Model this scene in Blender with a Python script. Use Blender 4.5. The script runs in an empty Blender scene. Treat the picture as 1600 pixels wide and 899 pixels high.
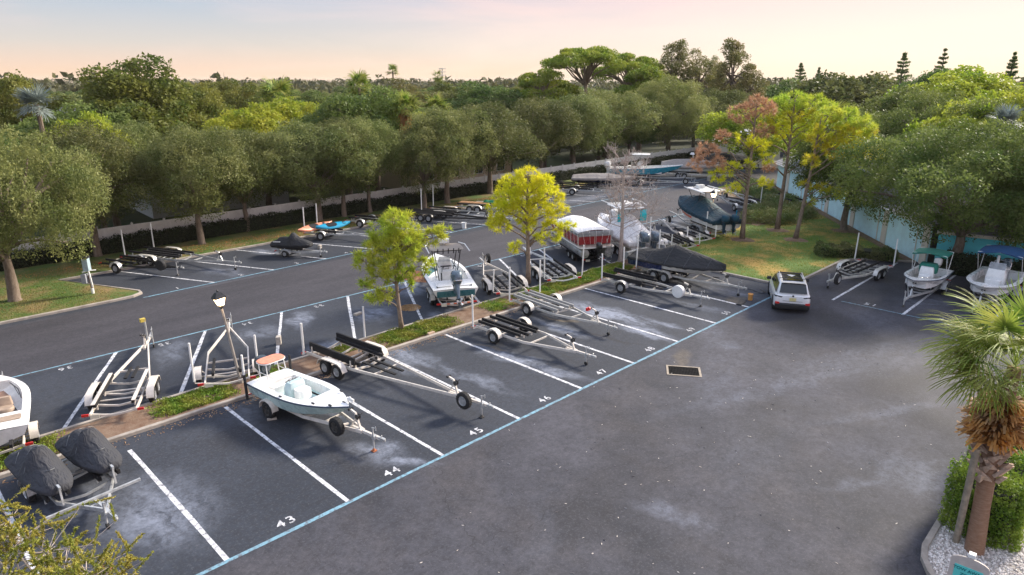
import bpy, math, random
import numpy as np
from mathutils import Vector, Matrix
R = math.radians
scn = bpy.context.scene
col = scn.collection
random.seed(7)

# ---------------------------------------------------------------- camera
cam = bpy.data.cameras.new('camera'); camo = bpy.data.objects.new('camera', cam); col.objects.link(camo)
camo.location = (-5.278, -15.763, 12.06)
camo.rotation_euler = (math.pi/2 - 0.29725, 0, -0.78766)
cam.sensor_width = 36; cam.lens = 23.772; cam.clip_end = 6000; cam.clip_start = 0.1
scn.camera = camo
# ---------------------------------------------------------------- render / exposure
scn.render.engine = 'CYCLES'
scn.view_settings.view_transform = 'Standard'; scn.view_settings.look = 'None'
scn.view_settings.exposure = 0.82; scn.view_settings.gamma = 1

# ---------------------------------------------------------------- node helper
class NT:
    def __init__(s, tree): s.t = tree; s.n = tree.nodes; s.l = tree.links
    def node(s, typ, **kw):
        n = s.n.new(typ)
        for k, v in kw.items():
            if k.startswith('i_'):
                key = k[2:]; key = int(key) if key.isdigit() else key.replace('_', ' ')
                if hasattr(v, 'is_output'): s.l.new(v, n.inputs[key])
                else: n.inputs[key].default_value = v
            else: setattr(n, k, v)
        return n
    def math(s, op, a, b=0.0, c=0.0, clamp=False):
        n = s.n.new('ShaderNodeMath'); n.operation = op; n.use_clamp = clamp
        for i, v in enumerate((a, b, c)):
            if hasattr(v, 'is_output'): s.l.new(v, n.inputs[i])
            else: n.inputs[i].default_value = v
        return n.outputs[0]
    def mix(s, f, a, b, blend='MIX'):
        n = s.n.new('ShaderNodeMix'); n.data_type = 'RGBA'; n.blend_type = blend
        for k, v in ((0, f), (6, a), (7, b)):
            if hasattr(v, 'is_output'): s.l.new(v, n.inputs[k])
            else: n.inputs[k].default_value = (v if k == 0 else (*v, 1) if len(v) == 3 else v)
        return n.outputs[2]
    def noise(s, vec, scale, detail=4, rough=.6, dist=0.0):
        n = s.node('ShaderNodeTexNoise'); n.inputs['Scale'].default_value = scale; n.inputs['Detail'].default_value = detail
        n.inputs['Roughness'].default_value = rough; n.inputs['Distortion'].default_value = dist
        if vec is not None: s.l.new(vec, n.inputs['Vector'])
        return n.outputs['Fac']
    def rng(s, v, a, b, c=0.0, d=1.0, smooth=False):
        n = s.node('ShaderNodeMapRange'); s.l.new(v, n.inputs[0])
        if smooth: n.interpolation_type = 'SMOOTHSTEP'
        for i, q in enumerate((a, b, c, d)): n.inputs[i+1].default_value = q
        return n.outputs[0]
    def mapping(s, vec, loc=(0, 0, 0), rot=(0, 0, 0), scale=(1, 1, 1), typ='POINT'):
        n = s.node('ShaderNodeMapping', vector_type=typ); s.l.new(vec, n.inputs[0])
        n.inputs[1].default_value = loc; n.inputs[2].default_value = rot; n.inputs[3].default_value = scale
        return n.outputs[0]

# ---------------------------------------------------------------- world: dusk sky
SUN_EL, SUN_AZ = R(30), 1.75          # azimuth clockwise from +Y
w = bpy.data.worlds.new('World'); scn.world = w; w.use_nodes = True
nt = NT(w.node_tree); nt.n.clear()
tc = nt.node('ShaderNodeTexCoord').outputs['Generated']
sep = nt.node('ShaderNodeSeparateXYZ'); nt.l.new(tc, sep.inputs[0])
sky = nt.node('ShaderNodeTexSky', sky_type='NISHITA', sun_disc=False, sun_elevation=SUN_EL, sun_rotation=SUN_AZ)
nish = nt.node('ShaderNodeMix', data_type='RGBA', blend_type='MULTIPLY'); nish.inputs[0].default_value = 1
nt.l.new(sky.outputs[0], nish.inputs[6]); nish.inputs[7].default_value = (.10, .10, .10, 1)
def ramp(stops):
    r = nt.node('ShaderNodeValToRGB'); nt.l.new(sep.outputs[2], r.inputs[0]); e = r.color_ramp.elements
    while len(e) < len(stops): e.new(.5)
    for q, (p_, c_) in zip(e, stops): q.position = p_; q.color = (*c_, 1)
    return r.outputs[0]
left = ramp([(0, (.74, .50, .33)), (.02, (.66, .49, .39)), (.045, (.52, .47, .44)), (.12, (.29, .38, .50)), (.3, (.40, .49, .66)), (1, (.66, .76, 1.0))])
right = ramp([(0, (.82, .66, .50)), (.03, (.78, .65, .55)), (.07, (.76, .58, .52)), (.12, (.74, .49, .47)), (.3, (.64, .54, .60)), (1, (.66, .76, 1.0))])
dt = nt.node('ShaderNodeVectorMath', operation='DOT_PRODUCT'); nt.l.new(tc, dt.inputs[0]); dt.inputs[1].default_value = (.705, -.709, 0)
cl = nt.noise(nt.mapping(tc, scale=(1.5, 1.5, 9)), 2.2, 5, .55, .6)
side = nt.math('ADD', dt.outputs['Value'], nt.math('MULTIPLY', nt.math('SUBTRACT', cl, .5), .7))
grad = nt.mix(nt.rng(side, -.45, .40, smooth=True), left, right)
grad = nt.mix(nt.rng(cl, .52, .75, 0, .18), grad, (.72, .54, .50))
skyc = nt.mix(.12, grad, nish.outputs[2])
bg = nt.node('ShaderNodeBackground'); nt.l.new(skyc, bg.inputs[0]); bg.inputs[1].default_value = 0.86
out = nt.node('ShaderNodeOutputWorld'); nt.l.new(bg.outputs[0], out.inputs[0])
# ---------------------------------------------------------------- sun (soft, low, warm)
sl = bpy.data.lights.new('sun', 'SUN'); sl.energy = 4.6; sl.angle = R(11); sl.color = (1, .90, .76)
so = bpy.data.objects.new('sun', sl); col.objects.link(so)
so.rotation_euler = (math.pi/2 - SUN_EL, 0, -SUN_AZ + math.pi)   # low evening sun, from beyond the lot on the right

# ---------------------------------------------------------------- materials
MC = {}
def mat(name, c, rough=.6, metal=0.0, var=.12, scale=6.0, bump=0.0, bscale=None, spec=.5, coat=0.0, bd=.02, emit=None, alpha=1.0, world=False, stretch=(1, 1, 1), c2=None, lo=.35, hi=.65, vary=0.0):
    if name in MC: return MC[name]
    m = bpy.data.materials.new(name); m.use_nodes = True; MC[name] = m
    t = NT(m.node_tree); b = m.node_tree.nodes['Principled BSDF']
    if world: v = t.node('ShaderNodeNewGeometry').outputs['Position']
    else: v = t.node('ShaderNodeTexCoord').outputs['Object']
    v = t.mapping(v, scale=stretch)
    f = t.rng(t.noise(v, scale, 5, .65), lo, hi)
    if c2 is None: a_ = tuple(x*(1-var) for x in c); b_ = tuple(min(1, x*(1+var*.6)) for x in c)
    else: a_, b_ = c, c2
    cc = t.mix(f, a_, b_)
    if vary:
        oi = t.node('ShaderNodeObjectInfo')
        hs = t.node('ShaderNodeHueSaturation'); t.l.new(cc, hs.inputs['Color'])
        t.l.new(t.rng(oi.outputs['Random'], 0, 1, 1-vary, 1+vary), hs.inputs['Value']); cc = hs.outputs[0]
    t.l.new(cc, b.inputs['Base Color'])
    b.inputs['Roughness'].default_value = rough; b.inputs['Metallic'].default_value = metal
    b.inputs['Specular IOR Level'].default_value = spec; b.inputs['Coat Weight'].default_value = coat
    t.l.new(t.rng(f, 0, 1, max(0, rough-.08), min(1, rough+.1)), b.inputs['Roughness'])
    if bump:
        bp = t.node('ShaderNodeBump'); bp.inputs['Strength'].default_value = bump; bp.inputs['Distance'].default_value = bd
        t.l.new(t.noise(v, bscale or scale*4, 4 if bd == .02 else 2, .7 if bd == .02 else .45, 0 if bd == .02 else .6), bp.inputs['Height']); t.l.new(bp.outputs[0], b.inputs['Normal'])
    if emit: b.inputs['Emission Color'].default_value = (*emit[:3], 1); b.inputs['Emission Strength'].default_value = emit[3]
    if alpha < 1: b.inputs['Alpha'].default_value = alpha
    return m
def leafmat(name, c1, c2, c3=None, trans=.35, rough=.55, vary=.18, clump=.5):
    if name in MC: return MC[name]
    m = bpy.data.materials.new(name); m.use_nodes = True; MC[name] = m
    t = NT(m.node_tree); b = m.node_tree.nodes['Principled BSDF']; o = m.node_tree.nodes['Material Output']
    g = t.node('ShaderNodeNewGeometry'); r = g.outputs['Random Per Island']
    cc = t.mix(r, c1, c2)
    tcn = t.node('ShaderNodeTexCoord').outputs['Object']
    f = t.rng(t.noise(tcn, clump, 3, .6), .4, .62)
    if c3: cc = t.mix(f, cc, c3)
    oi = t.node('ShaderNodeObjectInfo'); hs = t.node('ShaderNodeHueSaturation'); t.l.new(cc, hs.inputs['Color'])
    t.l.new(t.rng(oi.outputs['Random'], 0, 1, 1-vary, 1+vary), hs.inputs['Value'])
    t.l.new(t.rng(t.math('FRACT', t.math('MULTIPLY', oi.outputs['Random'], 7.3)), 0, 1, .485, .51), hs.inputs['Hue'])
    t.l.new(hs.outputs[0], b.inputs['Base Color']); b.inputs['Roughness'].default_value = rough; b.inputs['Specular IOR Level'].default_value = .25
    tr = t.node('ShaderNodeBsdfTranslucent'); t.l.new(hs.outputs[0], tr.inputs[0])
    mx = t.node('ShaderNodeMixShader'); mx.inputs[0].default_value = trans
    t.l.new(b.outputs[0], mx.inputs[1]); t.l.new(tr.outputs[0], mx.inputs[2]); t.l.new(mx.outputs[0], o.inputs[0])
    return m

galv = mat('galvanised', (.55, .56, .56), .42, .55, .22, 9)
alum = mat('aluminium', (.62, .60, .56), .45, .35, .16, 7)
cream = mat('white_paint_metal', (.66, .61, .55), .45, 0, .15, 5)
blackm = mat('black_metal', (.025, .025, .028), .4, .2, .3, 6)
carpet = mat('black_carpet', (.012, .012, .014), .95, 0, .4, 20, bump=.3)
greybunk = mat('grey_bunk', (.30, .30, .30), .8, 0, .2, 12)
rubber = mat('rubber', (.018, .018, .019), .85, 0, .3, 12, bump=.2)
rimm = mat('rim_metal', (.55, .56, .57), .35, .6, .2, 8)
rimdark = mat('rim_dark', (.08, .075, .07), .5, .4, .3, 12)
pvc = mat('white_pvc', (.80, .80, .78), .45, 0, .08, 3)
redl = mat('red_lens', (.55, .02, .02), .25, 0, .1, 4)
orangel = mat('orange_tape', (.75, .16, .07), .4, 0, .1, 4)
gel = mat('white_gelcoat', (.80, .80, .79), .28, 0, .07, 2.5, coat=.3)
geldirty = mat('weathered_gelcoat', (.75, .74, .71), .38, 0, .14, 3.5)
pale = mat('pale_green_gelcoat', (.46, .60, .58), .28, 0, .08, 2.5, coat=.3)
tealg = mat('teal_gelcoat', (.03, .36, .50), .25, 0, .08, 2, coat=.4)
floorm = mat('cockpit_floor', (.50, .48, .44), .7, 0, .2, 8)
floort = mat('aqua_floor', (.42, .58, .56), .6, 0, .1, 5)
rail = mat('black_rail', (.03, .03, .035), .4, 0, .2, 5)
navyrail = mat('navy_rail', (.03, .05, .09), .4, 0, .2, 5)
chrome = mat('stainless', (.65, .66, .68), .22, .9, .1, 5)
cowl = mat('grey_cowling', (.10, .14, .18), .25, .3, .25, 3, coat=.4)
cowlb = mat('black_cowling', (.018, .02, .024), .3, 0, .2, 3, coat=.3)
glass = mat('dark_glass', (.012, .018, .022), .08, 0, .2, 2, spec=.7)
clear = mat('clear_vinyl', (.42, .45, .48), .18, 0, .25, 3, alpha=.55)
tan = mat('tan_vinyl', (.36, .27, .20), .55, 0, .15, 6)
brownv = mat('brown_vinyl', (.22, .13, .09), .6, 0, .2, 6)
aqua = mat('aqua_cushion', (.48, .62, .64), .5, 0, .08, 4)
orange = mat('orange_top', (.72, .27, .17), .5, 0, .2, 6)
kblue = mat('blue_plastic', (.01, .30, .50), .35, 0, .1, 4)
korange = mat('coral_plastic', (.68, .26, .16), .4, 0, .12, 4)
cblack = mat('black_canvas', (.022, .023, .026), .8, 0, .25, 4, bump=.9, bscale=3.2, bd=.10, stretch=(1, 2.2, 1))
ccharcoal = mat('charcoal_canvas', (.038, .040, .048), .85, 0, .2, 4, bump=.9, bscale=3.2, bd=.10, stretch=(1, 2.2, 1))
cnavy = mat('navy_canvas', (.005, .038, .062), .8, 0, .3, 3, bump=.9, bscale=3.2, bd=.10, stretch=(1, 2.2, 1))
cgrey = mat('grey_canvas', (.30, .27, .25), .9, 0, .15, 3, bump=.9, bscale=3.2, bd=.10, stretch=(1, 2.2, 1))
cmesh = mat('grey_mesh', (.20, .21, .22), .8, 0, .2, 5, bump=.9, bscale=3.2, bd=.10, stretch=(1, 2.2, 1))
cwhite = mat('white_canvas', (.78, .77, .77), .75, 0, .12, 3, bump=.9, bscale=3.2, bd=.10, stretch=(1, 2.2, 1))
cgreen = mat('green_canvas', (.01, .15, .11), .75, 0, .2, 4, bump=.4, bscale=5)
cblue = mat('blue_canvas', (.008, .06, .16), .75, 0, .2, 4, bump=.4, bscale=5)
towel = mat('turquoise_towel', (.02, .55, .62), .9, 0, .2, 8, bump=.4)
redp = mat('red_panel', (.26, .010, .016), .32, 0, .15, 3, coat=.3)
champ = mat('champagne_metal', (.52, .46, .40), .35, .3, .12, 3)
pontm = mat('pontoon_metal', (.50, .50, .50), .35, .7, .25, 3)
navyg = mat('navy_gelcoat', (.01, .02, .07), .25, 0, .1, 3, coat=.4)
carw = mat('white_car_paint', (.78, .79, .80), .22, 0, .03, 2, coat=.8)
plast = mat('black_plastic', (.02, .021, .023), .6, 0, .2, 6)
plate = mat('licence_plate', (.68, .66, .55), .4, 0, .2, 30)
conc = mat('concrete', (.42, .38, .33), .9, 0, .22, 9, bump=.5)
kerbm = mat('kerb_concrete', (.36, .32, .28), .9, 0, .28, 2.2, bump=.5, world=True)
soil = mat('mulch_soil', (.14, .075, .045), 1, 0, .4, 3, bump=1.0, bscale=14, world=True, c2=(.21, .145, .10))
grassm = mat('lawn', (.05, .10, .012), .95, 0, .3, .55, bump=1.0, bscale=9, world=True, c2=(.12, .155, .018), lo=.35, hi=.6)
barkm = mat('bark', (.13, .095, .07), .95, 0, .3, 9, bump=1.0, stretch=(1, 1, .35), c2=(.24, .19, .15))
barkp = mat('pine_bark', (.16, .115, .085), .95, 0, .3, 8, bump=1.0, stretch=(1, 1, .5), c2=(.30, .23, .18))
barkg = mat('grey_twigs', (.44, .37, .33), .9, 0, .25, 8, bump=.5)
paintw = None

# ---------------------------------------------------------------- mesh builder
def mesh_from(name, V, F, smooth=False):
    me = bpy.data.meshes.new(name); me.from_pydata(V, [], F); me.update()
    if smooth: me.polygons.foreach_set('use_smooth', [True]*len(me.polygons))
    return me
class MB:
    def __init__(s): s.v = []; s.f = []
    def add(s, V, F):
        o = len(s.v); s.v += [tuple(p) for p in V]; s.f += [tuple(i+o for i in f) for f in F]; return s
    def box(s, c, d, rz=0.0, ry=0.0, taper=1.0):
        x, y, z = d[0]/2, d[1]/2, d[2]/2; M_ = Matrix.Rotation(rz, 3, 'Z') @ Matrix.Rotation(ry, 3, 'Y'); P = []
        for sx, sy, sz in ((-1,-1,-1),(1,-1,-1),(1,1,-1),(-1,1,-1),(-1,-1,1),(1,-1,1),(1,1,1),(-1,1,1)):
            k = taper if sz > 0 else 1
            P.append(Vector(c) + M_ @ Vector((sx*x*k, sy*y*k, sz*z)))
        return s.add(P, [(0,3,2,1),(4,5,6,7),(0,1,5,4),(1,2,6,5),(2,3,7,6),(3,0,4,7)])
    def bar(s, a, b, w_, h, up=(0, 0, 1)):
        a, b = Vector(a), Vector(b); d = (b-a).normalized(); u = Vector(up)
        if abs(d.dot(u)) > .95: u = Vector((1, 0, 0))
        r = d.cross(u).normalized()*w_/2; u = r.cross(d).normalized()*h/2
        P = [a-r-u, a+r-u, a+r+u, a-r+u, b-r-u, b+r-u, b+r+u, b-r+u]
        return s.add(P, [(0,1,2,3),(4,7,6,5),(0,4,5,1),(1,5,6,2),(2,6,7,3),(3,7,4,0)])
    def path(s, pts, w_, h):
        for a, b in zip(pts[:-1], pts[1:]): s.bar(a, b, w_, h)
        return s
    def tube(s, pts, rad, n=8, cap=True):
        pts = [Vector(p) for p in pts]; rs = rad if isinstance(rad, (list, tuple)) else [rad]*len(pts); rings = []
        up = Vector((.13, .31, .94)).normalized()
        for i, p in enumerate(pts):
            d = (pts[min(i+1, len(pts)-1)] - pts[max(i-1, 0)]).normalized()
            a = d.cross(up)
            if a.length < .1: a = d.cross(Vector((1, 0, 0)))
            a.normalize(); b = d.cross(a)
            rings.append([p + (a*math.cos(2*math.pi*k/n) + b*math.sin(2*math.pi*k/n))*rs[i] for k in range(n)])
        return s.loft(rings, cap)
    def loft(s, rings, cap=True, closed=True):
        n = len(rings[0]); V = [p for r in rings for p in r]; F = []
        for i in range(len(rings)-1):
            for k in range(n if closed else n-1):
                k2 = (k+1) % n; F.append((i*n+k, i*n+k2, (i+1)*n+k2, (i+1)*n+k))
        if cap: F.append(tuple(range(n-1, -1, -1))); F.append(tuple((len(rings)-1)*n+k for k in range(n)))
        return s.add(V, F)
    def lathe(s, c, prof, axis='Y', n=16, cap=True):
        rings = []
        for (t_, r) in prof:
            ring = []
            for k in range(n):
                a = 2*math.pi*k/n; ca, sa = r*math.cos(a), r*math.sin(a)
                q = {'Y': (ca, t_, sa), 'Z': (ca, sa, t_), 'X': (t_, ca, sa)}[axis]
                ring.append(Vector(c)+Vector(q))
            rings.append(ring)
        return s.loft(rings, cap)
    def prism(s, poly, z0, z1):
        n = len(poly); V = [(x, y, z0) for x, y in poly] + [(x, y, z1) for x, y in poly]
        return s.add(V, [tuple(range(n-1, -1, -1)), tuple(range(n, 2*n))] + [(k, (k+1) % n, n+(k+1) % n, n+k) for k in range(n)])
    def xf(s, M_):
        s.v = [tuple(M_ @ Vector(p)) for p in s.v]; return s
    def build(s, name, m, parent=None, smooth=False, bevel=0.0):
        me = mesh_from(name, s.v, s.f, smooth); me.materials.append(m)
        o = bpy.data.objects.new(name, me); col.objects.link(o)
        if parent: o.parent = parent
        if smooth:
            me.set_sharp_from_angle(angle=R(42))
        if bevel:
            b = o.modifiers.new('bevel', 'BEVEL'); b.width = bevel; b.segments = 2; b.limit_method = 'ANGLE'; b.angle_limit = R(35)
        return o
def tag(o, label, cat, group=None, kind=None):
    if label: o['label'] = label
    if cat: o['category'] = cat
    if group: o['group'] = group
    if kind: o['kind'] = kind
    return o
def thing(name, label, cat, loc=(0, 0, 0), rz=0.0, group=None, kind=None):
    o = bpy.data.objects.new(name, None); col.objects.link(o); o.empty_display_size = .3
    o.location = loc if len(loc) == 3 else (*loc, 0); o.rotation_euler = (0, 0, rz)
    return tag(o, label, cat, group, kind)
def copy_tree(o, parent=None):
    c = o.copy(); col.objects.link(c)
    if parent: c.parent = parent
    for ch in list(o.children): copy_tree(ch, c)
    return c
def sheet(name, poly, z, m, parent=None, kind='structure'):
    me = mesh_from(name, [(x, y, z) for x, y in poly], [tuple(range(len(poly)))]); me.materials.append(m)
    o = bpy.data.objects.new(name, me); col.objects.link(o)
    if parent: o.parent = parent
    elif kind: o['kind'] = kind
    return o
# ================================================================ THE SETTING
# asphalt: one material, colour, wear and dried wash stains laid out in world metres
def asphalt():
    m = bpy.data.materials.new('asphalt'); m.use_nodes = True; t = NT(m.node_tree); b = m.node_tree.nodes['Principled BSDF']
    pos = t.node('ShaderNodeNewGeometry').outputs['Position']
    sp = t.node('ShaderNodeSeparateXYZ'); t.l.new(pos, sp.inputs[0]); x, y = sp.outputs[0], sp.outputs[1]
    big = t.noise(pos, .13, 5, .6, .5); fine = t.noise(pos, 3.6, 7, .82); grit = t.noise(pos, 11, 4, .85)
    med_ = t.noise(pos, .55, 7, .72, .2); c = t.mix(t.rng(t.math('ADD', t.math('MULTIPLY', big, .5), t.math('MULTIPLY', med_, .5)), .38, .62), (.026, .028, .037), (.076, .076, .092)); c = t.mix(t.rng(t.noise(pos, .21, 6, .7), .50, .68, 0, .22), c, (.12, .10, .09))
    # newer bluish asphalt inside the stalls
    def band(a, b_):
        return t.math('MULTIPLY', t.rng(y, a-.05, a+.05), t.rng(y, b_-.05, b_+.05, 1, 0))
    st = t.math('ADD', t.math('ADD', band(0, 9.2), band(10.7, 17.6)), band(25.6, 34))
    st = t.math('MULTIPLY', st, t.rng(x, 33.4, 33.6, 1, 0)) if False else st
    c = t.mix(t.math('MULTIPLY', st, 1, clamp=True), c, t.mix(t.rng(big, .35, .65), (.025, .031, .043), (.047, .055, .073)))
    # aisle
    ais = band(17.75, 25.3); c = t.mix(ais, c, t.mix(t.rng(t.noise(t.mapping(pos, scale=(.25, 1.2, 1)), .5, 5, .6), .35, .65), (.038, .037, .045), (.062, .059, .069)))
    # pale wash stains (x, y, rx, ry, rotation, strength)
    warp = t.node('ShaderNodeVectorMath', operation='ADD'); t.l.new(pos, warp.inputs[0])
    nv = t.node('ShaderNodeTexNoise'); nv.inputs['Scale'].default_value = .7; nv.inputs['Detail'].default_value = 4; t.l.new(pos, nv.inputs['Vector'])
    sc = t.node('ShaderNodeVectorMath', operation='MULTIPLY_ADD'); t.l.new(nv.outputs['Color'], sc.inputs[0]); sc.inputs[1].default_value = (1.6, 1.6, 0); sc.inputs[2].default_value = (-.8, -.8, 0)
    t.l.new(sc.outputs[0], warp.inputs[1]); wp = warp.outputs[0]
    tot = None
    def blobs(S, soft=1.25):
        tot = None
        for (sx, sy, rx, ry, rot, k) in S:
            v = t.mapping(wp, (sx, sy, 0), (0, 0, rot), (rx, ry, 1e6), 'TEXTURE')
            ln = t.node('ShaderNodeVectorMath', operation='LENGTH'); t.l.new(v, ln.inputs[0])
            f = t.rng(ln.outputs['Value'], .2, soft, k, 0, smooth=True)
            tot = f if tot is None else t.math('MAXIMUM', tot, f)
        return tot
    S1 = [(*(-0.50, 3.50), 1.5, 2.4, 0, .9), (*(-1.91, 5.81), 1.5, 1.2, 0, .6), (*(5.78, 1.82), .8, 1.3, .4, 1.2), (*(6.13, 0.67), .35, 1.3, .5, 1.0), (*(11.37, 7.78), 1.2, 2.4, 0, .95), (*(12.23, 3.97), .5, 2.6, .1, .7),
        (*(14.86, 4.28), .6, 2.6, .1, 1.1), (*(15.23, 1.90), .4, 1.8, .1, .9), (*(15.50, 9.55), 1.2, .9, 0, .8), (*(22.90, 4.95), .95, 3.2, 0, 1.3), (*(21.91, 1.82), .7, 1.8, 0, 1.2), (*(23.68, 2.03), .35, 1.4, 0, .9), (*(19.32, 5.06), .5, 2.2, 0, .8),
        (*(10.65, 15.79), .8, 1.6, -.5, 1.0), (*(9.94, 11.41), 1.5, .8, -.2, .7), (*(13.85, 14.03), 1.2, 1.6, -.5, .9), (*(18.18, 16.37), 1.3, 1.6, -.5, 1.0), (*(16.78, 11.09), 1.6, 1.0, 0, .9), (*(8.13, 15.64), 1.2, 1.2, 0, .55), (*(4.27, 15.97), .8, 2, -.5, .5), (*(16.56, 30.44), .9, 3, .4, .8), (*(11.73, 27.93), .9, 2, .4, .5),
        (*(31.04, 2.55), 1.0, 2.2, 0, .6), (*(27.36, 2.32), .5, 2.0, 0, .5), (*(51.55, 29.21), 5, 1.2, 0, .7), (*(46.43, 8.00), 2, 4, .5, .7), (*(5.95, 6.14), .3, 2.0, .3, .35), (*(3.99, 7.38), .5, 1.6, 0, .35), (*(37.37, -6.42), 2, 1.5, 0, .5), (*(47.75, 15.90), 2, 1, .3, .6), (*(23.27, -1.96), .8, .6, .5, .4)]
    S2 = [(*(9.93, -7.18), .45, 1.3, .2, .9), (*(10.06, -6.66), .5, .6, .2, .7), (*(21.01, -5.74), 7, .5, -.35, .55), (*(21.71, -9.67), 4, .35, -.5, .6), (*(25.73, -6.63), 6, .7, -.3, .4), (*(18.95, -3.66), 3.5, 1.2, .4, .35), (*(17.23, -12.45), 1.3, 2.6, 0, .8), (*(16.89, -11.09), 3.5, .25, -.5, .6),
        (*(27.57, -8.48), 3, 1.2, -.2, .4), (*(15.61, -6.96), 3.5, .9, .2, .3), (*(6.24, -5.29), 2.5, .4, .6, .2), (*(24.17, -0.45), 3, .6, .5, .4), (*(31.36, -4.99), 2, 2, 0, .3)]
    streak = t.noise(t.mapping(wp, scale=(2.2, .5, 1)), 1.0, 8, .66, .2)
    fs = t.noise(pos, 5.5, 8, .8, .2)
    w1 = t.math('MULTIPLY', blobs(S1), t.rng(t.math('ADD', t.math('MULTIPLY', streak, .72), t.math('MULTIPLY', fs, .28)), .36, .55))
    s2n = t.noise(t.mapping(wp, rot=(0, 0, .45), scale=(.45, 1.3, 1)), 1.1, 8, .7, .2)
    w2 = t.math('MULTIPLY', blobs(S2, 1.4), t.rng(t.math('ADD', t.math('MULTIPLY', s2n, .6), t.math('MULTIPLY', fs, .4)), .38, .64))
    c = t.mix(t.math('MULTIPLY', w1, .85, clamp=True), c, (.25, .28, .35))
    c = t.mix(t.math('MULTIPLY', w2, .8, clamp=True), c, (.19, .21, .27))
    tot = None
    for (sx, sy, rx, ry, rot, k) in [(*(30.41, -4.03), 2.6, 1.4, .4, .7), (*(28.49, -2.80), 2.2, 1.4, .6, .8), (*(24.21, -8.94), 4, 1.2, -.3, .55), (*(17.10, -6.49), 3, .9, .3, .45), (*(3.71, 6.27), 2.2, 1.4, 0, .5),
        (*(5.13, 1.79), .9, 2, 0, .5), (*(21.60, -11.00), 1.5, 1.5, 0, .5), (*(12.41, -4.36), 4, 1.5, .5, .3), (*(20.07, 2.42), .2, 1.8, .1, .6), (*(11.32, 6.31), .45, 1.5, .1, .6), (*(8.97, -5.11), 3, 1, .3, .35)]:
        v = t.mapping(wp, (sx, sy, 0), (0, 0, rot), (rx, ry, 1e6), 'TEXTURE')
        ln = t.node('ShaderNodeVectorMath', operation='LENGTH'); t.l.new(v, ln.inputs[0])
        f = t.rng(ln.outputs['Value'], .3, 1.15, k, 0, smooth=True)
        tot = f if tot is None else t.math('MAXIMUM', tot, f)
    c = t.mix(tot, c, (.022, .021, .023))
    # small rust and ochre marks
    tot = None
    for (sx, sy, rx, ry, rot, k) in [(*(15.03, 5.73), .25, 1.1, .3, .55), (*(20.41, 6.00), .25, 1.3, .3, .5), (*(29.86, 1.12), .8, .5, 0, .4), (*(3.70, 35.99), .6, .6, 0, .2), (*(20.29, -1.17), 1.6, .5, .6, .3)]:
        v = t.mapping(wp, (sx, sy, 0), (0, 0, rot), (rx, ry, 1e6), 'TEXTURE')
        ln = t.node('ShaderNodeVectorMath', operation='LENGTH'); t.l.new(v, ln.inputs[0])
        f = t.rng(ln.outputs['Value'], .3, 1.15, k, 0, smooth=True)
        tot = f if tot is None else t.math('MAXIMUM', tot, f)
    c = t.mix(tot, c, (.22, .17, .10))
    c = t.mix(t.rng(fine, .36, .58, .55, 0), c, (.018, .018, .021)); c = t.mix(t.rng(grit, .52, .72, 0, .40), c, (.16, .158, .172))
    # hairline cracks
    vo = t.node('ShaderNodeTexVoronoi', feature='DISTANCE_TO_EDGE'); t.l.new(wp, vo.inputs['Vector']); vo.inputs['Scale'].default_value = .11
    cr = t.rng(vo.outputs['Distance'], .0, .0014, .45, 0)
    cr = t.math('MULTIPLY', cr, t.rng(t.noise(pos, .2, 2), .47, .53))
    c = t.mix(cr, c, (.008, .008, .009))
    t.l.new(c, b.inputs['Base Color']); b.inputs['Specular IOR Level'].default_value = .35
    t.l.new(t.rng(big, .3, .7, .72, .9), b.inputs['Roughness'])
    bp = t.node('ShaderNodeBump'); bp.inputs['Strength'].default_value = .5; bp.inputs['Distance'].default_value = .012
    t.l.new(t.noise(pos, 22, 4, .8), bp.inputs['Height']); t.l.new(bp.outputs[0], b.inputs['Normal'])
    return m
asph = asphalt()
def paint(name, c, wear=.5):
    m = bpy.data.materials.new(name); m.use_nodes = True; t = NT(m.node_tree); b = m.node_tree.nodes['Principled BSDF']
    pos = t.node('ShaderNodeNewGeometry').outputs['Position']
    f = t.rng(t.noise(pos, 5, 6, .75), wear-.08, wear+.1, 1, 0); f2 = t.rng(t.noise(pos, .5, 3, .6), .35, .65, .8, 1.05)
    cc = t.mix(t.math('MULTIPLY', f, f2, clamp=True), (.10, .10, .115), c)
    t.l.new(cc, b.inputs['Base Color']); b.inputs['Roughness'].default_value = .7
    return m
pw = paint('white_road_paint', (.70, .71, .74), .54); pwt = paint('worn_white_paint', (.55, .56, .58), .52); pb = paint('blue_road_paint', (.19, .37, .47), .535); pbw = paint('worn_blue_paint', (.15, .29, .37), .5)

# ground to the horizon
grd = mat('woodland_floor', (.020, .026, .012), 1, 0, .3, .08, world=True, c2=(.05, .055, .022), bump=.6, bscale=2)
me = MB(); n = 24
for i in range(n):
    for j in range(n):
        pass
g = sheet('ground', [(-3000, -3000), (3500, -3000), (3500, 3500), (-3000, 3500)], -.03, grd)
lot = sheet('parking_lot', [(-45, -60), (33, -60), (60, -30), (60, 0), (95, 26), (140, 28), (140, 36), (90, 35.6), (-45, 34)], 0, asph)

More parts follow.
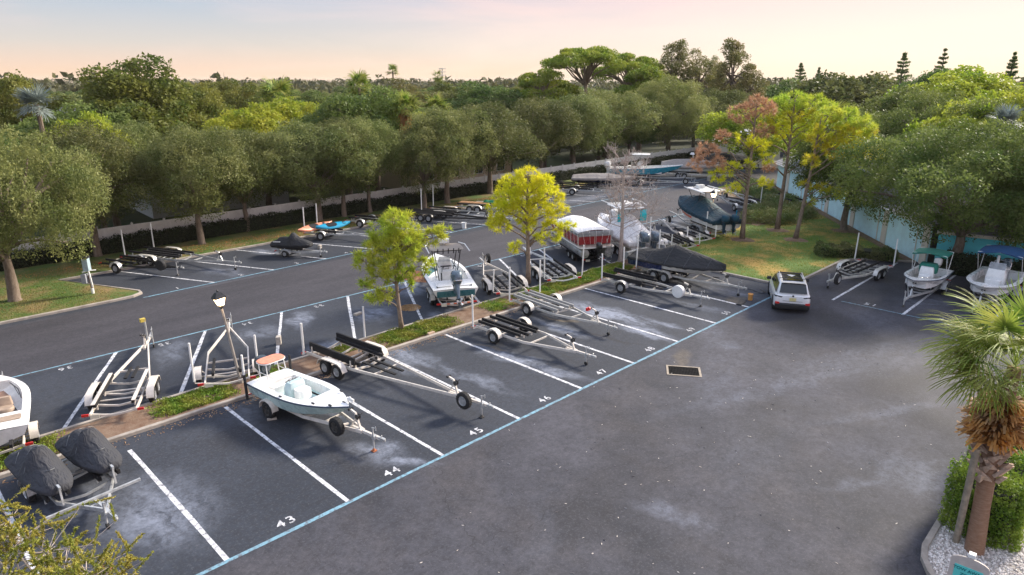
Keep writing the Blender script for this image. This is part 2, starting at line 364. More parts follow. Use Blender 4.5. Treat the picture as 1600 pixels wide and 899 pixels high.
def strip(name, a, b, wd, m, z=.004, parent=None):
    a, b = Vector((*a, 0)), Vector((*b, 0)); d = (b-a); n_ = max(1, int(d.length/1.2)); r = Vector((-d.y, d.x, 0)).normalized()*wd/2
    V = []; F = []
    for i in range(n_+1):
        p = a + d*i/n_; j = 1 + random.uniform(-.17, .12); off = r*random.uniform(-.12, .12)
        V += [(p-r*j+off).to_tuple(), (p+r*j+off).to_tuple()]
    V = [(x, y, z) for x, y, _ in V]
    for i in range(n_): F.append((2*i, 2*i+2, 2*i+3, 2*i+1))
    me = mesh_from(name, V, F); me.materials.append(m); o = bpy.data.objects.new(name, me); col.objects.link(o); o.parent = parent or lot
    return o
strip('blue_boundary_line', (-10, 0), (33.6, 0), .13, pb, .008)
strip('blue_boundary_line', (-9, 17.93), (56, 17.15), .12, pb, .008)
strip('blue_boundary_line', (6.1, 25.75), (90, 28.6), .12, pb, .008)
strip('blue_boundary_line', (34.0, -3.2), (34.0, -26), .12, pbw, .008)
for i in range(-1, 9):
    strip('stall_line', (i*3.66, .06), (i*3.66, 8.75 if i not in (0,) else 7.9), .14, pw)
for i in range(-1, 14):
    x = 2.41+4.08*i; strip('stall_line', (x, 17.85-.012*x), (x-3.75, 10.95), .15, pw)
for i in range(0, 20):
    x = 6.3+4.0*i; y = 25.75+(x-6.1)*.034
    if i: strip('stall_line', (x, y), (x-3.55, y+7.4), .12, pw)
for k in range(0, 6):
    strip('stall_line', (33.9, -2.75-3.66*k), (45.6, -2.75-3.66*k), .14, pw)
def number(txt, loc, rz, size, m=pwt):
    cu = bpy.data.curves.new('stall_number', 'FONT'); cu.body = txt; cu.size = size; cu.align_x = 'CENTER'; cu.align_y = 'CENTER'; cu.offset = .012*size; cu.space_character = 1.25
    o = bpy.data.objects.new('stall_number_source', cu); col.objects.link(o); bpy.context.view_layer.update()
    dg = bpy.context.evaluated_depsgraph_get(); me = bpy.data.meshes.new_from_object(o.evaluated_get(dg)); bpy.data.objects.remove(o)
    me.materials.clear(); me.materials.append(m); q = bpy.data.objects.new('stall_number', me); col.objects.link(q)
    q.location = (*loc, .006); q.rotation_euler = (0, 0, rz); q.parent = lot
    return q
for i in range(8): number(str(43+i), (1.86+3.66*i, .45), 0, .50, pw if i < 6 else pwt)
for i in range(-1, 12): number(str(36-i), (2.41+4.08*i-2.15, 17.35-.012*4*i), math.pi, .5, pwt)
for i in range(0, 18): number(str(1+i), (6.3+4.0*i+1.9, 26.3+(i*4)*.034), 0, .55, pwt)
for i in range(4): number(str(51+i), (34.5, -4.6-3.66*i), -math.pi/2, .6, pwt)

def kerb(name, pts, closed=False, wd=.16, h=.13):
    m = MB(); P = [Vector((*p, 0)) for p in pts]; n_ = len(P); rings = []
    rng = range(n_)
    for i in rng:
        a = P[(i-1) % n_] if (closed or i > 0) else P[i]; b = P[(i+1) % n_] if (closed or i < n_-1) else P[i]
        d = (b-a).normalized(); r = Vector((-d.y, d.x, 0))*wd/2; p = P[i]
        rings.append([p-r+Vector((0, 0, -.02)), p-r+Vector((0, 0, h-.02)), p-r*.8+Vector((0, 0, h)), p+r+Vector((0, 0, h)), p+r+Vector((0, 0, -.02))])
    if closed: rings.append(rings[0])
    m.loft(rings, cap=not closed)
    o = m.build(name, kerbm); o['kind'] = 'structure'; return o
def arc(cx, cy, r, a0, a1, n_=7):
    return [(cx+r*math.cos(R(a0+(a1-a0)*i/(n_-1))), cy+r*math.sin(R(a0+(a1-a0)*i/(n_-1)))) for i in range(n_)]
# median
med = [(-14, 9.0), (34.3, 8.75), (34.3, 10.85), (-14, 10.85)]
sheet('median_bed', [(-14, 9.05), (34.5, 8.8), (34.5, 10.8), (-14, 10.8)], .09, soil)
kerb('median_kerb', [(-14, 9.0), (10, 8.95), (34.4, 8.75)]); kerb('median_kerb', [(34.4, 10.9), (10, 10.92), (-14, 10.95)])
# right lawn
lawn = [(34.5, 8.8), (34.5, 1.6)] + arc(35.9, 1.5, 1.4, 180, 270)[1:] + [(43.2, .1), (44.6, -.6), (46.5, -3.6), (73.5, 18.6), (78, 24), (68, 23), (63, 20.5), (62.4, 16.5), (58, 13.4), (52.2, 11.9), (49.5, 11.6), (46.5, 10.9), (34.5, 10.8)]
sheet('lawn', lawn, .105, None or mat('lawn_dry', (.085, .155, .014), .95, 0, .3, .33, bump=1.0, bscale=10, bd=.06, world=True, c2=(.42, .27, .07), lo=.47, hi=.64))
kerb('lawn_kerb', lawn[:9]+lawn[9:11]); kerb('lawn_kerb', [(63, 20.5), (62.4, 16.5), (58, 13.4), (52.2, 11.9), (49.5, 11.6), (46.5, 10.9), (34.5, 10.85)])
bedm = soil
sheet('building_bed', [(46.5, -3.55), (46.0, -3.1), (72.6, 19.0), (73.5, 18.6)], .125, bedm)
sheet('shrub_bed', [(50.0, 9.6), (50.4, 11.7), (52.2, 11.8), (58, 13.3), (62, 16.4), (62.8, 20.3), (68, 22.6), (74.6, 21.5), (58, 7.6)], .118, bedm)
# left island and tree strip
isl = [(-45, 26.25), (4.6, 26.15)] + [(5.7, 26.25), (6.25, 26.6), (6.3, 27.1)] + [(3.5, 33.05), (30, 33.7), (60, 34.7), (95, 35.6), (95, 41), (-45, 41)]
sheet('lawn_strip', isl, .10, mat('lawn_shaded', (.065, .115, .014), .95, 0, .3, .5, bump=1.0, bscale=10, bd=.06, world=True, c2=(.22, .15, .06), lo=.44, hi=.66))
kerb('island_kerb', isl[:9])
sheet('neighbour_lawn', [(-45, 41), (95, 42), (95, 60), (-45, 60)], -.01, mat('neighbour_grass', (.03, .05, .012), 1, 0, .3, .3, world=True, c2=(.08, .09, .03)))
# gravel bed at bottom right
bed = [(11.6, -30), (11.6, -15.4)] + arc(13.6, -14.8, 2.0, 190, 95)[0:] + [(20, -12.75), (34, -12.7), (34, -30)]
sheet('gravel_bed', bed, .09, mat('gravel_base', (.22, .20, .18), 1, 0, .3, 20, bump=.8, world=True, c2=(.55, .52, .48)))
kerb('gravel_bed_kerb', bed[:-2])
def grass_blades(name, label, poly, n_, seed, c1, c2, c3, z=.10, h=.07):
    rs = np.random.RandomState(seed); P = np.array(poly); lo, hi = P.min(0), P.max(0); Q = rs.uniform(lo, hi, (n_, 2)); ins = np.zeros(n_, bool); j = len(P)-1
    for i in range(len(P)):
        c_ = ((P[i, 1] > Q[:, 1]) != (P[j, 1] > Q[:, 1])); xx = (P[j, 0]-P[i, 0])*(Q[:, 1]-P[i, 1])/(P[j, 1]-P[i, 1]+1e-9)+P[i, 0]; ins ^= c_ & (Q[:, 0] < xx); j = i
    Q = Q[ins]; D = rs.normal(size=(len(Q), 3))*.5; D[:, 2] = 1
    me = leaves_mesh(name, np.c_[Q, np.full(len(Q), z)], h, .035, leafmat(name+'_blades', c1, c2, c3, .3, clump=.55, vary=0), rs=rs, D=D, tri=True); o = bpy.data.objects.new(name, me); col.objects.link(o); tag(o, label, 'grass', kind='stuff')
def pebbles():
    rs = np.random.RandomState(3); N = 15000
    P = np.c_[rs.uniform(11.8, 19, N), rs.uniform(-16.8, -12.95, N)]
    ok = ((P[:, 0] > 13.6) | (np.hypot(P[:, 0]-13.6, P[:, 1]+14.8) < 1.9) | (P[:, 1] < -15)); P = P[ok]; N = len(P)
    s_ = rs.uniform(.018, .05, N); base = np.array([[1, 0, 0], [-.5, .85, 0], [-.5, -.85, 0], [.3, .5, .7], [.3, -.5, .7], [-.6, 0, .7]])
    tri = [(0, 1, 3), (1, 5, 3), (1, 2, 5), (2, 4, 5), (2, 0, 4), (0, 3, 4), (3, 5, 4)]
    a = rs.uniform(0, 6.28, N); V = np.zeros((N, 6, 3))
    b_ = base[None]*s_[:, None, None]*rs.uniform(.7, 1.3, (N, 6, 3))
    V[:, :, 0] = b_[:, :, 0]*np.cos(a)[:, None]-b_[:, :, 1]*np.sin(a)[:, None]+P[:, 0:1]
    V[:, :, 1] = b_[:, :, 0]*np.sin(a)[:, None]+b_[:, :, 1]*np.cos(a)[:, None]+P[:, 1:2]; V[:, :, 2] = b_[:, :, 2]+.09
    F = (np.array(tri)[None]+np.arange(N)[:, None, None]*6).reshape(-1, 3)
    me = mesh_from('gravel', V.reshape(-1, 3).tolist(), F.tolist())
    m = leafmat('white_pebbles', (.34, .30, .27), (.85, .82, .78), None, 0.0, .9, 0); me.materials.append(m)
    o = bpy.data.objects.new('gravel', me); col.objects.link(o); tag(o, 'white and grey gravel spread round the palm trunk', 'gravel', kind='stuff')
pebbles()

# ---------------------------------------------------------------- foliage generators
def leaves_mesh(name, C, L_, W_, m, up=0.0, rs=None, D=None, droop=0.0, tri=False):
    """C: (n,3) leaf positions; random (or given) directions"""
    n_ = len(C); rs = rs or np.random.RandomState(1)
    if D is None:
        D = rs.normal(size=(n_, 3)); D[:, 2] += up
    D = D/np.linalg.norm(D, axis=1, keepdims=True)
    Q = rs.normal(size=(n_, 3)); S_ = np.cross(D, Q); S_ /= np.linalg.norm(S_, axis=1, keepdims=True)+1e-9
    l = (L_*rs.uniform(.6, 1.3, n_))[:, None]; w_ = (W_*rs.uniform(.7, 1.3, n_))[:, None]
    if tri:
        V = np.stack([C-S_*w_/2, C+S_*w_/2, C+D*l], 1); k = 3
    else:
        V = np.stack([C-D*l/2, C+S_*w_/2, C+D*l/2-np.array([0, 0, droop])*l, C-S_*w_/2], 1); k = 4
    me = bpy.data.meshes.new(name); me.vertices.add(n_*k); me.vertices.foreach_set('co', V.reshape(-1).astype(np.float32))
    me.loops.add(n_*k); me.loops.foreach_set('vertex_index', np.arange(n_*k, dtype=np.int32))
    me.polygons.add(n_); me.polygons.foreach_set('loop_start', np.arange(0, n_*k, k, dtype=np.int32)); me.polygons.foreach_set('loop_total', np.full(n_, k, dtype=np.int32))
    me.update(calc_edges=True); me.materials.append(m)
    return me
def sphere_pts(rs, n_, up=.25):
    p = rs.normal(size=(n_, 3)); p[:, 2] += up; return p/np.linalg.norm(p, axis=1, keepdims=True)
def crown_blobs(seed, rad, hgt, z0, nb, br):
    rs = np.random.RandomState(seed); out = []
    for i in range(nb):
        for _ in range(30):
            d = sphere_pts(rs, 1, .35)[0]; q = rs.uniform(.35, 1)**.5
            az_ = math.atan2(d[1], d[0]); k_ = 1+.16*math.sin(2*az_+seed)+.12*math.sin(5*az_+2.3*seed)+rs.uniform(-.06, .12); p = np.array([d[0]*(rad-br*.7)*q*k_, d[1]*(rad-br*.7)*q*k_, z0 + hgt/2 + d[2]*(hgt/2-br*.6)*q*(1+.14*math.sin(3*az_+seed*1.7))])
            if all(np.linalg.norm((p-o)) > br*.75 for o, _ in out): break
        out.append((p, br*rs.uniform(.65, 1.2)))
    return out, rs
def crown_mesh(name, seed, rad, hgt, z0, nb, br, nleaf, L_, W_, m, fill=.35, up=0, squash=.85, **k):
    bl, rs = crown_blobs(seed, rad, hgt, z0, nb, br); C = []
    wt = np.array([b[1]**2 for b in bl]); wt /= wt.sum()
    for (p, r), w_ in zip(bl, wt):
        nn = int(nleaf*w_); d = sphere_pts(rs, nn, .3); q = rs.uniform(fill, 1, (nn, 1))**.45
        q *= 1+.22*np.sin(d[:, :1]*7+p[0]*3)*np.sin(d[:, 1:2]*6+p[1]*5)
        C.append(p + d*q*r*np.array([1, 1, squash]))
    C = np.concatenate(C)
    return leaves_mesh(name, C, L_, W_, m, up=up, rs=rs, **k), bl
def limb_path(a, b, rs, wob=.12, n_=4):
    a, b = np.array(a, float), np.array(b, float); L_ = np.linalg.norm(b-a)
    return [tuple(a+(b-a)*t + (rs.normal(size=3)*wob*L_*.5*math.sin(math.pi*t)) + np.array([0, 0, .12*L_*math.sin(math.pi*t)])) for t in np.linspace(0, 1, n_)]
def trunk_mesh(name, m, rs, h, r0, targets, lean=(0, 0), n_=8, rtop=None):
    b = MB(); pts = [(lean[0]*t*h+rs.normal()*.03*(0 < t), lean[1]*t*h+rs.normal()*.03*(0 < t), h*t) for t in (0, .06, .3, .6, 1)]
    rt = rtop or r0*.6
    b.tube(pts, [r0*1.5, r0*1.08, r0, (r0+rt)/2, rt], n_)
    for tg in targets:
        t0 = rs.uniform(.72, 1.0); a = (lean[0]*t0*h, lean[1]*t0*h, h*t0)
        P = limb_path(a, tg, rs); rr = rs.uniform(.35, .55)*r0
        b.tube(P, [rr, rr*.8, rr*.55, rr*.25], 6)
    me = mesh_from(name, b.v, b.f, True); me.materials.append(m); return me
def link_tree(name, label, cat, loc, rz, sc, parts, group=None):
    t = thing(name, label, cat, loc, rz, group); t.scale = sc
    for pn, me in parts:
        o = bpy.data.objects.new(pn, me); col.objects.link(o); o.parent = t
    return t
# ================================================================ TREE KINDS (shared mesh data)
m_oak = leafmat('oak_leaves', (.070, .098, .026), (.155, .190, .050), (.25, .265, .09), .35, clump=.55, vary=.30)
m_oakr = leafmat('bright_oak_leaves', (.060, .102, .022), (.125, .178, .040), (.21, .25, .065), .4, clump=.6)
m_dark = leafmat('dark_glossy_leaves', (.055, .105, .022), (.11, .18, .040), (.17, .23, .06), .4)
m_warm = leafmat('sunlit_leaves', (.075, .110, .022), (.15, .195, .040), (.25, .25, .05), .4)
m_lime = leafmat('lime_leaves', (.17, .26, .025), (.32, .42, .04), (.44, .46, .06), .45)
m_pine = leafmat('yellow_green_needles', (.34, .44, .02), (.55, .60, .04), (.62, .52, .04), .5, vary=.04)
m_pineg = leafmat('green_needles', (.24, .38, .03), (.44, .58, .06), (.55, .58, .07), .5, vary=.03)
m_piney = leafmat('golden_needles', (.58, .62, .02), (.82, .82, .05), (.74, .68, .04), .5, vary=.03)
m_brown = leafmat('dead_brown_needles', (.32, .18, .09), (.52, .32, .18), (.60, .38, .21), .3, vary=.05)
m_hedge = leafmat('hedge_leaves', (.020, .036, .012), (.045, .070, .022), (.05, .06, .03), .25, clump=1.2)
m_hedgeb = leafmat('bright_hedge_leaves', (.07, .15, .018), (.15, .28, .03), (.24, .34, .05), .35, clump=1.2)
m_cover = leafmat('ground_cover_leaves', (.08, .17, .015), (.18, .30, .03), (.28, .30, .05), .3, clump=1.5)
m_juni = leafmat('juniper_leaves', (.06, .11, .028), (.13, .20, .055), (.18, .19, .07), .25, clump=.8)
m_palm = leafmat('palm_blades', (.08, .15, .02), (.24, .34, .045), (.42, .42, .10), .35, vary=.1)
m_silver = leafmat('silver_palm_blades', (.16, .20, .19), (.28, .33, .31), None, .2)
m_dead = leafmat('dead_fronds', (.24, .12, .055), (.52, .33, .19), (.66, .30, .08), .25, clump=1.1)
m_euc = leafmat('bronze_green_leaves', (.11, .14, .04), (.21, .23, .07), (.26, .23, .08), .35)

KIND = {}
def make_kind(key, seed, rad, hgt, z0, nb, br, nl, ll, lw, m, th, tr, nlimb=7, bark=None, lean=(0, 0), **k):
    cm, bl = crown_mesh('crown', seed, rad, hgt, z0, nb, br, nl, ll, lw, m, **k)
    rs = np.random.RandomState(seed+99); idx = rs.permutation(len(bl))[:nlimb]
    tm = trunk_mesh('trunk', bark or barkm, rs, th, tr, [bl[i][0] for i in idx], lean)
    KIND[key] = (tm, cm)
for s_ in range(4):
    make_kind(f'oak{s_}', 10+s_, 4.2, 7.0, 2.0, 50, 1.15, 44000, .165, .07, m_oak, 3.2, .24, 12, squash=.95)
for s_ in range(2):
    make_kind(f'roak{s_}', 40+s_, 4.4, 7.2, 1.8, 48, 1.05, 40000, .19, .085, m_oakr, 3.4, .26, 14, fill=.3)
for s_ in range(3):
    make_kind(f'dark{s_}', 20+s_, 4.0, 7.4, 1.6, 36, 1.25, 26000, .22, .12, m_dark, 3.5, .25, 6)
    make_kind(f'warm{s_}', 30+s_, 4.0, 6.8, 1.8, 38, 1.15, 28000, .21, .11, m_warm, 3.5, .25, 6)
for s_ in range(2):
    make_kind(f'far{s_}', 50+s_, 4.0, 7.0, 1.0, 30, 1.3, 12000, .34, .18, m_oak, 3.0, .25, 4)
make_kind('broad0', 45, 7.0, 7.8, 1.7, 110, 1.2, 80000, .18, .08, m_oakr, 3.0, .34, 22, fill=.3)
make_kind('broad1', 46, 6.6, 7.6, 1.9, 100, 1.15, 70000, .17, .07, m_oak, 3.0, .32, 20, fill=.3)
make_kind('lime0', 61, 3.8, 6.6, 1.6, 38, 1.05, 24000, .21, .12, m_lime, 3.2, .22, 8)
make_kind('euc0', 71, 3.4, 13, 5, 26, 1.15, 9000, .36, .13, m_euc, 13, .3, 22, fill=.1)
make_kind('euc1', 72, 4.0, 12, 5.5, 24, 1.2, 8000, .36, .13, m_euc, 13, .3, 20, fill=.1)
def kind_tree(key, name, label, cat, loc, H_, rad, group=None, rz=None):
    base = {'o': (9.0, 4.2), 'r': (9.0, 4.4), 'd': (9.0, 4.0), 'w': (8.6, 4.0), 'f': (8.0, 4.0), 'l': (8.2, 3.8), 'e': (18.0, 3.7), 'b': (9.5, 6.9)}[key[0]]
    t = thing(name, label, cat, loc, rz if rz is not None else random.uniform(0, 6.28), group)
    t.scale = (rad/base[1], rad/base[1]*random.uniform(.9, 1.08), H_/base[0])
    for pn, me in (('trunk', KIND[key][0]), ('crown', KIND[key][1])):
        o = bpy.data.objects.new(pn, me); col.objects.link(o); o.parent = t
    return t
# needle pines: limbs with tufts at the tips
def pine(name, label, loc, H_, clusters, m, group=None, lean=(0, 0), r0=.16, seed=1, ntuft=46, nneed=30, NL=.30, NW=.036, bark=None, extra=None):
    """clusters: list of (dx, dy, z, radius, material or None)"""
    rs = np.random.RandomState(seed); t = thing(name, label, 'tree', loc, 0, group)
    b = MB(); tp = [(lean[0]*q*H_+.06*math.sin(q*5+seed), lean[1]*q*H_+.05*math.cos(q*4+seed), H_*q) for q in np.linspace(0, .97, 9)]
    b.tube(tp, [r0*1.35]+[r0*(1-.8*q) for q in np.linspace(0.02, .97, 8)], 8); bm_ = {}
    for (dx, dy, z, rad, cm) in clusters:
        z0 = max(.5, z-rad*.7-.25*math.hypot(dx, dy)); q = min(.95, z0/H_); a = np.array([lean[0]*q*H_, lean[1]*q*H_, z0])
        c = np.array([dx, dy, z]); P = limb_path(a, c, rs, .08, 5); b.tube(P, [r0*.42, r0*.34, r0*.26, r0*.18, r0*.08], 6)
        k = int(ntuft*(rad/.8)**2); d = sphere_pts(rs, k, .15); tips = c + d*rad*rs.uniform(.35, 1, (k, 1))**.5*np.array([1, 1, .72])
        for tip in tips[:10]:
            b.tube(limb_path(c + (tip-c)*.1, tip, rs, .1, 3), [r0*.12, r0*.08, .008], 4)
        Cn = np.repeat(tips, nneed, 0); Dn = rs.normal(size=(len(Cn), 3)); Dn[:, 2] += .35; Dn += np.repeat(tips-c, nneed, 0)*.6/max(rad, .3)
        key = (cm or m).name; bm_.setdefault(key, [cm or m, [], []]); bm_[key][1].append(Cn+Dn*.02); bm_[key][2].append(Dn)
    me = mesh_from('trunk', b.v, b.f, True); me.materials.append(bark or barkp); o = bpy.data.objects.new('trunk', me); col.objects.link(o); o.parent = t
    for key, (mm, C, D) in bm_.items():
        nm = 'dead_foliage' if mm is m_brown else 'crown'
        me = leaves_mesh(nm, np.concatenate(C), NL, NW, mm, rs=rs, D=np.concatenate(D), tri=True)
        o = bpy.data.objects.new(nm, me); col.objects.link(o); o.parent = t
        if mm is m_brown: o['label'] = 'dead brown needles'
    return t
def bare_tree(name, label, loc, H_, seed=5):
    rs = np.random.RandomState(seed); t = thing(name, label, 'tree', loc); tb = MB(); bb = MB()
    tb.tube([(0, 0, 0), (.02, 0, .3), (.05, .02, H_*.35), (.0, .05, H_*.7), (.03, .0, H_)], [.2, .15, .12, .07, .02], 8)
    def grow(p, d, L_, r, lev):
        n_ = 4; P = [p]; 
        for i in range(n_): d = d + rs.normal(size=3)*.13 + np.array([0, 0, .07]); d /= np.linalg.norm(d); P.append(P[-1]+d*L_/n_)
        bb.tube([tuple(x) for x in P], [r*(1-.2*i) for i in range(n_+1)], 5 if lev < 2 else 3, cap=False)
        if lev < 3:
            for k in range(7 if lev == 0 else 6 if lev == 1 else 4):
                q = rs.randint(1, n_+1); a = rs.normal(size=3)*.75+d*.9; a[2] += .12; a /= np.linalg.norm(a); grow(P[q], a, L_*rs.uniform(.38, .6), max(.007, r*.55), lev+1)
    for i in range(24):
        z = H_*(.30+.68*i/24); a = i*2.4+rs.uniform(-.4, .4); f = 1-max(0, (z/H_-.45))*1.1
        grow(np.array([0, 0, z]), np.array([math.cos(a), math.sin(a), .25+.5*z/H_]), 2.3*max(.35, f)*rs.uniform(.7, 1.1), .038, 0)
    tb.build('trunk', barkg, t, True); bb.build('branches', barkg, t, True)
    return t
def norfolk(name, label, loc, H_, seed=1, rad=None):
    rs = np.random.RandomState(seed); t = thing(name, label, 'tree', loc); b = MB(); b.tube([(0, 0, 0), (0, 0, H_*.5), (0, 0, H_)], [.35, .25, .05], 6); C = []; rad = rad or H_*.2
    for z in np.cumsum(rs.uniform(.025, .055, 30))*H_+H_*.25:
        if z > H_: break
        rr = (rad*2.3*(1-z/H_)**.95+.12)*rs.uniform(.65, 1.15)
        for k in range(7):
            a = rs.uniform(0, 6.28); q = rs.uniform(0, 1, 90)**.7; C.append(np.c_[np.cos(a)*rr*q, np.sin(a)*rr*q, z+q*rr*.22+rs.normal(size=90)*.07]+rs.normal(size=(90, 3))*.08)
    b.build('trunk', barkm, t, True); me = leaves_mesh('crown', np.concatenate(C), .34, .10, m_dark, rs=rs); o = bpy.data.objects.new('crown', me); col.objects.link(o); o.parent = t
    return t
# fan palm: fronds of many drooping blades
def frond_mesh(name, seed, m, npl=34, L_=.95, pet=1.1, droop=.55, wd=.05):
    rs = np.random.RandomState(seed); V = []; F = []
    # petiole along +x, blades fan out at its end; a curved costa
    def q(a, b_, w0, w1):
        a, b_ = Vector(a), Vector(b_); d = b_-a; s = Vector((-d.y, d.x, 0)); s = s.normalized() if s.length > 1e-4 else Vector((0, 1, 0))
        o = len(V); V.extend([tuple(a-s*w0/2), tuple(a+s*w0/2), tuple(b_+s*w1/2), tuple(b_-s*w1/2)]); F.append((o, o+1, o+2, o+3))
    P = [(0, 0, 0), (pet*.5, 0, .06), (pet, 0, 0)]
    q(P[0], P[1], .05, .04); q(P[1], P[2], .04, .03)
    for i in range(npl):
        t = i/(npl-1)*2-1; a = t*2.25; base = Vector((pet+.16*(1-abs(t)), .05*t, -.03)); l = L_*(1-.22*abs(t))*rs.uniform(.85, 1.1)
        d = Vector((math.cos(a), math.sin(a), .18+.12*rs.normal())); p0 = base; seg = 5; wv = wd
        for k in range(seg):
            d2 = Vector((d.x, d.y, d.z-droop*(k/seg)**1.3*1.5)).normalized(); p1 = p0 + d2*l/seg
            w0 = wv*(1-.12*k) if k else wv*.5; w1 = wv*(1-.16*(k+1)) if k < seg-1 else .004
            q(p0, p1, w0, max(w1, .004)); p0 = p1; d.z -= droop*.18
    me = mesh_from(name, V, F); me.materials.append(m); return me

# ================================================================ VEHICLE PARTS
def wheel(parent, x, y, side, r=.33, w_=.22, dark=False, name='wheel', rot=None):
    b = MB(); b.lathe((0, 0, 0), [(-w_/2, r*.60), (-w_/2*1.0, r*.82), (-w_/2*.8, r*.96), (-w_/4, r), (w_/4, r), (w_/2*.8, r*.96), (w_/2, r*.82), (w_/2, r*.60), (w_*.2, r*.56), (-w_*.2, r*.56), (-w_/2, r*.60)], 'Y', 20, cap=False)
    for k in range(20):   # tread blocks
        a = 2*math.pi*k/20; b.box((r*.995*math.cos(a), 0, r*.995*math.sin(a)), (.02, w_*.7, .05), ry=-a)
    o = b.build(name, rubber, parent, True); o.location = (x, y, r)
    c = MB(); s = side; c.lathe((0, 0, 0), [(s*w_*.10, r*.60), (s*w_*.42, r*.60), (s*w_*.46, r*.55), (s*w_*.28, r*.50), (s*w_*.22, r*.2), (s*w_*.42, r*.16), (s*w_*.42, .001)], 'Y', 18, cap=False)
    c.lathe((0, 0, 0), [(-s*w_*.3, r*.58), (-s*w_*.2, .001)], 'Y', 14, cap=False)
    for k in range(5):
        a = 2*math.pi*k/5+.3; c.bar((r*.15*math.cos(a), s*w_*.36, r*.15*math.sin(a)), (r*.55*math.cos(a), s*w_*.38, r*.55*math.sin(a)), r*.2, .02, up=(0, 1, 0))
    q = c.build('rim', rimdark if dark else rimm, o, True)
    if rot: o.rotation_euler = rot
    return o
def trailer(name, label, wheelp, coup, W=2.3, side=1, tandem=False, fm=None, bm_=None, length=None, bunks=((.45, -1.6, 1.6), ), low=None, fend=None, posts=None, posth=1.35, spare=None, spare_cover=None, nlit=True, rear=None, jackwheel=True, cross=None, rz=None, group=None, zf=.48, winch=True, knee=.32, jack=True, rimd=False, vcross=True, wheel_r=.33, tape=False, plate_=True, narrow=0.0):
    """wheelp: ground contact of the nearer wheel, which lies on local side `side` (+1 = left of travel, -1 right)"""
    fm = fm or galv; bm_ = bm_ or carpet; a = Vector(wheelp); c = Vector(coup); hw = W/2-.11
    v = c-a; r = v.length; off = math.asin(min(.9, hw/r)); ang = math.atan2(v.y, v.x) + (off if side > 0 else -off)*1
    # wheel on the left (+y): the centreline lies to its right, so heading turns left of v
    ang = math.atan2(v.y, v.x) + off if side > 0 else math.atan2(v.y, v.x) - off
    L_ = length or math.sqrt(max(.1, r*r-hw*hw))
    if rz is not None: ang = rz
    d = Vector((math.cos(ang), math.sin(ang))); n_ = Vector((-d.y, d.x)); o = a - n_*hw*side
    t = thing(name, label, 'boat trailer' if 'jet' not in name else 'trailer', (o.x, o.y, 0), ang, group)
    build_trailer(t, L_, W, tandem, fm, bm_, bunks, low, fend, posts, posth, spare, spare_cover, rear, jackwheel, cross, zf, winch, knee, jack, rimd, vcross, wheel_r, tape, plate_, narrow)
    t['len'] = L_; del t['len']
    return t, L_, ang, o
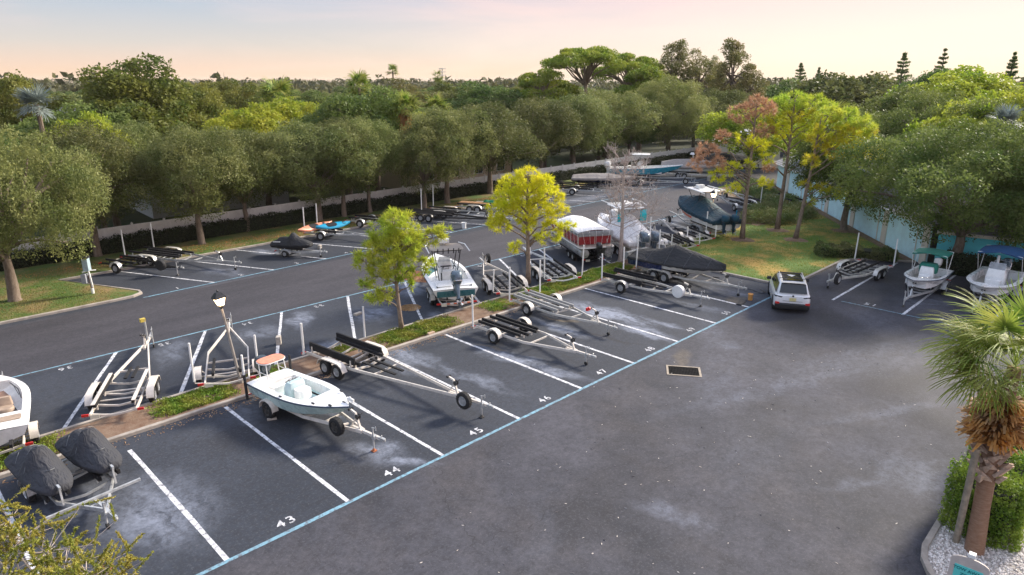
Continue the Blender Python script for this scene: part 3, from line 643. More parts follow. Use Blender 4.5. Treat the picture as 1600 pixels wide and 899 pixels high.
def build_trailer(t, L_, W, tandem, fm, bm_, bunks, low, fend, posts, posth, spare, spare_cover, rear, jackwheel, cross, zf, winch, knee, jack, rimd, vcross, wr, tape, plate_, narrow):
    hy = W/2-.40; xr = rear if rear is not None else (-1.9 if tandem else -1.5); xk = L_*knee; xe = L_*.80
    for s in (-1, 1):
        f = MB(); f.bar((xr, s*(hy-narrow), zf), (xk, s*hy, zf), .055, .12); f.bar((xk-.02, s*hy, zf), (xe, s*.06, zf+.02), .055, .12); f.build('side_rail', fm, t, bevel=.006)
    f = MB(); f.bar((xe-.6, 0, zf+.02), (L_-.18, 0, zf+.04), .09, .10); f.build('tongue', fm, t, bevel=.006)
    f = MB(); f.box((L_-.10, 0, zf+.06), (.26, .10, .07)); f.lathe((L_, 0, zf+.03), [(-.05, .05), (0, .06), (.05, .05)], 'Z', 10); f.bar((L_-.16, 0, zf+.08), (L_-.1, 0, zf+.18), .03, .02); f.build('coupler', galv, t)
    xs = cross or ([xr+.1, xr+1.1, .2, xk-.1, xk+.9] if not tandem else [xr+.1, -1.0, 0, 1.0, xk, xk+1.1])
    for i, x in enumerate(xs):
        yy = hy if x < xk else hy + (.06-hy)*(x-xk)/(xe-xk)
        if yy < .12: continue
        b = MB(); dz = .13 if (vcross and i < len(xs)-1) else 0
        b.path([(x, -yy, zf-.02), (x, -yy*.5, zf-.02-dz*.6), (x, 0, zf-.02-dz), (x, yy*.5, zf-.02-dz*.6), (x, yy, zf-.02)], .05, .07); b.build('crossmember', fm, t)
    for (y, x0, x1) in bunks:
        for s in (-1, 1):
            b = MB(); b.bar((x0, s*y, zf+.24), (x1, s*y*1.0, zf+.20), .10, .14); bo = b.build('bunk', bm_, t, bevel=.015)
            for x in (x0+.3, (x0+x1)/2, x1-.3): k = MB(); k.bar((x, s*y, zf-.04), (x, s*y, zf+.16), .05, .05, up=(1, 0, 0)); k.build('bunk_bracket', fm, bo)
    if low:
        for (y, x0, x1) in low:
            for s in (-1, 1): b = MB(); b.bar((x0, s*y, zf+.10), (x1, s*y, zf+.08), .12, .06); b.build('bunk', bm_, t, bevel=.01)
    axs = (-.40, .40) if tandem else (0,)
    for x in axs:
        b = MB(); b.tube([(x, -W/2+.15, wr), (x, W/2-.15, wr)], .035, 8); b.build('axle', fm, t)
        for s in (-1, 1): wheel(t, x, s*(W/2-.11), s, wr, dark=rimd)
    for s in (-1, 1):
        b = MB(); y0, y1 = s*(W/2-.245), s*(W/2+.02)
        if tandem: pr = [(-.86, .42), (-.74, .66), (-.55, .76), (0, .78), (.55, .76), (.74, .66), (.86, .42)]
        else: pr = [(-.42, .40), (-.38, .60), (-.22, .74), (0, .79), (.22, .74), (.38, .60), (.42, .40)]
        pr = [(x, z*wr/.33*.98) for x, z in pr]
        V = []; 
        for (x, z) in pr: V += [(x, y0, z), (x, y1, z), (x, y1, z-.05), (x, y1-.012*s, z-.05), (x, y1-.012*s, z-.012), (x, y0, z-.012)]
        F = []
        for i in range(len(pr)-1):
            for k in range(6): F.append((i*6+k, i*6+(k+1) % 6, (i+1)*6+(k+1) % 6, (i+1)*6+k))
        F += [(0, 1, 2, 3, 4, 5), tuple(len(pr)*6-6+k for k in range(6))]
        b.add(V, F)
        b.bar((-.1, s*hy, zf), (-.1, y0, .6), .04, .04)
        fo = b.build('fender', fend or fm, t, True)
        lb = MB(); lb.box((xr-.03, s*(W/2-.25), zf+.02), (.05, .22, .09)); lb.build('tail_light', redl, t)
        tb_ = MB(); tb_.bar((xr, s*hy, zf), (xr, s*(W/2-.14), zf), .05, .06); tb_.build('light_bracket', fm, t)
    if plate_:
        b = MB(); b.box((xr-.04, W/2-.55, zf-.06), (.012, .30, .15)); b.build('licence_plate', plate, t)
    if tape:
        for k in range(8): b = MB(); b.box((xr-.035, -hy+.2+k*(2*hy-.4)/7, zf), (.012, .16, .07)); b.build('reflective_tape', orangel if k % 2 == 0 else pvc, t)
        b = MB(); b.bar((xr, -hy, zf), (xr, hy, zf), .05, .09); b.build('rear_bar', fm, t)
    if winch:
        xw = xe-.35; b = MB(); b.bar((xw+.25, 0, zf), (xw, 0, zf+.62), .07, .07, up=(1, 0, 0)); b.bar((xw+.02, 0, zf+.60), (xw-.22, 0, zf+.66), .06, .06); b.bar((xw-.25, 0, zf+.02), (xw+.04, 0, zf+.45), .04, .04); wo = b.build('winch_post', fm, t)
        c = MB(); c.lathe((xw+.12, 0, zf+.5), [(-.07, .07), (-.05, .10), (-.05, .05), (.05, .05), (.05, .10), (.07, .07)], 'Y', 10); c.bar((xw+.12, .08, zf+.5), (xw+.2, .16, zf+.62), .02, .02); c.build('winch', rimdark, wo)
        c = MB(); c.lathe((xw-.24, 0, zf+.68), [(-.09, .05), (-.02, .025), (.02, .025), (.09, .05)], 'Y', 8); c.build('bow_roller', blackm, wo)
    if jack:
        xj = L_-.42; s = -1; b = MB(); y = s*.11; b.tube([(xj, y, .16), (xj, y, zf+.42)], .032, 8); b.tube([(xj, y, .05 if not jackwheel else .15), (xj, y, .3)], .024, 8); b.bar((xj, y, zf+.42), (xj+.16, y, zf+.44), .02, .02); b.tube([(xj+.16, y, zf+.36), (xj+.16, y, zf+.5)], .016, 6)
        b.box((xj, y/2, zf+.04), (.12, .14, .12)); jo = b.build('jack', galv, t)
        c = MB()
        if jackwheel: c.lathe((xj+.02, y, .085), [(-.035, .05), (-.035, .085), (.035, .085), (.035, .05)], 'Y', 12)
        else: c.box((xj, y, .025), (.16, .16, .03)); c.tube([(xj, y, .02), (xj, y, .12)], [.08, .03], 8)
        c.build('jack_wheel' if jackwheel else 'jack_foot', rubber if jackwheel else (mat('rusty_foot', (.36, .12, .05), .8, 0, .3, 12) if rimd else rimdark), jo)
    if spare:
        x, y = spare; so_ = wheel(t, x, y, 1 if y > 0 else -1, wr, dark=rimd, name='spare_wheel'); so_.location.z = zf+.22
        b = MB(); b.bar((x, y*.2, zf), (x, y, zf+.12), .05, .05); b.build('spare_bracket', fm, so_)
        so_.children[-1].location = (-x, -y, -zf-.22)
        if spare_cover:
            c = MB(); sg = 1 if y > 0 else -1; c.lathe((0, 0, 0), [(-.13*sg, .30), (-.12*sg, .355), (.10*sg, .36), (.135*sg, .34), (.14*sg, .001)], 'Y', 28, cap=False); c.build('spare_wheel_cover', spare_cover, so_, True)
    if posts:
        for s, mm in zip((-1, 1), posts if isinstance(posts, (tuple, list)) else (posts, posts)):
            if mm is None: continue
            b = MB(); lx, ly = random.uniform(-.05, .05), random.uniform(-.05, .05); b.tube([(xr+.15, s*(hy+.06), zf), (xr+.15, s*(W/2-.04), zf+.03), (xr+.15, s*(W/2-.02), zf+.25)], .022, 6); pe = b.build('guide_post_arm', fm, t)
            c = MB(); c.tube([(xr+.15, s*(W/2-.02), zf+.12), (xr+.15+lx, s*(W/2-.02)+ly, zf+posth)], .042, 10); c.build('guide_post', mm, t)
# ---------------------------------------------------------------- boats
class Hull:
    def __init__(s, x0, L_, B, k0, s0, sr=.35, rise=None, rake=.75, p=2.4, N=22, stern=.94, dead=.26, tst=.42):
        s.x0, s.L, s.B, s.k0, s.s0, s.sr, s.rake, s.p, s.N, s.stern, s.dead, s.tst = x0, L_, B, k0, s0, sr, rake, p, N, stern, dead, tst
        s.rise = rise if rise is not None else (s0+sr-k0)*.72
    def u(s, t): return max(0, (t-s.tst)/(1-s.tst))
    def b(s, t): return s.B/2*(s.stern+(1-s.stern)*min(1, t/.4))*max(0, 1-s.u(t)**s.p)
    def sh(s, t): return s.s0+s.sr*t**1.7
    def X(s, t): return s.x0+t*s.L
    def sec(s, t):
        u = s.u(t); b = s.b(t); x = s.X(t); kz = s.k0+s.rise*u**2.8; cz = s.k0+s.dead+(s.rise*.62)*u**2.0
        cz = min(cz, s.sh(t)-.12); kx = x-s.rake*u**2; cx = x-s.rake*.55*u**2; c = b*(.86-.30*u**1.2)
        z = s.sh(t); m1 = (cz+z)/2
        return [(kx, 0, kz), ((kx+cx)/2, c*.5, (kz+cz)/2-.01), (cx, c, cz), (cx, c+.03*min(1, b*3), cz+.03), ((cx+x)/2, c+(b-c)*.62, m1), (x, b, z-.06), (x, b+.012, z)]
    def ts(s): return [i/s.N if i < s.N else .9995 for i in range(s.N+1)]
def boat_hull(parent, h, hm, bottom=None, railm=None, gun=.22, t0=.10, t1=.80, fz=None, deck=None, liner=None, rubber_=True, cock=True, transom_notch=False, camber=.03):
    deck = deck or gel; liner = liner or floorm; ts = h.ts(); T = MB(); Bt = MB()
    for s in (1, -1):
        for bb, sl_ in ((Bt, slice(0, 4)), (T, slice(3, 7))):
            rings = [[(x, s*y, z) for x, y, z in h.sec(t)[sl_]] for t in ts]
            if s < 0: rings = [r[::-1] for r in rings]
            bb.loft(rings, cap=False, closed=False)
    S0 = h.sec(0); P = [(x, y, z) for x, y, z in S0] + [(x, -y, z) for x, y, z in S0[::-1][:-1]]
    T.add(P, [tuple(range(len(P)))])
    T.build('hull_sides', hm, parent, True); Bt.build('hull_bottom', bottom or hm, parent, True)
    rl = MB()
    for s in (1, -1): rl.tube([(h.X(t), s*(h.b(t)+.015), h.sh(t)-.03) for t in ts], .026, 6)
    rl.build('rub_rail', railm or rail, parent, True)
    # deck
    D = MB(); n = len(ts)
    if not cock:
        rings = [[(h.X(t), h.b(t)*q, h.sh(t)+camber*(1-q*q)) for q in (-1, -.5, 0, .5, 1)] for t in ts]; D.loft(rings, cap=False, closed=False)
        D.build('deck', deck, parent, True); return
    fz = fz if fz is not None else h.s0-.5
    def inner(t): return max(.001, h.b(t)-gun)
    aft = [t for t in ts if t <= t0+1e-6]+[t0]; mid = [t0]+[t for t in ts if t0 < t < t1]+[t1]; fore = [t1]+[t for t in ts if t > t1]
    if len(aft) > 1:
        D.loft([[(h.X(t), h.b(t)*q, h.sh(t)+camber*(1-q*q)) for q in (-1, -.5, 0, .5, 1)] for t in sorted(set(aft))], cap=False, closed=False)
    D.loft([[(h.X(t), h.b(t)*q, h.sh(t)+camber*(1-q*q)) for q in (-1, -.5, 0, .5, 1)] for t in fore], cap=False, closed=False)
    for s in (1, -1):
        D.loft([[(h.X(t), s*h.b(t), h.sh(t)), (h.X(t), s*inner(t), h.sh(t)+.012), (h.X(t), s*(inner(t)+.03), h.sh(t)-.05)] for t in mid], cap=False, closed=False)
    D.build('deck', deck, parent, True)
    Lr = MB(); 
    for s in (1, -1): Lr.loft([[(h.X(t), s*inner(t), h.sh(t)+.012), (h.X(t), s*inner(t)*.96, fz)] for t in mid], cap=False, closed=False)
    for t in (t0, t1): Lr.add([(h.X(t), -inner(t), h.sh(t)+.02), (h.X(t), inner(t), h.sh(t)+.02), (h.X(t), inner(t)*.96, fz), (h.X(t), -inner(t)*.96, fz)], [(0, 1, 2, 3)])
    Lr.build('cockpit_liner', deck, parent, True)
    Fl = MB(); Fl.loft([[(h.X(t), inner(t)*.97, fz+.004), (h.X(t), -inner(t)*.97, fz+.004)] for t in mid], cap=False, closed=False); Fl.build('cockpit_floor', liner, parent)
def rrect(cx, cy, hx, hy, z, n=3, k=.35):
    P = []; r = min(hx, hy)*k*2 if k < .5 else min(hx, hy)
    r = min(r, hx, hy)
    for qx, qy, a0 in ((1, 1, 0), (-1, 1, 90), (-1, -1, 180), (1, -1, 270)):
        for i in range(n+1):
            a = R(a0+90*i/n); P.append((cx+qx*(hx-r)+r*math.cos(a), cy+qy*(hy-r)+r*math.sin(a), z))
    return P
def outboard(parent, x, y, z, tilt=0.0, s=1.0, cm=None, leg=None, rot=0.0):
    """mounted on a transom at (x, y), z = transom top; trimmed up by `tilt` (radians)"""
    o = bpy.data.objects.new('outboard_motor', None); col.objects.link(o); o.parent = parent; o.location = (x, y, z); o.rotation_euler = (0, tilt, rot); o.scale = (s, s, s); o.empty_display_size = .2
    cm = cm or cowl; leg = leg or cm
    b = MB(); b.loft([rrect(-.30, 0, .24, .17, .04), rrect(-.32, 0, .33, .22, .16), rrect(-.32, 0, .35, .24, .34), rrect(-.31, 0, .34, .23, .50), rrect(-.28, 0, .28, .19, .60), rrect(-.26, 0, .16, .10, .64)]); b.build('cowling', cm, o, True)
    b = MB(); b.loft([rrect(-.32, 0, .30, .205, .105), rrect(-.32, 0, .325, .222, .125), rrect(-.32, 0, .325, .222, .15)]); b.build('cowling_band', chrome if cm is cowl else rail, o, True)
    b = MB(); b.loft([rrect(-.26, 0, .17, .12, .06), rrect(-.26, 0, .15, .09, -.35), rrect(-.28, 0, .15, .05, -.60), rrect(-.30, 0, .17, .035, -.78)]); b.box((-.34, 0, -.62), (.42, .26, .025)); b.lathe((-.30, 0, -.80), [(-.30, .02), (-.22, .06), (.10, .065), (.22, .01)], 'X', 10); b.loft([rrect(-.26, 0, .12, .014, -.80), rrect(-.32, 0, .05, .008, -1.02)])
    b.box((-.06, 0, -.10), (.10, .26, .34)); b.box((.02, 0, -.02), (.06, .22, .22)); b.build('midsection', leg, o, True)
    b = MB()
    for k in range(3):
        a = 2*math.pi*k/3; b.add([(-.64, .03*math.cos(a), -.80+.03*math.sin(a)), (-.62, .17*math.cos(a-.35), -.80+.17*math.sin(a-.35)), (-.66, .18*math.cos(a+.35), -.80+.18*math.sin(a+.35)), (-.61, .10*math.cos(a+.6), -.80+.10*math.sin(a+.6))], [(0, 1, 2, 3)])
    b.lathe((-.62, 0, -.80), [(-.06, .03), (.12, .045)], 'X', 8); b.build('propeller', rimm, o)
    return o
def console(parent, x, z, w_=.75, d=.6, h=1.0, m=None, wind=True, seat=True, seatm=None, front=True):
    m = m or gel; o = None
    b = MB(); b.loft([rrect(x, 0, d/2, w_/2, z, 2, .15), rrect(x, 0, d/2, w_/2, z+h*.55, 2, .15), rrect(x+d*.07, 0, d*.40, w_*.46, z+h*.86, 2, .15), rrect(x+d*.12, 0, d*.28, w_*.42, z+h, 2, .15)]); o = b.build('console', m, parent, True)
    if front: b = MB(); b.loft([rrect(x+d/2+.26, 0, .24, w_*.38, z, 2, .2), rrect(x+d/2+.25, 0, .23, w_*.37, z+.42, 2, .2)]); b.build('console_seat', seatm or m, o, True)
    b = MB(); b.box((x-d*.34, 0, z+h*.80), (.02, w_*.7, .22), ry=-.6); b.build('dashboard', plast, o)
    b = MB(); ring = [(x-d*.55+.05*math.sin(a)*0, .17*math.cos(a), z+h*.72+.17*math.sin(a)) for a in np.linspace(0, 2*math.pi, 15)]
    b.tube(ring, .014, 5, cap=False); b.bar((x-d*.55, -.15, z+h*.72), (x-d*.55, .15, z+h*.72), .02, .02); b.tube([(x-d*.55, 0, z+h*.72), (x-d*.35, 0, z+h*.68)], .02, 6); b.build('steering_wheel', blackm, o)
    if wind:
        b = MB(); b.add([(x+d*.30, -w_*.42, z+h*.92), (x+d*.30, w_*.42, z+h*.92), (x+d*.12, w_*.36, z+h+.32), (x+d*.12, -w_*.36, z+h+.32)], [(0, 1, 2, 3)]); b.add([(x+d*.31, -w_*.42, z+h*.92), (x+d*.31, w_*.42, z+h*.92), (x+d*.13, w_*.36, z+h+.32), (x+d*.13, -w_*.36, z+h+.32)], [(3, 2, 1, 0)]); b.build('windscreen', clear, o)
        b = MB(); b.tube([(x+d*.30, -w_*.45, z+h*.85), (x+d*.12, -w_*.38, z+h+.34), (x+d*.12, w_*.38, z+h+.34), (x+d*.30, w_*.45, z+h*.85)], .016, 6); b.build('grab_rail', chrome, o)
    return o
def leaning_post(parent, x, z, m=None, fr=None, w_=.8):
    b = MB()
    for s in (-1, 1): b.tube([(x-.12, s*w_/2, z), (x-.1, s*w_/2, z+.75)], .02, 6); b.tube([(x+.18, s*w_/2, z), (x+.12, s*w_/2, z+.75)], .02, 6)
    b.tube([(x-.16, -w_/2, z+.78), (x-.28, -w_/2, z+1.08), (x-.30, -w_/2+.12, z+1.16), (x-.30, w_/2-.12, z+1.16), (x-.28, w_/2, z+1.08), (x-.16, w_/2, z+.78)], .022, 6); o = b.build('leaning_post_frame', fr or blackm, parent)
    b = MB(); b.loft([rrect(x, 0, .20, w_/2+.03, z+.74, 2, .2), rrect(x, 0, .21, w_/2+.04, z+.84, 2, .2)]); b.build('leaning_post_cushion', m or geldirty, o, True)
def bimini(parent, x0, x1, hw, z, m, legs, zbase, hump=.10):
    b = MB(); rings = []
    for i in range(9):
        t = i/8; x = x0+(x1-x0)*t; zz = z+hump*math.sin(math.pi*t)*.5
        rings.append([(x, -hw-.01, zz-.10), (x, -hw, zz), (x, -hw*.5, zz+hump*.8), (x, 0, zz+hump), (x, hw*.5, zz+hump*.8), (x, hw, zz), (x, hw+.01, zz-.10), (x, hw-.01, zz-.09), (x, 0, zz+hump-.02), (x, -hw+.01, zz-.09)])
    b.loft(rings); o = b.build('bimini_canopy', m, parent, True)
    b = MB()
    for s in (-1, 1):
        for (xa, xb) in legs: b.tube([(xa, s*(hw+.02), zbase), (xb, s*hw, z+.02)], .016, 6)
    for (xa, xb) in legs: b.tube([(xb, -hw, z+.02), (xb, 0, z+hump-.03), (xb, hw, z+.02)], .016, 6)
    b.build('bimini_frame', pvc, parent)
def cover(parent, h, ridge, m, drop=.22, sag=.06, name='boat_cover', t0=0.0, t1=1.0, back=.12, seed=0):
    rs = np.random.RandomState(seed); xs, zs = zip(*ridge); rings = []; N = 34
    for i in range(N+1):
        t = t0+(t1-t0)*i/N; tt = min(t, .9995); b = h.b(tt)+.035; x = h.X(t); z = h.sh(tt); rz_ = float(np.interp(t, xs, zs))
        wv = .02*math.sin(i*2.3+seed)+.012*math.sin(i*5.1)
        x -= back*(1 if i == 0 else 0)*0
        half = [(1.0, z-drop+wv*1.5), (1.015, z-.02), (.98, z+.05), (.82, z+(rz_-z)*.26-sag+wv), (.55, z+(rz_-z)*.58-sag*.8+wv), (.27, z+(rz_-z)*.86-sag*.3), (0, rz_)]
        ring = [(x, -b*q, zz) for q, zz in half] + [(x, b*q, zz) for q, zz in half[::-1][1:]]
        rings.append(ring)
    mb = MB(); mb.loft(rings, cap=False, closed=False)
    # aft curtain
    r0 = rings[0]; low = [(r0[0][0]-.06, y, h.sh(0)-drop-.05) for _, y, _ in r0]; mb.loft([low, [(x-.05, y, z) for x, y, z in r0], r0], cap=False, closed=False)
    o = mb.build(name, m, parent, True)
    sm = o.modifiers.new('subdivision', 'SUBSURF'); sm.levels = sm.render_levels = 1
    so_ = o.modifiers.new('thickness', 'SOLIDIFY'); so_.thickness = .012
    return o
def ttop(parent, x0, x1, hw, z, zb, m, fm, xb0=None, xb1=None, slab=.07, hwb=None):
    xb0 = xb0 if xb0 is not None else x0+.3; xb1 = xb1 if xb1 is not None else x1-.4; hwb = hwb or hw*.62
    b = MB()
    for s in (-1, 1):
        b.tube([(xb0, s*hwb, zb), (x0+.25, s*hw*.8, z)], .028, 8); b.tube([(xb1, s*hwb, zb), (x1-.35, s*hw*.8, z)], .028, 8)
        b.tube([(xb0+.0, s*hwb, zb+.9), (xb1, s*hwb, zb+.95)], .022, 6); b.tube([(x0+.05, s*hw*.8, z), (x1-.05, s*hw*.8, z)], .024, 6)
    for x in (x0+.05, (x0+x1)/2, x1-.05): b.tube([(x, -hw*.8, z), (x, hw*.8, z)], .022, 6)
    b.build('tower_frame', fm, parent)
    b = MB(); b.loft([rrect((x0+x1)/2, 0, (x1-x0)/2-.02, hw-.02, z+.02, 4, .18), rrect((x0+x1)/2, 0, (x1-x0)/2, hw, z+.02+slab*.5, 4, .18), rrect((x0+x1)/2, 0, (x1-x0)/2-.06, hw-.06, z+.02+slab, 4, .18)]); b.build('hard_top', m, parent, True)
def boat(name, label, cat, o, ang, group=None, dz=0.0):
    return thing(name, label, cat, (o[0], o[1], dz), ang, group)
# ================================================================ TRAILERS AND BOATS, NEAR ROW
PI = math.pi
# stall 42: two covered jet skis on one trailer
tA, LA, aA, oA = trailer('jet_ski_trailer', 'galvanised double trailer under the two covered jet skis, nearest the left corner', (-3.05, 6.82), (-1.69, 3.70), W=2.3, side=-1, fm=galv, bunks=((.95, -1.3, 1.5), (.42, -1.3, 1.5)), rear=-1.2, zf=.42, winch=False, knee=.42, length=3.6)
b = MB(); b.bar((LA*.62, -1.25, .52), (LA*.62, 1.25, .52), .07, .07); b.build('front_bunk_rail', galv, tA)
for s in (-1, 1):
    b = MB(); b.bar((LA*.52, s*.70, .5), (LA*.50, s*.70, 1.05), .05, .05, up=(1, 0, 0)); b.bar((LA*.52, s*.70, 1.02), (LA*.40, s*.70, 1.05), .06, .1); w_ = b.build('bow_stop', galv, tA)
def jet_ski_covered(name, label, loc, rz, seam=True, group=None, sc=1.0, stripes=None, fabric=None, pitch=0.0):
    t = thing(name, label, 'jet ski', loc, rz, group); t.scale = (sc*.92, sc*.92, sc*.95); t.rotation_euler = (0, pitch, rz)
    st = [(-1.68, .50, .0, .48), (-1.66, .58, .0, .54), (-1.25, .62, 0, .60), (-1.15, .62, 0, .84), (-.7, .63, 0, .96), (-.25, .63, 0, .90), (-.10, .63, 0, 1.02), (.02, .63, 0, 1.30), (.26, .63, 0, 1.34), (.40, .62, .02, 1.16), (.62, .60, .03, .94), (1.05, .56, .06, .78), (1.45, .46, .12, .64), (1.68, .34, .20, .54), (1.74, .22, .28, .48)]
    b = MB(); rings = []
    for x, hw, z0, z1 in st:
        zm = z0+.34 if z0 < .2 else (z0+z1)/2; ridge = (.50 if z1 > 1.0 else .34) if z1 > .75 else .7
        rings.append([(x, 0, z0), (x, hw*.7, z0+.03), (x, hw, zm-.12), (x, hw*1.04, zm), (x, hw*.80, zm+(z1-zm)*.30), (x, hw*ridge, zm+(z1-zm)*.82), (x, 0, z1), (x, -hw*ridge, zm+(z1-zm)*.82), (x, -hw*.80, zm+(z1-zm)*.30), (x, -hw*1.04, zm), (x, -hw, zm-.12), (x, -hw*.7, z0+.03)])
    b.loft(rings); o = b.build('fitted_cover', fabric or ccharcoal, t, True); m_ = o.modifiers.new('subdivision', 'SUBSURF'); m_.levels = m_.render_levels = 1
    if seam:
        for xx in (-.75, .22, .98):
            b = MB(); P = []
            for k in range(15):
                a = -1+2*k/14; i = min(range(len(st)), key=lambda j: abs(st[j][0]-xx)); x_, hw, z0, z1 = st[i]; zz = z0+.22+(z1-z0-.22)*max(0, 1-abs(a)**1.7)
                P.append((xx+.10*math.sin(k*1.1), hw*1.03*a, zz+.012))
            b.tube(P, .011, 4); b.build('seam_piping', mat('seam_grey', (.16, .17, .18), .7), o)
    if stripes:
        for s in (-1, 1):
            b = MB(); b.bar((-1.0, s*.60, .33), (.3, s*.605, .31), .01, .05); b.build('green_hull_stripe', mat('lime_stripe', (.12, .55, .05), .4), t)
            b = MB(); b.bar((-1.35, s*.55, .56), (-.7, s*.56, .58), .01, .07); b.build('white_hull_graphic', pvc, t)
    return t
def loc_of(t_ang, o, x, y):
    d = Vector((math.cos(t_ang), math.sin(t_ang))); n_ = Vector((-d.y, d.x)); q = Vector((o.x, o.y))+d*x+n_*y; return (q.x, q.y)
pL = loc_of(aA, oA, .15, -.66); pR = loc_of(aA, oA, .15, .70)
jet_ski_covered('jet_ski', 'jet ski under a charcoal cover, the one nearer the left edge on the double trailer', (*pL, .60), aA, pitch=.02)
jet_ski_covered('jet_ski', 'jet ski under a charcoal cover, the one nearer the stall 43 line', (*pR, .60), aA, pitch=-.02)

# stall 44: flats skiff
tB, LB, aB, oB = trailer('boat_trailer', 'weathered single-axle trailer carrying the pale green skiff with the orange platform', (4.45, 6.69), (6.00, 1.52), W=2.0, side=-1, fm=cream, bunks=((.5, -1.2, 1.4),), rear=-1.35, spare=(None), rimd=True, jackwheel=False)
sp_ = wheel(tB, LB*.66, -.52, -1, .33, dark=True, name='spare_wheel'); sp_.location.z = .66
b = MB(); b.bar((0, .1, 0), (0, .5, -.1), .05, .05); b.build('spare_bracket', cream, sp_)
for s in (-1, 1):
    b = MB(); b.tube([(-1.25, s*.98, .42), (-1.25, s*1.0, 1.45)], .055, 10); b.build('black_post_sleeve', plast, tB)
    b = MB(); b.tube([(-1.25, s*1.0, 1.3), (-1.25, s*1.0, 2.25 if s < 0 else 1.6)], .042, 10); b.build('guide_post', pvc if s < 0 else plast, tB)
bt = boat('flats_skiff', 'pale green skiff with white deck and an orange-topped poling platform over its motor', 'boat', oB, aB)
h = Hull(-1.35, 4.95, 1.90, .42, 1.04, .20, rake=.55, p=2.3, dead=.16)
boat_hull(bt, h, pale, bottom=pale, railm=navyrail, gun=.26, t0=.16, t1=.66, fz=.74, liner=floort)
console(bt, .45, .72, .70, .45, .62, aqua, wind=False, seatm=gel)
b = MB(); b.tube([(.55, -.25, 1.30), (.50, -.22, 1.48), (.50, .22, 1.48), (.55, .25, 1.30)], .014, 6); b.build('console_rail', chrome, bt)
b = MB(); b.loft([rrect(-.30, 0, .18, .50, .73, 2, .2), rrect(-.30, 0, .18, .50, 1.02, 2, .2)]); b.build('rear_seat', gel, bt, True)
b = MB(); b.box((1.1, 0, .86), (.40, .9, .22)); b.build('cooler', brownv, bt) if False else None
b = MB()
for s in (-1, 1): b.tube([(-1.12, s*.42, 1.0), (-1.22, s*.38, 1.80)], .02, 6); b.tube([(-.60, s*.42, 1.02), (-.72, s*.38, 1.80)], .02, 6); b.tube([(-1.17, s*.40, 1.36), (-.66, s*.40, 1.36)], .014, 6)
b.tube([(-1.12, -.42, 1.0), (-1.12, .42, 1.0)], .016, 6); pf = b.build('poling_platform', pvc, bt)
b = MB(); b.loft([rrect(-.97, 0, .32, .52, 1.80, 4, .4), rrect(-.97, 0, .32, .52, 1.845, 4, .4)]); b.build('platform_top', orange, pf, True)
b = MB(); b.loft([rrect(-.97, 0, .34, .54, 1.78, 4, .4), rrect(-.97, 0, .34, .54, 1.815, 4, .4)]); b.build('platform_rim', pvc, pf, True)
outboard(bt, -1.36, 0, 1.06, .30, 1.0, mat('dark_cowling', (.035, .055, .07), .3, .1, .2, 3, coat=.3))
b = MB(); b.tube([(3.2, .25, 1.20), (3.35, .25, 1.42), (3.5, .2, 1.40)], .03, 6); b.box((3.42, .22, 1.36), (.34, .06, .10)); b.build('trolling_motor', pvc, bt)
for (x, y) in ((2.4, .62), (2.4, -.62), (.8, -.86), (-.8, .86), (3.0, -.35), (3.2, .1)):
    b = MB(); b.box((x, y, 1.235 if x > 2 else 1.11), (.14, .05, .05)); b.build('cleat', rail, bt)
b = MB(); b.bar((2.05, -.45, 1.235), (2.05, .45, 1.235), .02, .012); b.bar((2.05, 0, 1.24), (3.1, 0, 1.265), .02, .012); b.build('hatch_seam', geldirty, bt)

# stall 45: long tandem trailer
tC, LC, aC, oC = trailer('boat_trailer', 'empty long tandem trailer with tall black bunks and a spare wheel by its tongue', (8.06, 8.30), (10.22, 0.70), W=2.55, side=-1, tandem=True, fm=cream, bunks=((.62, -1.9, 1.2),), low=((.22, .9, 2.9),), spare=None, knee=.12, jackwheel=False, rear=-2.1, plate_=False)
for s in (-1, 1):
    b = MB(); b.bar((-2.0, s*.74, .80), (1.0, s*.74, .78), .10, .34); b.build('side_guide_bunk', carpet, tC, bevel=.015)
    for x_ in (-1.8, .8): b = MB(); b.bar((x_, s*.80, .5), (x_, s*.80, .8), .06, .06, up=(1, 0, 0)); b.build('bunk_bracket', cream, tC)
sp_ = wheel(tC, LC-1.05, -.38, -1, .33, name='spare_wheel'); sp_.location.z = .62
b = MB(); b.bar((0, .1, 0), (0, .36, -.08), .05, .05); b.build('spare_bracket', cream, sp_)
b = MB(); b.tube([(-2.0, -1.1, .5), (-2.0, -1.1, 1.95)], .05, 10); b.build('guide_post', pvc, tC)
# stall 47, 48, 49
trailer('boat_trailer', 'empty cream single-axle trailer with four thin black bunks in stall 47', (15.52, 6.15), (16.75, 1.02), W=2.35, side=-1, fm=cream, bunks=((.62, -1.5, 1.3), (.28, -1.6, 1.5)), posts=(pvc, None), posth=1.75, cross=(-1.4, -.3, .9, 1.9), vcross=False, zf=.42)
trailer('boat_trailer', 'empty aluminium trailer with bare grey bunks in stall 48', (19.59, 7.83), (20.33, 2.53), W=2.35, side=-1, fm=alum, bm_=greybunk, bunks=((.60, -1.6, 1.8), (.25, -1.6, 1.8)), posts=(pvc, pvc), posth=2.0, vcross=False, zf=.42)
b_red = MB(); b_red.box((0, 0, 0), (.26, .12, .14)); b_red.tube([(0, .05, -.04), (0, -.1, .10)], .05, 8)
ro = b_red.build('winch_cap', redl, None); ro.location = (*(20.17, 4.18), 1.10); ro.parent = col.objects['boat_trailer.003'] if False else None
tag(ro, 'small bright red rag tied on the winch post of the grey-bunked trailer', 'rag')
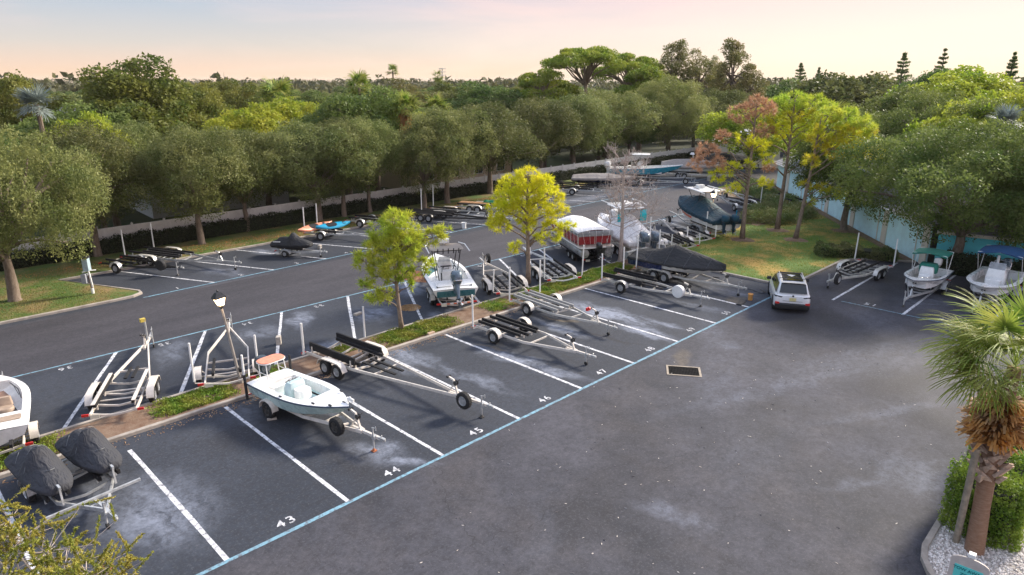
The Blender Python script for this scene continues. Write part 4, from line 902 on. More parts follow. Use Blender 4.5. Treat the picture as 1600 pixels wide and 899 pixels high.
tF, LF, aF, oF = trailer('boat_trailer', 'empty trailer with thick black bunks and a white round spare-wheel cover', (26.40, 6.66), (27.57, 1.58), W=2.3, side=-1, fm=alum, bunks=((.60, -1.7, 1.4),), low=((.2, .2, 2.3),), posts=(pvc, pvc), posth=1.7, spare=(3.45, -.45), spare_cover=pvc, jackwheel=False)
for s in (-1, 1):
    b = MB(); b.bar((-1.7, s*.70, .78), (1.2, s*.70, .76), .09, .26); b.build('side_guide_bunk', carpet, tF, bevel=.015)
# stall 50: covered runabout
tG, LG, aG, oG = trailer('boat_trailer', 'tandem trailer under the runabout with the black cover in stall 50', (30.05, 6.41), (30.82, 1.03), W=2.4, side=-1, tandem=True, fm=alum, bunks=((.5, -1.8, 1.6),), posts=(pvc, pvc), posth=2.2)
bt = boat('runabout', 'navy and white runabout under a black cover by the lawn corner', 'boat', oG, aG)
h = Hull(-2.5, 6.4, 2.3, .58, 1.12, .28, rake=.75, p=3.0)
boat_hull(bt, h, geldirty, bottom=geldirty, railm=navyrail, cock=False)
cover(bt, h, [(0, 1.5), (.10, 1.6), (.28, 1.85), (.45, 2.30), (.60, 2.12), (.82, 1.92), (1, 1.70)], cblack, drop=.10, seed=2)
for s in (-1, 1):
    b = MB(); rings = []
    for t in np.linspace(0, .42, 10):
        b0 = h.b(t)+.022; z = h.sh(t); z1 = z-.10-.30*(t/.42)**1.4; rings.append([(h.X(t), s*b0, z-.05), (h.X(t), s*(b0-.03), min(z-.06, z1+.45*0)-.0 - .34*(1-(t/.42)**2))])
    b.loft(rings, cap=False, closed=False); b.build('navy_stripe', navyg, bt)
b = MB(); b.loft([[(-2.52, -1.08, .95), (-2.52, 1.08, .95), (-2.52, 1.08, 1.4), (-2.52, -1.08, 1.4)], [(-3.0, -.95, .9), (-3.0, .95, .9), (-3.0, .85, 1.30), (-3.0, -.85, 1.30)]]); b.build('stern_cover', cmesh, bt, True)
b = MB(); b.bar((3.1, 0, .75), (3.55, 0, .78), .03, .05); b.build('bow_strap', blackm, bt)
def cover_seams(bt_, h_, ridge, ts_, m_, up=.012):
    xs, zs = zip(*ridge)
    for t_ in ts_:
        b_ = MB(); P = []; bb = h_.b(min(t_, .999))+.035; z = h_.sh(t_); rz_ = float(np.interp(t_, xs, zs))
        for q, zz in ((-1.015, z-.05), (-.98, z+.05), (-.82, z+(rz_-z)*.26-.05), (-.55, z+(rz_-z)*.58-.03), (-.27, z+(rz_-z)*.86-.02), (0, rz_), (.27, z+(rz_-z)*.86-.02), (.55, z+(rz_-z)*.58-.03), (.82, z+(rz_-z)*.26-.05), (.98, z+.05), (1.015, z-.05)): P.append((h_.X(t_), bb*q, zz+up))
        b_.tube(P, .018, 4); b_.build('cover_seam', m_, bt_)
seamd = mat('dark_seam', (.07, .075, .085), .8); seaml = mat('pale_seam', (.48, .48, .50), .8)
cover_seams(bt, h, [(0, 1.5), (.10, 1.6), (.28, 1.85), (.45, 2.30), (.60, 2.12), (.82, 1.92), (1, 1.70)], (.22, .45, .66, .86), seamd)
b = MB(); b.tube([(.9, -1.15, 1.2), (.95, -.9, .9), (.95, -.62, .56)], .015, 4); b.tube([(-1.2, -1.16, 1.2), (-1.15, -.9, .9), (-1.15, -.62, .56)], .015, 4); b.build('tie_down_strap', blackm, bt)

# ================================================================ MIDDLE ROW (bows towards the aisle)
HM = math.atan2(.88, .475)
# stall 37: cut off by the left edge
tH, LH, aH, oH = trailer('boat_trailer', 'white trailer under the boat cut off by the left edge', (-2.11, 10.71), (0, 0), W=2.4, side=-1, fm=cream, rz=R(79), length=5.6, bunks=((.5, -1.4, 1.6),), rear=-1.0)
bt = boat('bay_boat', 'white open boat with tan and brown seats, cut off by the left edge', 'boat', oH, aH)
h = Hull(-1.0, 4.9, 2.15, .60, 1.18, .22, rake=.5, p=3.0)
boat_hull(bt, h, geldirty, railm=pvc, gun=.20, t0=.26, t1=.84, fz=.78, deck=geldirty, liner=mat('dark_floor', (.07, .065, .06), .8, 0, .3, 6))
for (x, y, m_) in ((.95, -.32, tan), (1.0, .45, tan)):
    b = MB(); b.loft([rrect(x, y, .27, .30, .80, 3, .4), rrect(x, y, .27, .30, 1.12, 3, .4), rrect(x, y, .24, .27, 1.18, 3, .4)]); so_ = b.build('seat', m_, bt, True)
    b = MB(); b.loft([rrect(x+.22, y, .08, .28, 1.15, 3, .4), rrect(x+.28, y, .07, .24, 1.45, 3, .4)]); b.build('seat_back', m_, so_, True)
b = MB(); b.box((2.1, -.05, 1.05), (.7, .7, .3), rz=.3); b.build('brown_bag', brownv, bt); b = MB(); b.box((2.0, .3, 1.24), (.55, .5, .05), rz=.2); b.build('cardboard', mat('cardboard', (.42, .26, .15), .9), bt)
b = MB(); b.tube([(1.2, -.85, 1.3), (2.0, -.75, 1.36), (2.7, -.5, 1.40)], .018, 5); b.tube([(1.5, -.78, 1.32), (2.3, -.62, 1.40)], .012, 5); b.build('fishing_rod_rack', rail, bt)
b = MB(); b.loft([rrect(-.22, -.25, .20, .60, 1.215, 2, .2), rrect(-.22, -.25, .20, .60, 1.24, 2, .2)]); b.build('stern_tray', tan, bt, True)
outboard(bt, -1.05, .25, 1.15, -.2, .9, cowlb)
# stall 36
tI, LI, aI, oI = trailer('boat_trailer', 'empty trailer with white-topped bunks and a yellow-taped winch post in stall 36', (2.02, 11.48), (3.94, 17.61), W=2.3, side=-1, fm=cream, tandem=True, bm_=carpet, bunks=((.62, -1.7, 1.3),), low=((.13, 1.0, 2.2),), knee=.16, rear=-1.9, posts=None)
for s in (-1, 1):
    b = MB(); b.bar((-1.75, s*.66, .80), (1.25, s*.66, .78), .13, .02); b.build('bunk_top_strip', cream, tI)
b = MB(); b.tube([(LI-.9, .0, .6), (LI-.9, 0, 1.6)], .045, 8); b.build('jack_post', galv, tI); b = MB(); b.box((LI-.9, .08, 1.55), (.16, .22, .16), rz=.5); b.build('yellow_taped_head', mat('yellow_tape', (.6, .45, .08), .5), tI)
# stall 34
tJ, LJ, aJ, oJ = trailer('boat_trailer', 'empty angular trailer with curved crossmembers behind the near street lamp', (5.81, 10.60), (7.44, 17.04), W=2.45, side=-1, fm=cream, bm_=carpet, bunks=((.52, -.9, .9),), knee=.35, posts=(pvc, pvc), posth=1.75, rear=-1.2, cross=(-1.1, -.35, .4, 1.1), rz=None)
# stall 31: bay boat with tower
tM, LM, aM, oM = trailer('boat_trailer', 'tandem trailer with red and white tape under the white boat with the tower', (17.30, 13.22), (23.61, 22.43), W=2.5, side=1, tandem=True, fm=cream, rz=HM-.02, length=6.6, tape=True, bunks=((.5, -1.8, 1.6),))
bt = boat('bay_boat', 'white centre console with teal stern, black tower and big grey outboard in stall 31', 'boat', oM, aM)
h = Hull(-1.75, 6.9, 2.62, .60, 1.22, .32, rake=.6, p=2.7)
boat_hull(bt, h, geldirty, bottom=mat('dark_teal_gelcoat', (.03, .13, .15), .3, 0, .1, 3), railm=rail, gun=.20, t0=.24, t1=.80, fz=.86, liner=gel)
console(bt, 1.6, .86, .85, .7, 1.0, gel); leaning_post(bt, .45, .86)
b = MB(); b.loft([rrect(-.9, -.55, .40, .42, 1.27, 2, .1), rrect(-.9, -.55, .40, .42, 1.285, 2, .1)]); b.loft([rrect(-.9, .55, .40, .42, 1.27, 2, .1), rrect(-.9, .55, .40, .42, 1.285, 2, .1)]); b.build('stern_hatch', gel, bt, True)
ttop(bt, .35, 1.95, .95, 2.85, .9, mat('beige_canvas', (.33, .28, .23), .8, 0, .1, 4, bump=.3), blackm, xb0=.75, xb1=1.9, slab=.05, hwb=.48)
b = MB()
for k in range(5): b.tube([(.3, -.6+.3*k, 2.72), (.24, -.6+.3*k, 3.02)], .03, 6)
b.build('rod_holder', blackm, bt)
b = MB(); b.loft([rrect(1.7, 0, .22, .30, 3.06, 2, .2), rrect(1.7, 0, .22, .30, 3.26, 2, .2)]); b.tube([(1.7, 0, 2.9), (1.7, 0, 3.1)], .05, 6); b.build('radar_box', gel, bt, True)
b = MB(); b.tube([(1.95, .92, 2.95), (1.3, 1.15, 2.98), (-.1, 1.15, 2.90)], .03, 6); b.tube([(1.95, -.92, 2.95), (1.3, -1.15, 2.98), (-.1, -1.15, 2.90)], .03, 6); b.build('outrigger', pvc, bt)
outboard(bt, -1.78, 0, 1.34, .55, 1.25)
b = MB(); b.box((-1.775, 0, .98), (.05, 2.1, .34)); b.build('transom_panel', MC['dark_teal_gelcoat'], bt, bevel=.02)
for (x, y) in ((3.6, .85), (3.6, -.85), (-1.3, .95), (-1.3, -.95), (1.2, 1.1), (1.2, -1.1)):
    b = MB(); b.box((x, y, h.sh((x+1.75)/6.9)+.05), (.18, .04, .05)); b.build('cleat', rail, bt)
# stalls 30, 29
trailer('boat_trailer', 'empty tandem trailer with its spare high at the tongue, beside the tower boat', (20.88, 12.38), (24.66, 16.98), W=2.4, side=1, tandem=True, fm=cream, bunks=((.72, -1.6, 1.4), (.32, -1.6, 1.4)), rz=HM, length=6.0, spare=(5.1, -.35), tape=False, posts=(None, pvc), posth=1.4)
trailer('boat_trailer', 'empty white trailer with long black side bunks between the yellow pine and the pontoon', (24.94, 12.14), (28.49, 16.45), W=2.5, side=1, fm=pvc, fend=cream, tandem=True, bunks=((.74, -1.9, 2.0), (.25, -1.7, 1.7)), rz=HM, length=6.4, posts=(pvc, pvc), posth=2.0)
# stall 28: red pontoon
tP, LP_, aP, oP = trailer('boat_trailer', 'black low tandem trailer under the red pontoon boat', (30.46, 13.88), (0, 0), W=1.9, side=1, tandem=True, fm=blackm, rz=HM-.02, length=6.8, bunks=((.85, -2.0, 2.4),), winch=False, zf=.40, wheel_r=.27, posts=None)
bt = boat('pontoon_boat', 'red pontoon boat with a white top cover and clear side curtain', 'boat', oP, aP)
for s in (-1, 1):
    b = MB(); b.lathe((0, s*.86, .98), [(-2.55, .001), (-2.54, .30), (-2.5, .31), (2.9, .31), (3.3, .25), (3.65, .10), (3.72, .02)], 'X', 20, cap=False); b.build('pontoon', pontm, bt, True)
b = MB(); b.loft([rrect(.55, 0, 3.15, 1.24, 1.32, 3, .12), rrect(.55, 0, 3.15, 1.24, 1.46, 3, .12)]); b.build('deck', champ, bt, True)
b = MB(); b.loft([rrect(.55, 0, 3.19, 1.275, 1.36, 3, .12), rrect(.55, 0, 3.19, 1.275, 1.42, 3, .12)]); b.build('deck_trim', pvc, bt, True)
for (a_, b_) in (((-2.1, 1.18), (3.3, 1.18)), ((-2.1, -1.18), (3.3, -1.18)), ((-2.1, -1.18), (-2.1, 1.18)), ((3.55, -.9), (3.55, .9)), ((3.3, 1.18), (3.55, .9)), ((3.3, -1.18), (3.55, -.9))):
    n_ = max(1, round(math.dist(a_, b_)/1.3))
    for k in range(n_):
        p0 = Vector((*a_, 0)).lerp(Vector((*b_, 0)), (k+.02)/n_); p1 = Vector((*a_, 0)).lerp(Vector((*b_, 0)), (k+.98)/n_)
        b = MB(); b.bar((p0.x, p0.y, 1.80), (p1.x, p1.y, 1.80), .03, .58); b.build('side_panel', redp, bt)
        b = MB(); b.bar((p0.x, p0.y, 2.11), (p1.x, p1.y, 2.11), .05, .05); b.bar((p0.x, p0.y, 1.46), (p0.x, p0.y, 2.11), .04, .04, up=(1, 0, 0)); b.build('panel_rail', champ, bt)
for s in (-1, 1):
    b = MB(); b.tube([(1.9, s*1.205, 1.70), (2.2, s*1.205, 1.86), (2.6, s*1.205, 1.78), (2.9, s*1.205, 1.95)], .03, 5); b.build('swoosh_graphic', pvc, bt)
b = MB(); rings = []
for i in range(13):
    t = i/12; x = -2.2+5.9*t; top = np.interp(t, [0, .1, .4, .55, .8, 1], [2.52, 2.62, 2.66, 2.95, 2.70, 2.16])+.03*math.sin(i*2.2); e = np.interp(t, [0, .5, .85, 1], [2.38, 2.38, 2.18, 2.08]); hw = np.interp(t, [0, .8, 1], [1.24, 1.22, .9])
    rings.append([(x, -hw-.01, e-.12), (x, -hw, e), (x, -hw*.55, (e+top)/2+.04), (x, 0, top), (x, hw*.55, (e+top)/2+.04), (x, hw, e), (x, hw+.01, e-.12)])
b.loft(rings, cap=False, closed=False); o = b.build('top_cover', cwhite, bt, True); o.modifiers.new('s', 'SUBSURF').render_levels = 1
b = MB(); rings = []
for i in range(13):
    x = -2.25+3.9*i/12; wv = .03*math.sin(i*2.1); rings.append([(x, -1.25, 2.38), (x, -1.28+wv, 2.25), (x, -1.25-wv, 2.13)])
b.loft(rings, cap=False, closed=False)
rings = [[(-2.25, -1.25+2.5*i/8, 2.45), (-2.32+.03*math.sin(i*2), -1.25+2.5*i/8, 2.28), (-2.26, -1.25+2.5*i/8, 2.08)] for i in range(9)]; b.loft(rings, cap=False, closed=False)
rings = [[(-2.25+3.9*i/12, 1.25, 2.42), (-2.25+3.9*i/12, 1.27+.03*math.sin(i*1.7), 2.28), (-2.25+3.9*i/12, 1.25, 2.12)] for i in range(13)]; b.loft(rings, cap=False, closed=False)
b.build('clear_curtain', clear, bt, True)
b = MB()
for k in range(5): b.tube([(-2.3, -1.0+.5*k, 2.5), (-2.34, -.75+.38*k, 1.45)], .008, 4)
for k in range(6): b.tube([(-2.0+.7*k, 1.25, 2.45), (-2.35+.7*k, 1.29, 1.40)], .010, 4)
b.build('tie_cord', pvc, bt)
outboard(bt, -2.62, 0, 1.35, -.12, .72, cowlb)
b = MB()
for y in (-.98, -.62): b.tube([(-2.68, y, 2.0), (-2.70, y, .35)], .02, 6)
for k in range(5): b.bar((-2.70, -.98, .45+.25*k), (-2.70, -.62, .45+.25*k), .05, .03)
b.build('boarding_ladder', chrome, bt)
# stall 27: wrapped offshore boat with twin motors
tQ, LQ, aQ, oQ = trailer('boat_trailer', 'tandem trailer under the white-wrapped offshore boat with twin outboards', (33.73, 12.41), (0, 0), W=2.6, side=1, tandem=True, fm=alum, rz=HM-.03, length=7.6, bunks=((.5, -1.9, 2.2),))
bt = boat('offshore_boat', 'offshore boat wrapped in a white cover with twin grey outboards and hard top', 'boat', oQ, aQ)
h = Hull(-2.3, 8.4, 2.7, .62, 1.40, .42, rake=.9, p=2.5)
boat_hull(bt, h, geldirty, cock=False)
cover(bt, h, [(0, 1.62), (.05, 1.9), (.18, 2.35), (.34, 2.85), (.48, 2.75), (.60, 2.25), (.8, 2.0), (1, 1.9)], cwhite, drop=.28, seed=4)
cover_seams(bt, h, [(0, 1.62), (.05, 1.9), (.18, 2.35), (.34, 2.85), (.48, 2.75), (.60, 2.25), (.8, 2.0), (1, 1.9)], (.1, .26, .5, .7, .88), seaml)
outboard(bt, -2.35, .42, 1.46, -.10, 1.2); outboard(bt, -2.35, -.42, 1.46, -.10, 1.2)
b = MB(); b.loft([rrect(-2.9, -.95, .28, .18, .55, 3, .4), rrect(-2.9, -.98, .33, .24, .9, 3, .4), rrect(-2.85, -.95, .20, .15, 1.3, 3, .4)]); b.build('bagged_motor', cmesh, bt, True)
ttop(bt, .15, 2.7, 1.05, 3.2, 2.2, gel, blackm, slab=.10)
b = MB(); b.loft([rrect(.55, 0, .34, .80, 3.42, 3, .3), rrect(.55, 0, .30, .7, 3.60, 3, .3)]); b.loft([rrect(1.6, .0, .30, .30, 3.34, 3, .45), rrect(1.6, 0, .26, .26, 3.58, 3, .45)]); b.build('radar_dome', gel, bt, True)
b = MB(); b.tube([(.2, -1.1, 3.45), (1.4, -1.3, 3.5), (3.0, -1.25, 3.46)], .03, 6); b.tube([(.2, 1.1, 3.45), (1.4, 1.3, 3.5), (3.0, 1.25, 3.46)], .03, 6); b.build('outrigger', pvc, bt)
for (x, y, zz) in ((.28, .86, 2.75), (.28, -.9, 2.75)):
    b = MB(); rings = [[(x+.03*math.sin(i*2), y-.25+.5*i/5, zz+.38), (x-.04+.03*math.sin(i*1.3), y-.25+.5*i/5, zz), (x+.02*math.sin(i), y-.25+.5*i/5, zz-.42)] for i in range(6)]; b.loft(rings, cap=False, closed=False); to = b.build('hanging_towel', towel, bt, True); to.modifiers.new('t', 'SOLIDIFY').thickness = .02
b = MB(); b.loft([rrect(2.9, .0, .55, .55, 2.25, 4, .45), rrect(3.0, 0, .5, .5, 2.6, 4, .45), rrect(3.0, 0, .3, .3, 2.72, 4, .45)]); b.build('covered_seat', cwhite, bt, True)
# stalls 26, 25
trailer('boat_trailer', 'empty trailer with pale bunks just past the wrapped offshore boat', (37.66, 10.95), (40.50, 14.82), W=2.3, side=1, fm=alum, bm_=carpet, bunks=((.6, -1.5, 1.6), (.25, -1.5, 1.6)), rz=HM-.05, length=5.2, posts=(pvc, pvc), posth=.9)
trailer('boat_trailer', 'empty cream trailer with a spare wheel in front of the navy-covered boat', (40.53, 11.35), (45.20, 16.96), W=2.4, side=1, fm=cream, bunks=((.62, -1.6, 1.9),), rz=HM-.06, length=6.2, spare=(5.0, -.35), posts=(pvc, pvc), posth=1.0)
# stall 24: navy covered boat
tS, LS, aS, oS = trailer('boat_trailer', 'tandem trailer with blue and white guide posts under the navy-covered boat', (43.88, 11.90), (0, 0), W=2.6, side=1, tandem=True, fm=galv, rz=HM-.05, length=7.2, bunks=((.5, -1.8, 2.2),), posts=(kblue, pvc), posth=1.7)
bt = boat('offshore_boat', 'offshore boat under a navy cover with a white hard top and orange hull stripe', 'boat', oS, aS)
h = Hull(-2.6, 8.0, 2.7, .70, 1.55, .60, rake=1.0, p=2.5)
boat_hull(bt, h, geldirty, cock=False)
cover(bt, h, [(0, 1.95), (.12, 2.05), (.40, 2.75), (.52, 2.95), (.66, 2.75), (.85, 2.5), (1, 2.25)], cnavy, drop=.24, seed=6)
for s in (-1, 1):
    b = MB(); rings = []
    for t in np.linspace(.42, .93, 12):
        S = h.sec(t); p = S[4]; q = S[3]; rings.append([(p[0], s*(p[1]+.015), p[2]+.02), ((p[0]+q[0])/2, s*((p[1]+q[1])/2+.02), (p[2]+q[2])/2)])
    b.loft(rings, cap=False, closed=False); b.build('orange_hull_stripe', orangel, bt)
ttop(bt, .2, 2.8, 1.0, 3.35, 2.6, gel, blackm, xb0=1.0, xb1=2.0, slab=.09)
b = MB(); b.loft([rrect(2.0, 0, .28, .34, 3.46, 2, .2), rrect(2.0, 0, .26, .32, 3.72, 2, .2)]); b.build('radar_box', gel, bt, True)
b = MB(); b.loft([rrect(.3, -1.05, .12, .06, 3.44, 3, .4), rrect(.3, -1.05, .12, .06, 3.5, 3, .4)]); b.tube([(2.7, -1.1, 3.5), (.2, -1.2, 3.5), (-.9, -1.2, 3.46)], .035, 6); b.tube([(2.7, 1.1, 3.5), (.2, 1.2, 3.5), (-.9, 1.2, 3.46)], .035, 6); b.build('outrigger', pvc, bt)
cover_seams(bt, h, [(0, 1.95), (.12, 2.05), (.40, 2.75), (.52, 2.95), (.66, 2.75), (.85, 2.5), (1, 2.25)], (.2, .45, .68, .86), seamd)
for y in (-.42, .42): outboard(bt, -2.65, y, 1.50, -.1, .95, mat('covered_motor', (.008, .055, .09), .8), cnavy)
b = MB(); b.box((5.25, -.2, 1.75), (.3, .36, .32)); b.tube([(5.25, -.2, 1.6), (5.15, -.2, .5)], .05, 8); b.build('bow_electrics_box', pvc, tS)
# stalls past the lawn: dark trailers
trailer('boat_trailer', 'long dark trailer with white guide posts, first past the navy-covered boat', (57.40, 13.33), (55.50, 15.74), W=2.4, side=-1, fm=galv, bunks=((.6, -2.0, 2.0),), low=((.25, -1.5, 2.2),), rz=HM-.1, length=6.2, spare=(4.6, -.35), posts=None)
trailer('boat_trailer', 'black tandem trailer with tall white posts nearest the shrubs by the building', (60.56, 13.11), (61.76, 17.63), W=2.5, side=-1, tandem=True, fm=galv, fend=alum, bunks=((.68, -2.2, 2.2), (.3, -1.8, 2.0)), rz=HM-.1, length=7.0, posts=(pvc, pvc), posth=1.8)
trailer('boat_trailer', 'low black-bunked trailer farthest from the lamp beside the building shrubs', (63.92, 12.35), (65.76, 18.56), W=2.4, side=-1, tandem=True, fm=alum, bunks=((.66, -2.2, 2.2),), rz=HM-.1, length=7.0, posts=(pvc, pvc), posth=1.6)

# ================================================================ LEFT ROW (rears towards the trees)
HL = math.atan2(-.9, .433)
trailer('boat_trailer', 'small black single-axle trailer with a black-covered spare beside the meter box', (6.66, 32.57), (7.25, 30.12), W=2.2, side=-1, fm=blackm, fend=galv, bunks=((.55, -1.3, 1.2),), rz=HL, length=4.6, spare=(3.2, -.4), spare_cover=cblack, winch=False, jackwheel=False)
trailer('boat_trailer', 'tandem trailer with long black bunks and two white posts under the left oaks', (8.72, 33.24), (12.27, 26.61), W=2.5, side=-1, tandem=True, fm=galv, fend=alum, bunks=((.66, -2.0, 2.4), (.25, -1.2, 2.0)), rz=HL, length=6.9, posts=(pvc, pvc), posth=1.9)
tW, LW, aW, oW = trailer('jet_ski_trailer', 'small galvanised trailer under the black jet ski with green stripe', (16.46, 28.69), (19.35, 28.41), W=1.5, side=-1, fm=galv, bunks=((.3, -.8, 1.2),), rz=HL+.10, length=2.9, zf=.36, wheel_r=.24, winch=False, rear=-.8)
jet_ski_covered('jet_ski', 'black-covered jet ski with a lime stripe, alone on a small trailer by the hedge side', (*loc_of(aW, oW, .25, 0), .52), aW, seam=False, stripes=True, fabric=cblack, sc=.98)
tX, LX, aX, oX = trailer('boat_trailer', 'small open trailer carrying the coral and blue kayaks', (20.98, 31.58), (22.69, 28.36), W=1.9, side=-1, fm=galv, bunks=((.5, -1.0, 1.2),), rz=HL+.06, length=4.3, posts=(pvc, pvc), posth=2.1, winch=False)
def kayak(label, m, loc, rz, L_=3.4, roll=0.0, pitch=0.0):
    t = thing('kayak', label, 'kayak', loc, rz); t.rotation_euler = (roll, pitch, rz); b = MB(); rings = []
    for i in range(17):
        q = -1+2*i/16; w_ = .38*max(.03, 1-abs(q)**2.4); z0 = .10*abs(q)**2; z1 = .30+.06*abs(q)**2
        rings.append([(q*L_/2, w_*math.cos(a), z0+(z1-z0)*(.5+.5*math.sin(a))) for a in np.linspace(0, 2*math.pi, 13)[:-1]])
    b.loft(rings); b.build('shell', m, t, True)
    b = MB(); b.loft([rrect(-.15, 0, .45, .24, .285, 4, .45), rrect(-.15, 0, .45, .24, .31, 4, .45)]); b.build('cockpit', blackm, t, True)
    b = MB(); b.loft([rrect(.95, 0, .18, .14, .29, 4, .45), rrect(.95, 0, .18, .14, .315, 4, .45)]); b.build('hatch', blackm, t, True); return t
kayak('coral red kayak lying tilted on the small trailer, left of the blue one', korange, (*loc_of(aX, oX, -.7, -.55), .86), aX+.35+PI/2*0+1.0, 3.7, roll=.5, pitch=0)
kayak('bright blue kayak lying on the small trailer, right of the coral one', kblue, (*loc_of(aX, oX, .4, .35), .86), aX+1.0, 3.0, roll=.45)
trailer('boat_trailer', 'plain trailer behind the green pine, right of the kayaks', (25.85, 33.55), (25.87, 28.10), W=2.2, side=-1, fm=galv, bunks=((.5, -1.4, 1.5),), rz=HL, length=5.0, posts=None)
tZ, LZ, aZ, oZ = trailer('boat_trailer', 'long low black trailer with no fender shine, its tongue beside the white bucket', (31.29, 31.59), (32.43, 27.35), W=2.5, side=-1, fm=blackm, bunks=((.72, -2.8, 2.6), (.3, -2.4, 2.2)), rz=HL-.05, length=7.2, tandem=True, posts=None, rear=-3.0)
trailer('boat_trailer', 'tandem trailer with bright silver fenders between the black trailer and the yellow pine', (33.14, 31.79), (33.97, 26.19), W=2.5, side=-1, tandem=True, fm=galv, fend=alum, bunks=((.6, -1.9, 1.4),), rz=HL, length=6.8, posts=(pvc, pvc), posth=2.2)
tAB, LAB, aAB, oAB = trailer('boat_trailer', 'tandem trailer loaded with timber and a green sheet behind the yellow pine', (37.21, 31.69), (39.20, 26.85), W=2.4, side=-1, tandem=True, fm=galv, fend=alum, bunks=((.6, -1.9, 1.6),), rz=HL, length=6.8)
for k in range(4):
    b = MB(); b.box((0, 0, 0), (3.0, .18, .06)); o = b.build('timber_plank', mat('timber', (.36, .20, .10), .8, 0, .3, 8), None); o.location = (*loc_of(aAB, oAB, -.3, -.35+.22*k), .80); o.rotation_euler = (0, 0, aAB); tag(o, 'brown timber plank lying lengthwise on the loaded trailer', 'plank', 'planks on the loaded trailer')
b = MB()
rings = [[(-.7+.2*i, -.4, .0+.03*math.sin(i)), (-.7+.2*i, 0, .18+.04*math.sin(i*2)), (-.7+.2*i, .4, .02)] for i in range(8)]; b.loft(rings, cap=False, closed=False); o = b.build('green_tarpaulin', mat('green_tarp', (.01, .22, .10), .6, 0, .2, 5), None, True); o.location = (*loc_of(aAB, oAB, 1.2, .5), .82); o.rotation_euler = (0, 0, aAB); o.modifiers.new('t', 'SOLIDIFY').thickness = .02; tag(o, 'crumpled green tarpaulin on the trailer loaded with timber', 'tarpaulin')
for i, (px_, cp, fm_, lab) in enumerate((((51.92, 31.84), (53.94, 28.49), galv, 'long galvanised trailer in the shade of the far oaks, left of the bare tree'), ((53.36, 35.54), (55.50, 31.48), blackm, 'dark trailer hidden in deep shade under the far oaks'), ((62.71, 30.36), (65.10, 26.81), galv, 'trailer with spare wheel in front of the turquoise boat'))):
    trailer('boat_trailer', lab, px_, cp, W=2.5, side=-1, fm=fm_, tandem=False, bunks=((.6, -1.9, 1.9),), rz=HL+.02, length=6.6, spare=(5.2, -.4) if i != 1 else None)
# turquoise offshore boat
HL2 = HL+.10
tq, Lq, aq, oq = trailer('boat_trailer', 'dark trailer under the low taupe-covered boat behind the bare tree', (56.70, 32.87), (0, 0), W=2.4, side=-1, tandem=True, fm=blackm, rz=HL2, length=7.0, bunks=((.5, -1.9, 2.2),))
bt = boat('covered_boat', 'low boat under a brownish taupe cover in tree shade behind the bare tree', 'boat', oq, aq)
h = Hull(-2.4, 7.2, 2.4, .6, 1.2, .25, rake=.7, p=2.6); boat_hull(bt, h, navyg, cock=False); cover(bt, h, [(0, 1.5), (.3, 1.75), (.6, 1.75), (1, 1.5)], cgrey, drop=.25, seed=12)
tq, Lq, aq, oq = trailer('boat_trailer', 'tandem trailer under the turquoise-hulled boat', (64.99, 33.37), (0, 0), W=2.6, side=-1, tandem=True, fm=galv, rz=HL2, length=7.8, bunks=((.5, -1.9, 2.2),))
bt = boat('offshore_boat', 'turquoise-hulled centre console with white T-top in the far left row', 'boat', oq, aq)
h = Hull(-2.6, 8.8, 2.8, .65, 1.55, .55, rake=1.0, p=2.5)
boat_hull(bt, h, tealg, bottom=mat('dark_blue_bottom', (.01, .12, .22), .35), railm=gel, gun=.25, t0=.14, t1=.72, fz=1.0)
console(bt, 1.0, 1.0, 1.0, .9, 1.4, gel); leaning_post(bt, -.3, 1.0, fr=chrome); ttop(bt, -.3, 2.2, 1.1, 3.25, 1.2, gel, alum)
outboard(bt, -2.65, .4, 1.6, -.1, 1.15, gel); outboard(bt, -2.65, -.4, 1.6, -.1, 1.15, gel)
# grey and black covered boats
tq, Lq, aq, oq = trailer('boat_trailer', 'galvanised trailer under the grey-covered boat, with a block at its tongue', (71.97, 30.45), (0, 0), W=2.6, side=-1, tandem=True, fm=galv, rz=HL2-.02, length=7.4, bunks=((.5, -1.9, 2.2),))
bt = boat('covered_boat', 'long boat under a smooth taupe-grey cover, right of the turquoise boat', 'boat', oq, aq)
h = Hull(-2.6, 8.2, 2.7, .65, 1.45, .30, rake=.7, p=2.6); boat_hull(bt, h, geldirty, cock=False); cover(bt, h, [(0, 2.0), (.2, 2.35), (.5, 2.45), (.8, 2.15), (1, 1.85)], cgrey, drop=.25, seed=8)
b = MB(); b.tube([(1.3, .5, 2.3), (1.3, .5, 3.0)], .05, 6); b.tube([(1.3, -.5, 2.3), (1.3, -.5, 3.0)], .05, 6); b.tube([(1.3, -.7, 2.95), (1.3, .7, 2.95)], .05, 6); b.loft([rrect(1.2, 0, .3, .35, 2.95, 3, .4), rrect(1.2, 0, .2, .25, 3.2, 3, .4)]); b.build('tower_stub', gel, bt)
tq, Lq, aq, oq = trailer('boat_trailer', 'dark trailer under the black-covered boat at the end of the far left row', (80.86, 30.55), (0, 0), W=2.6, side=-1, tandem=True, fm=blackm, rz=HL2-.02, length=7.4, bunks=((.5, -1.9, 2.2),))
bt = boat('covered_boat', 'black-covered dark boat at the far end of the left row', 'boat', oq, aq)
h = Hull(-2.6, 8.2, 2.6, .65, 1.45, .40, rake=.9, p=2.5); boat_hull(bt, h, navyg, cock=False); cover(bt, h, [(0, 2.0), (.3, 2.5), (.5, 2.7), (.8, 2.2), (1, 1.95)], cblack, drop=.25, seed=9)

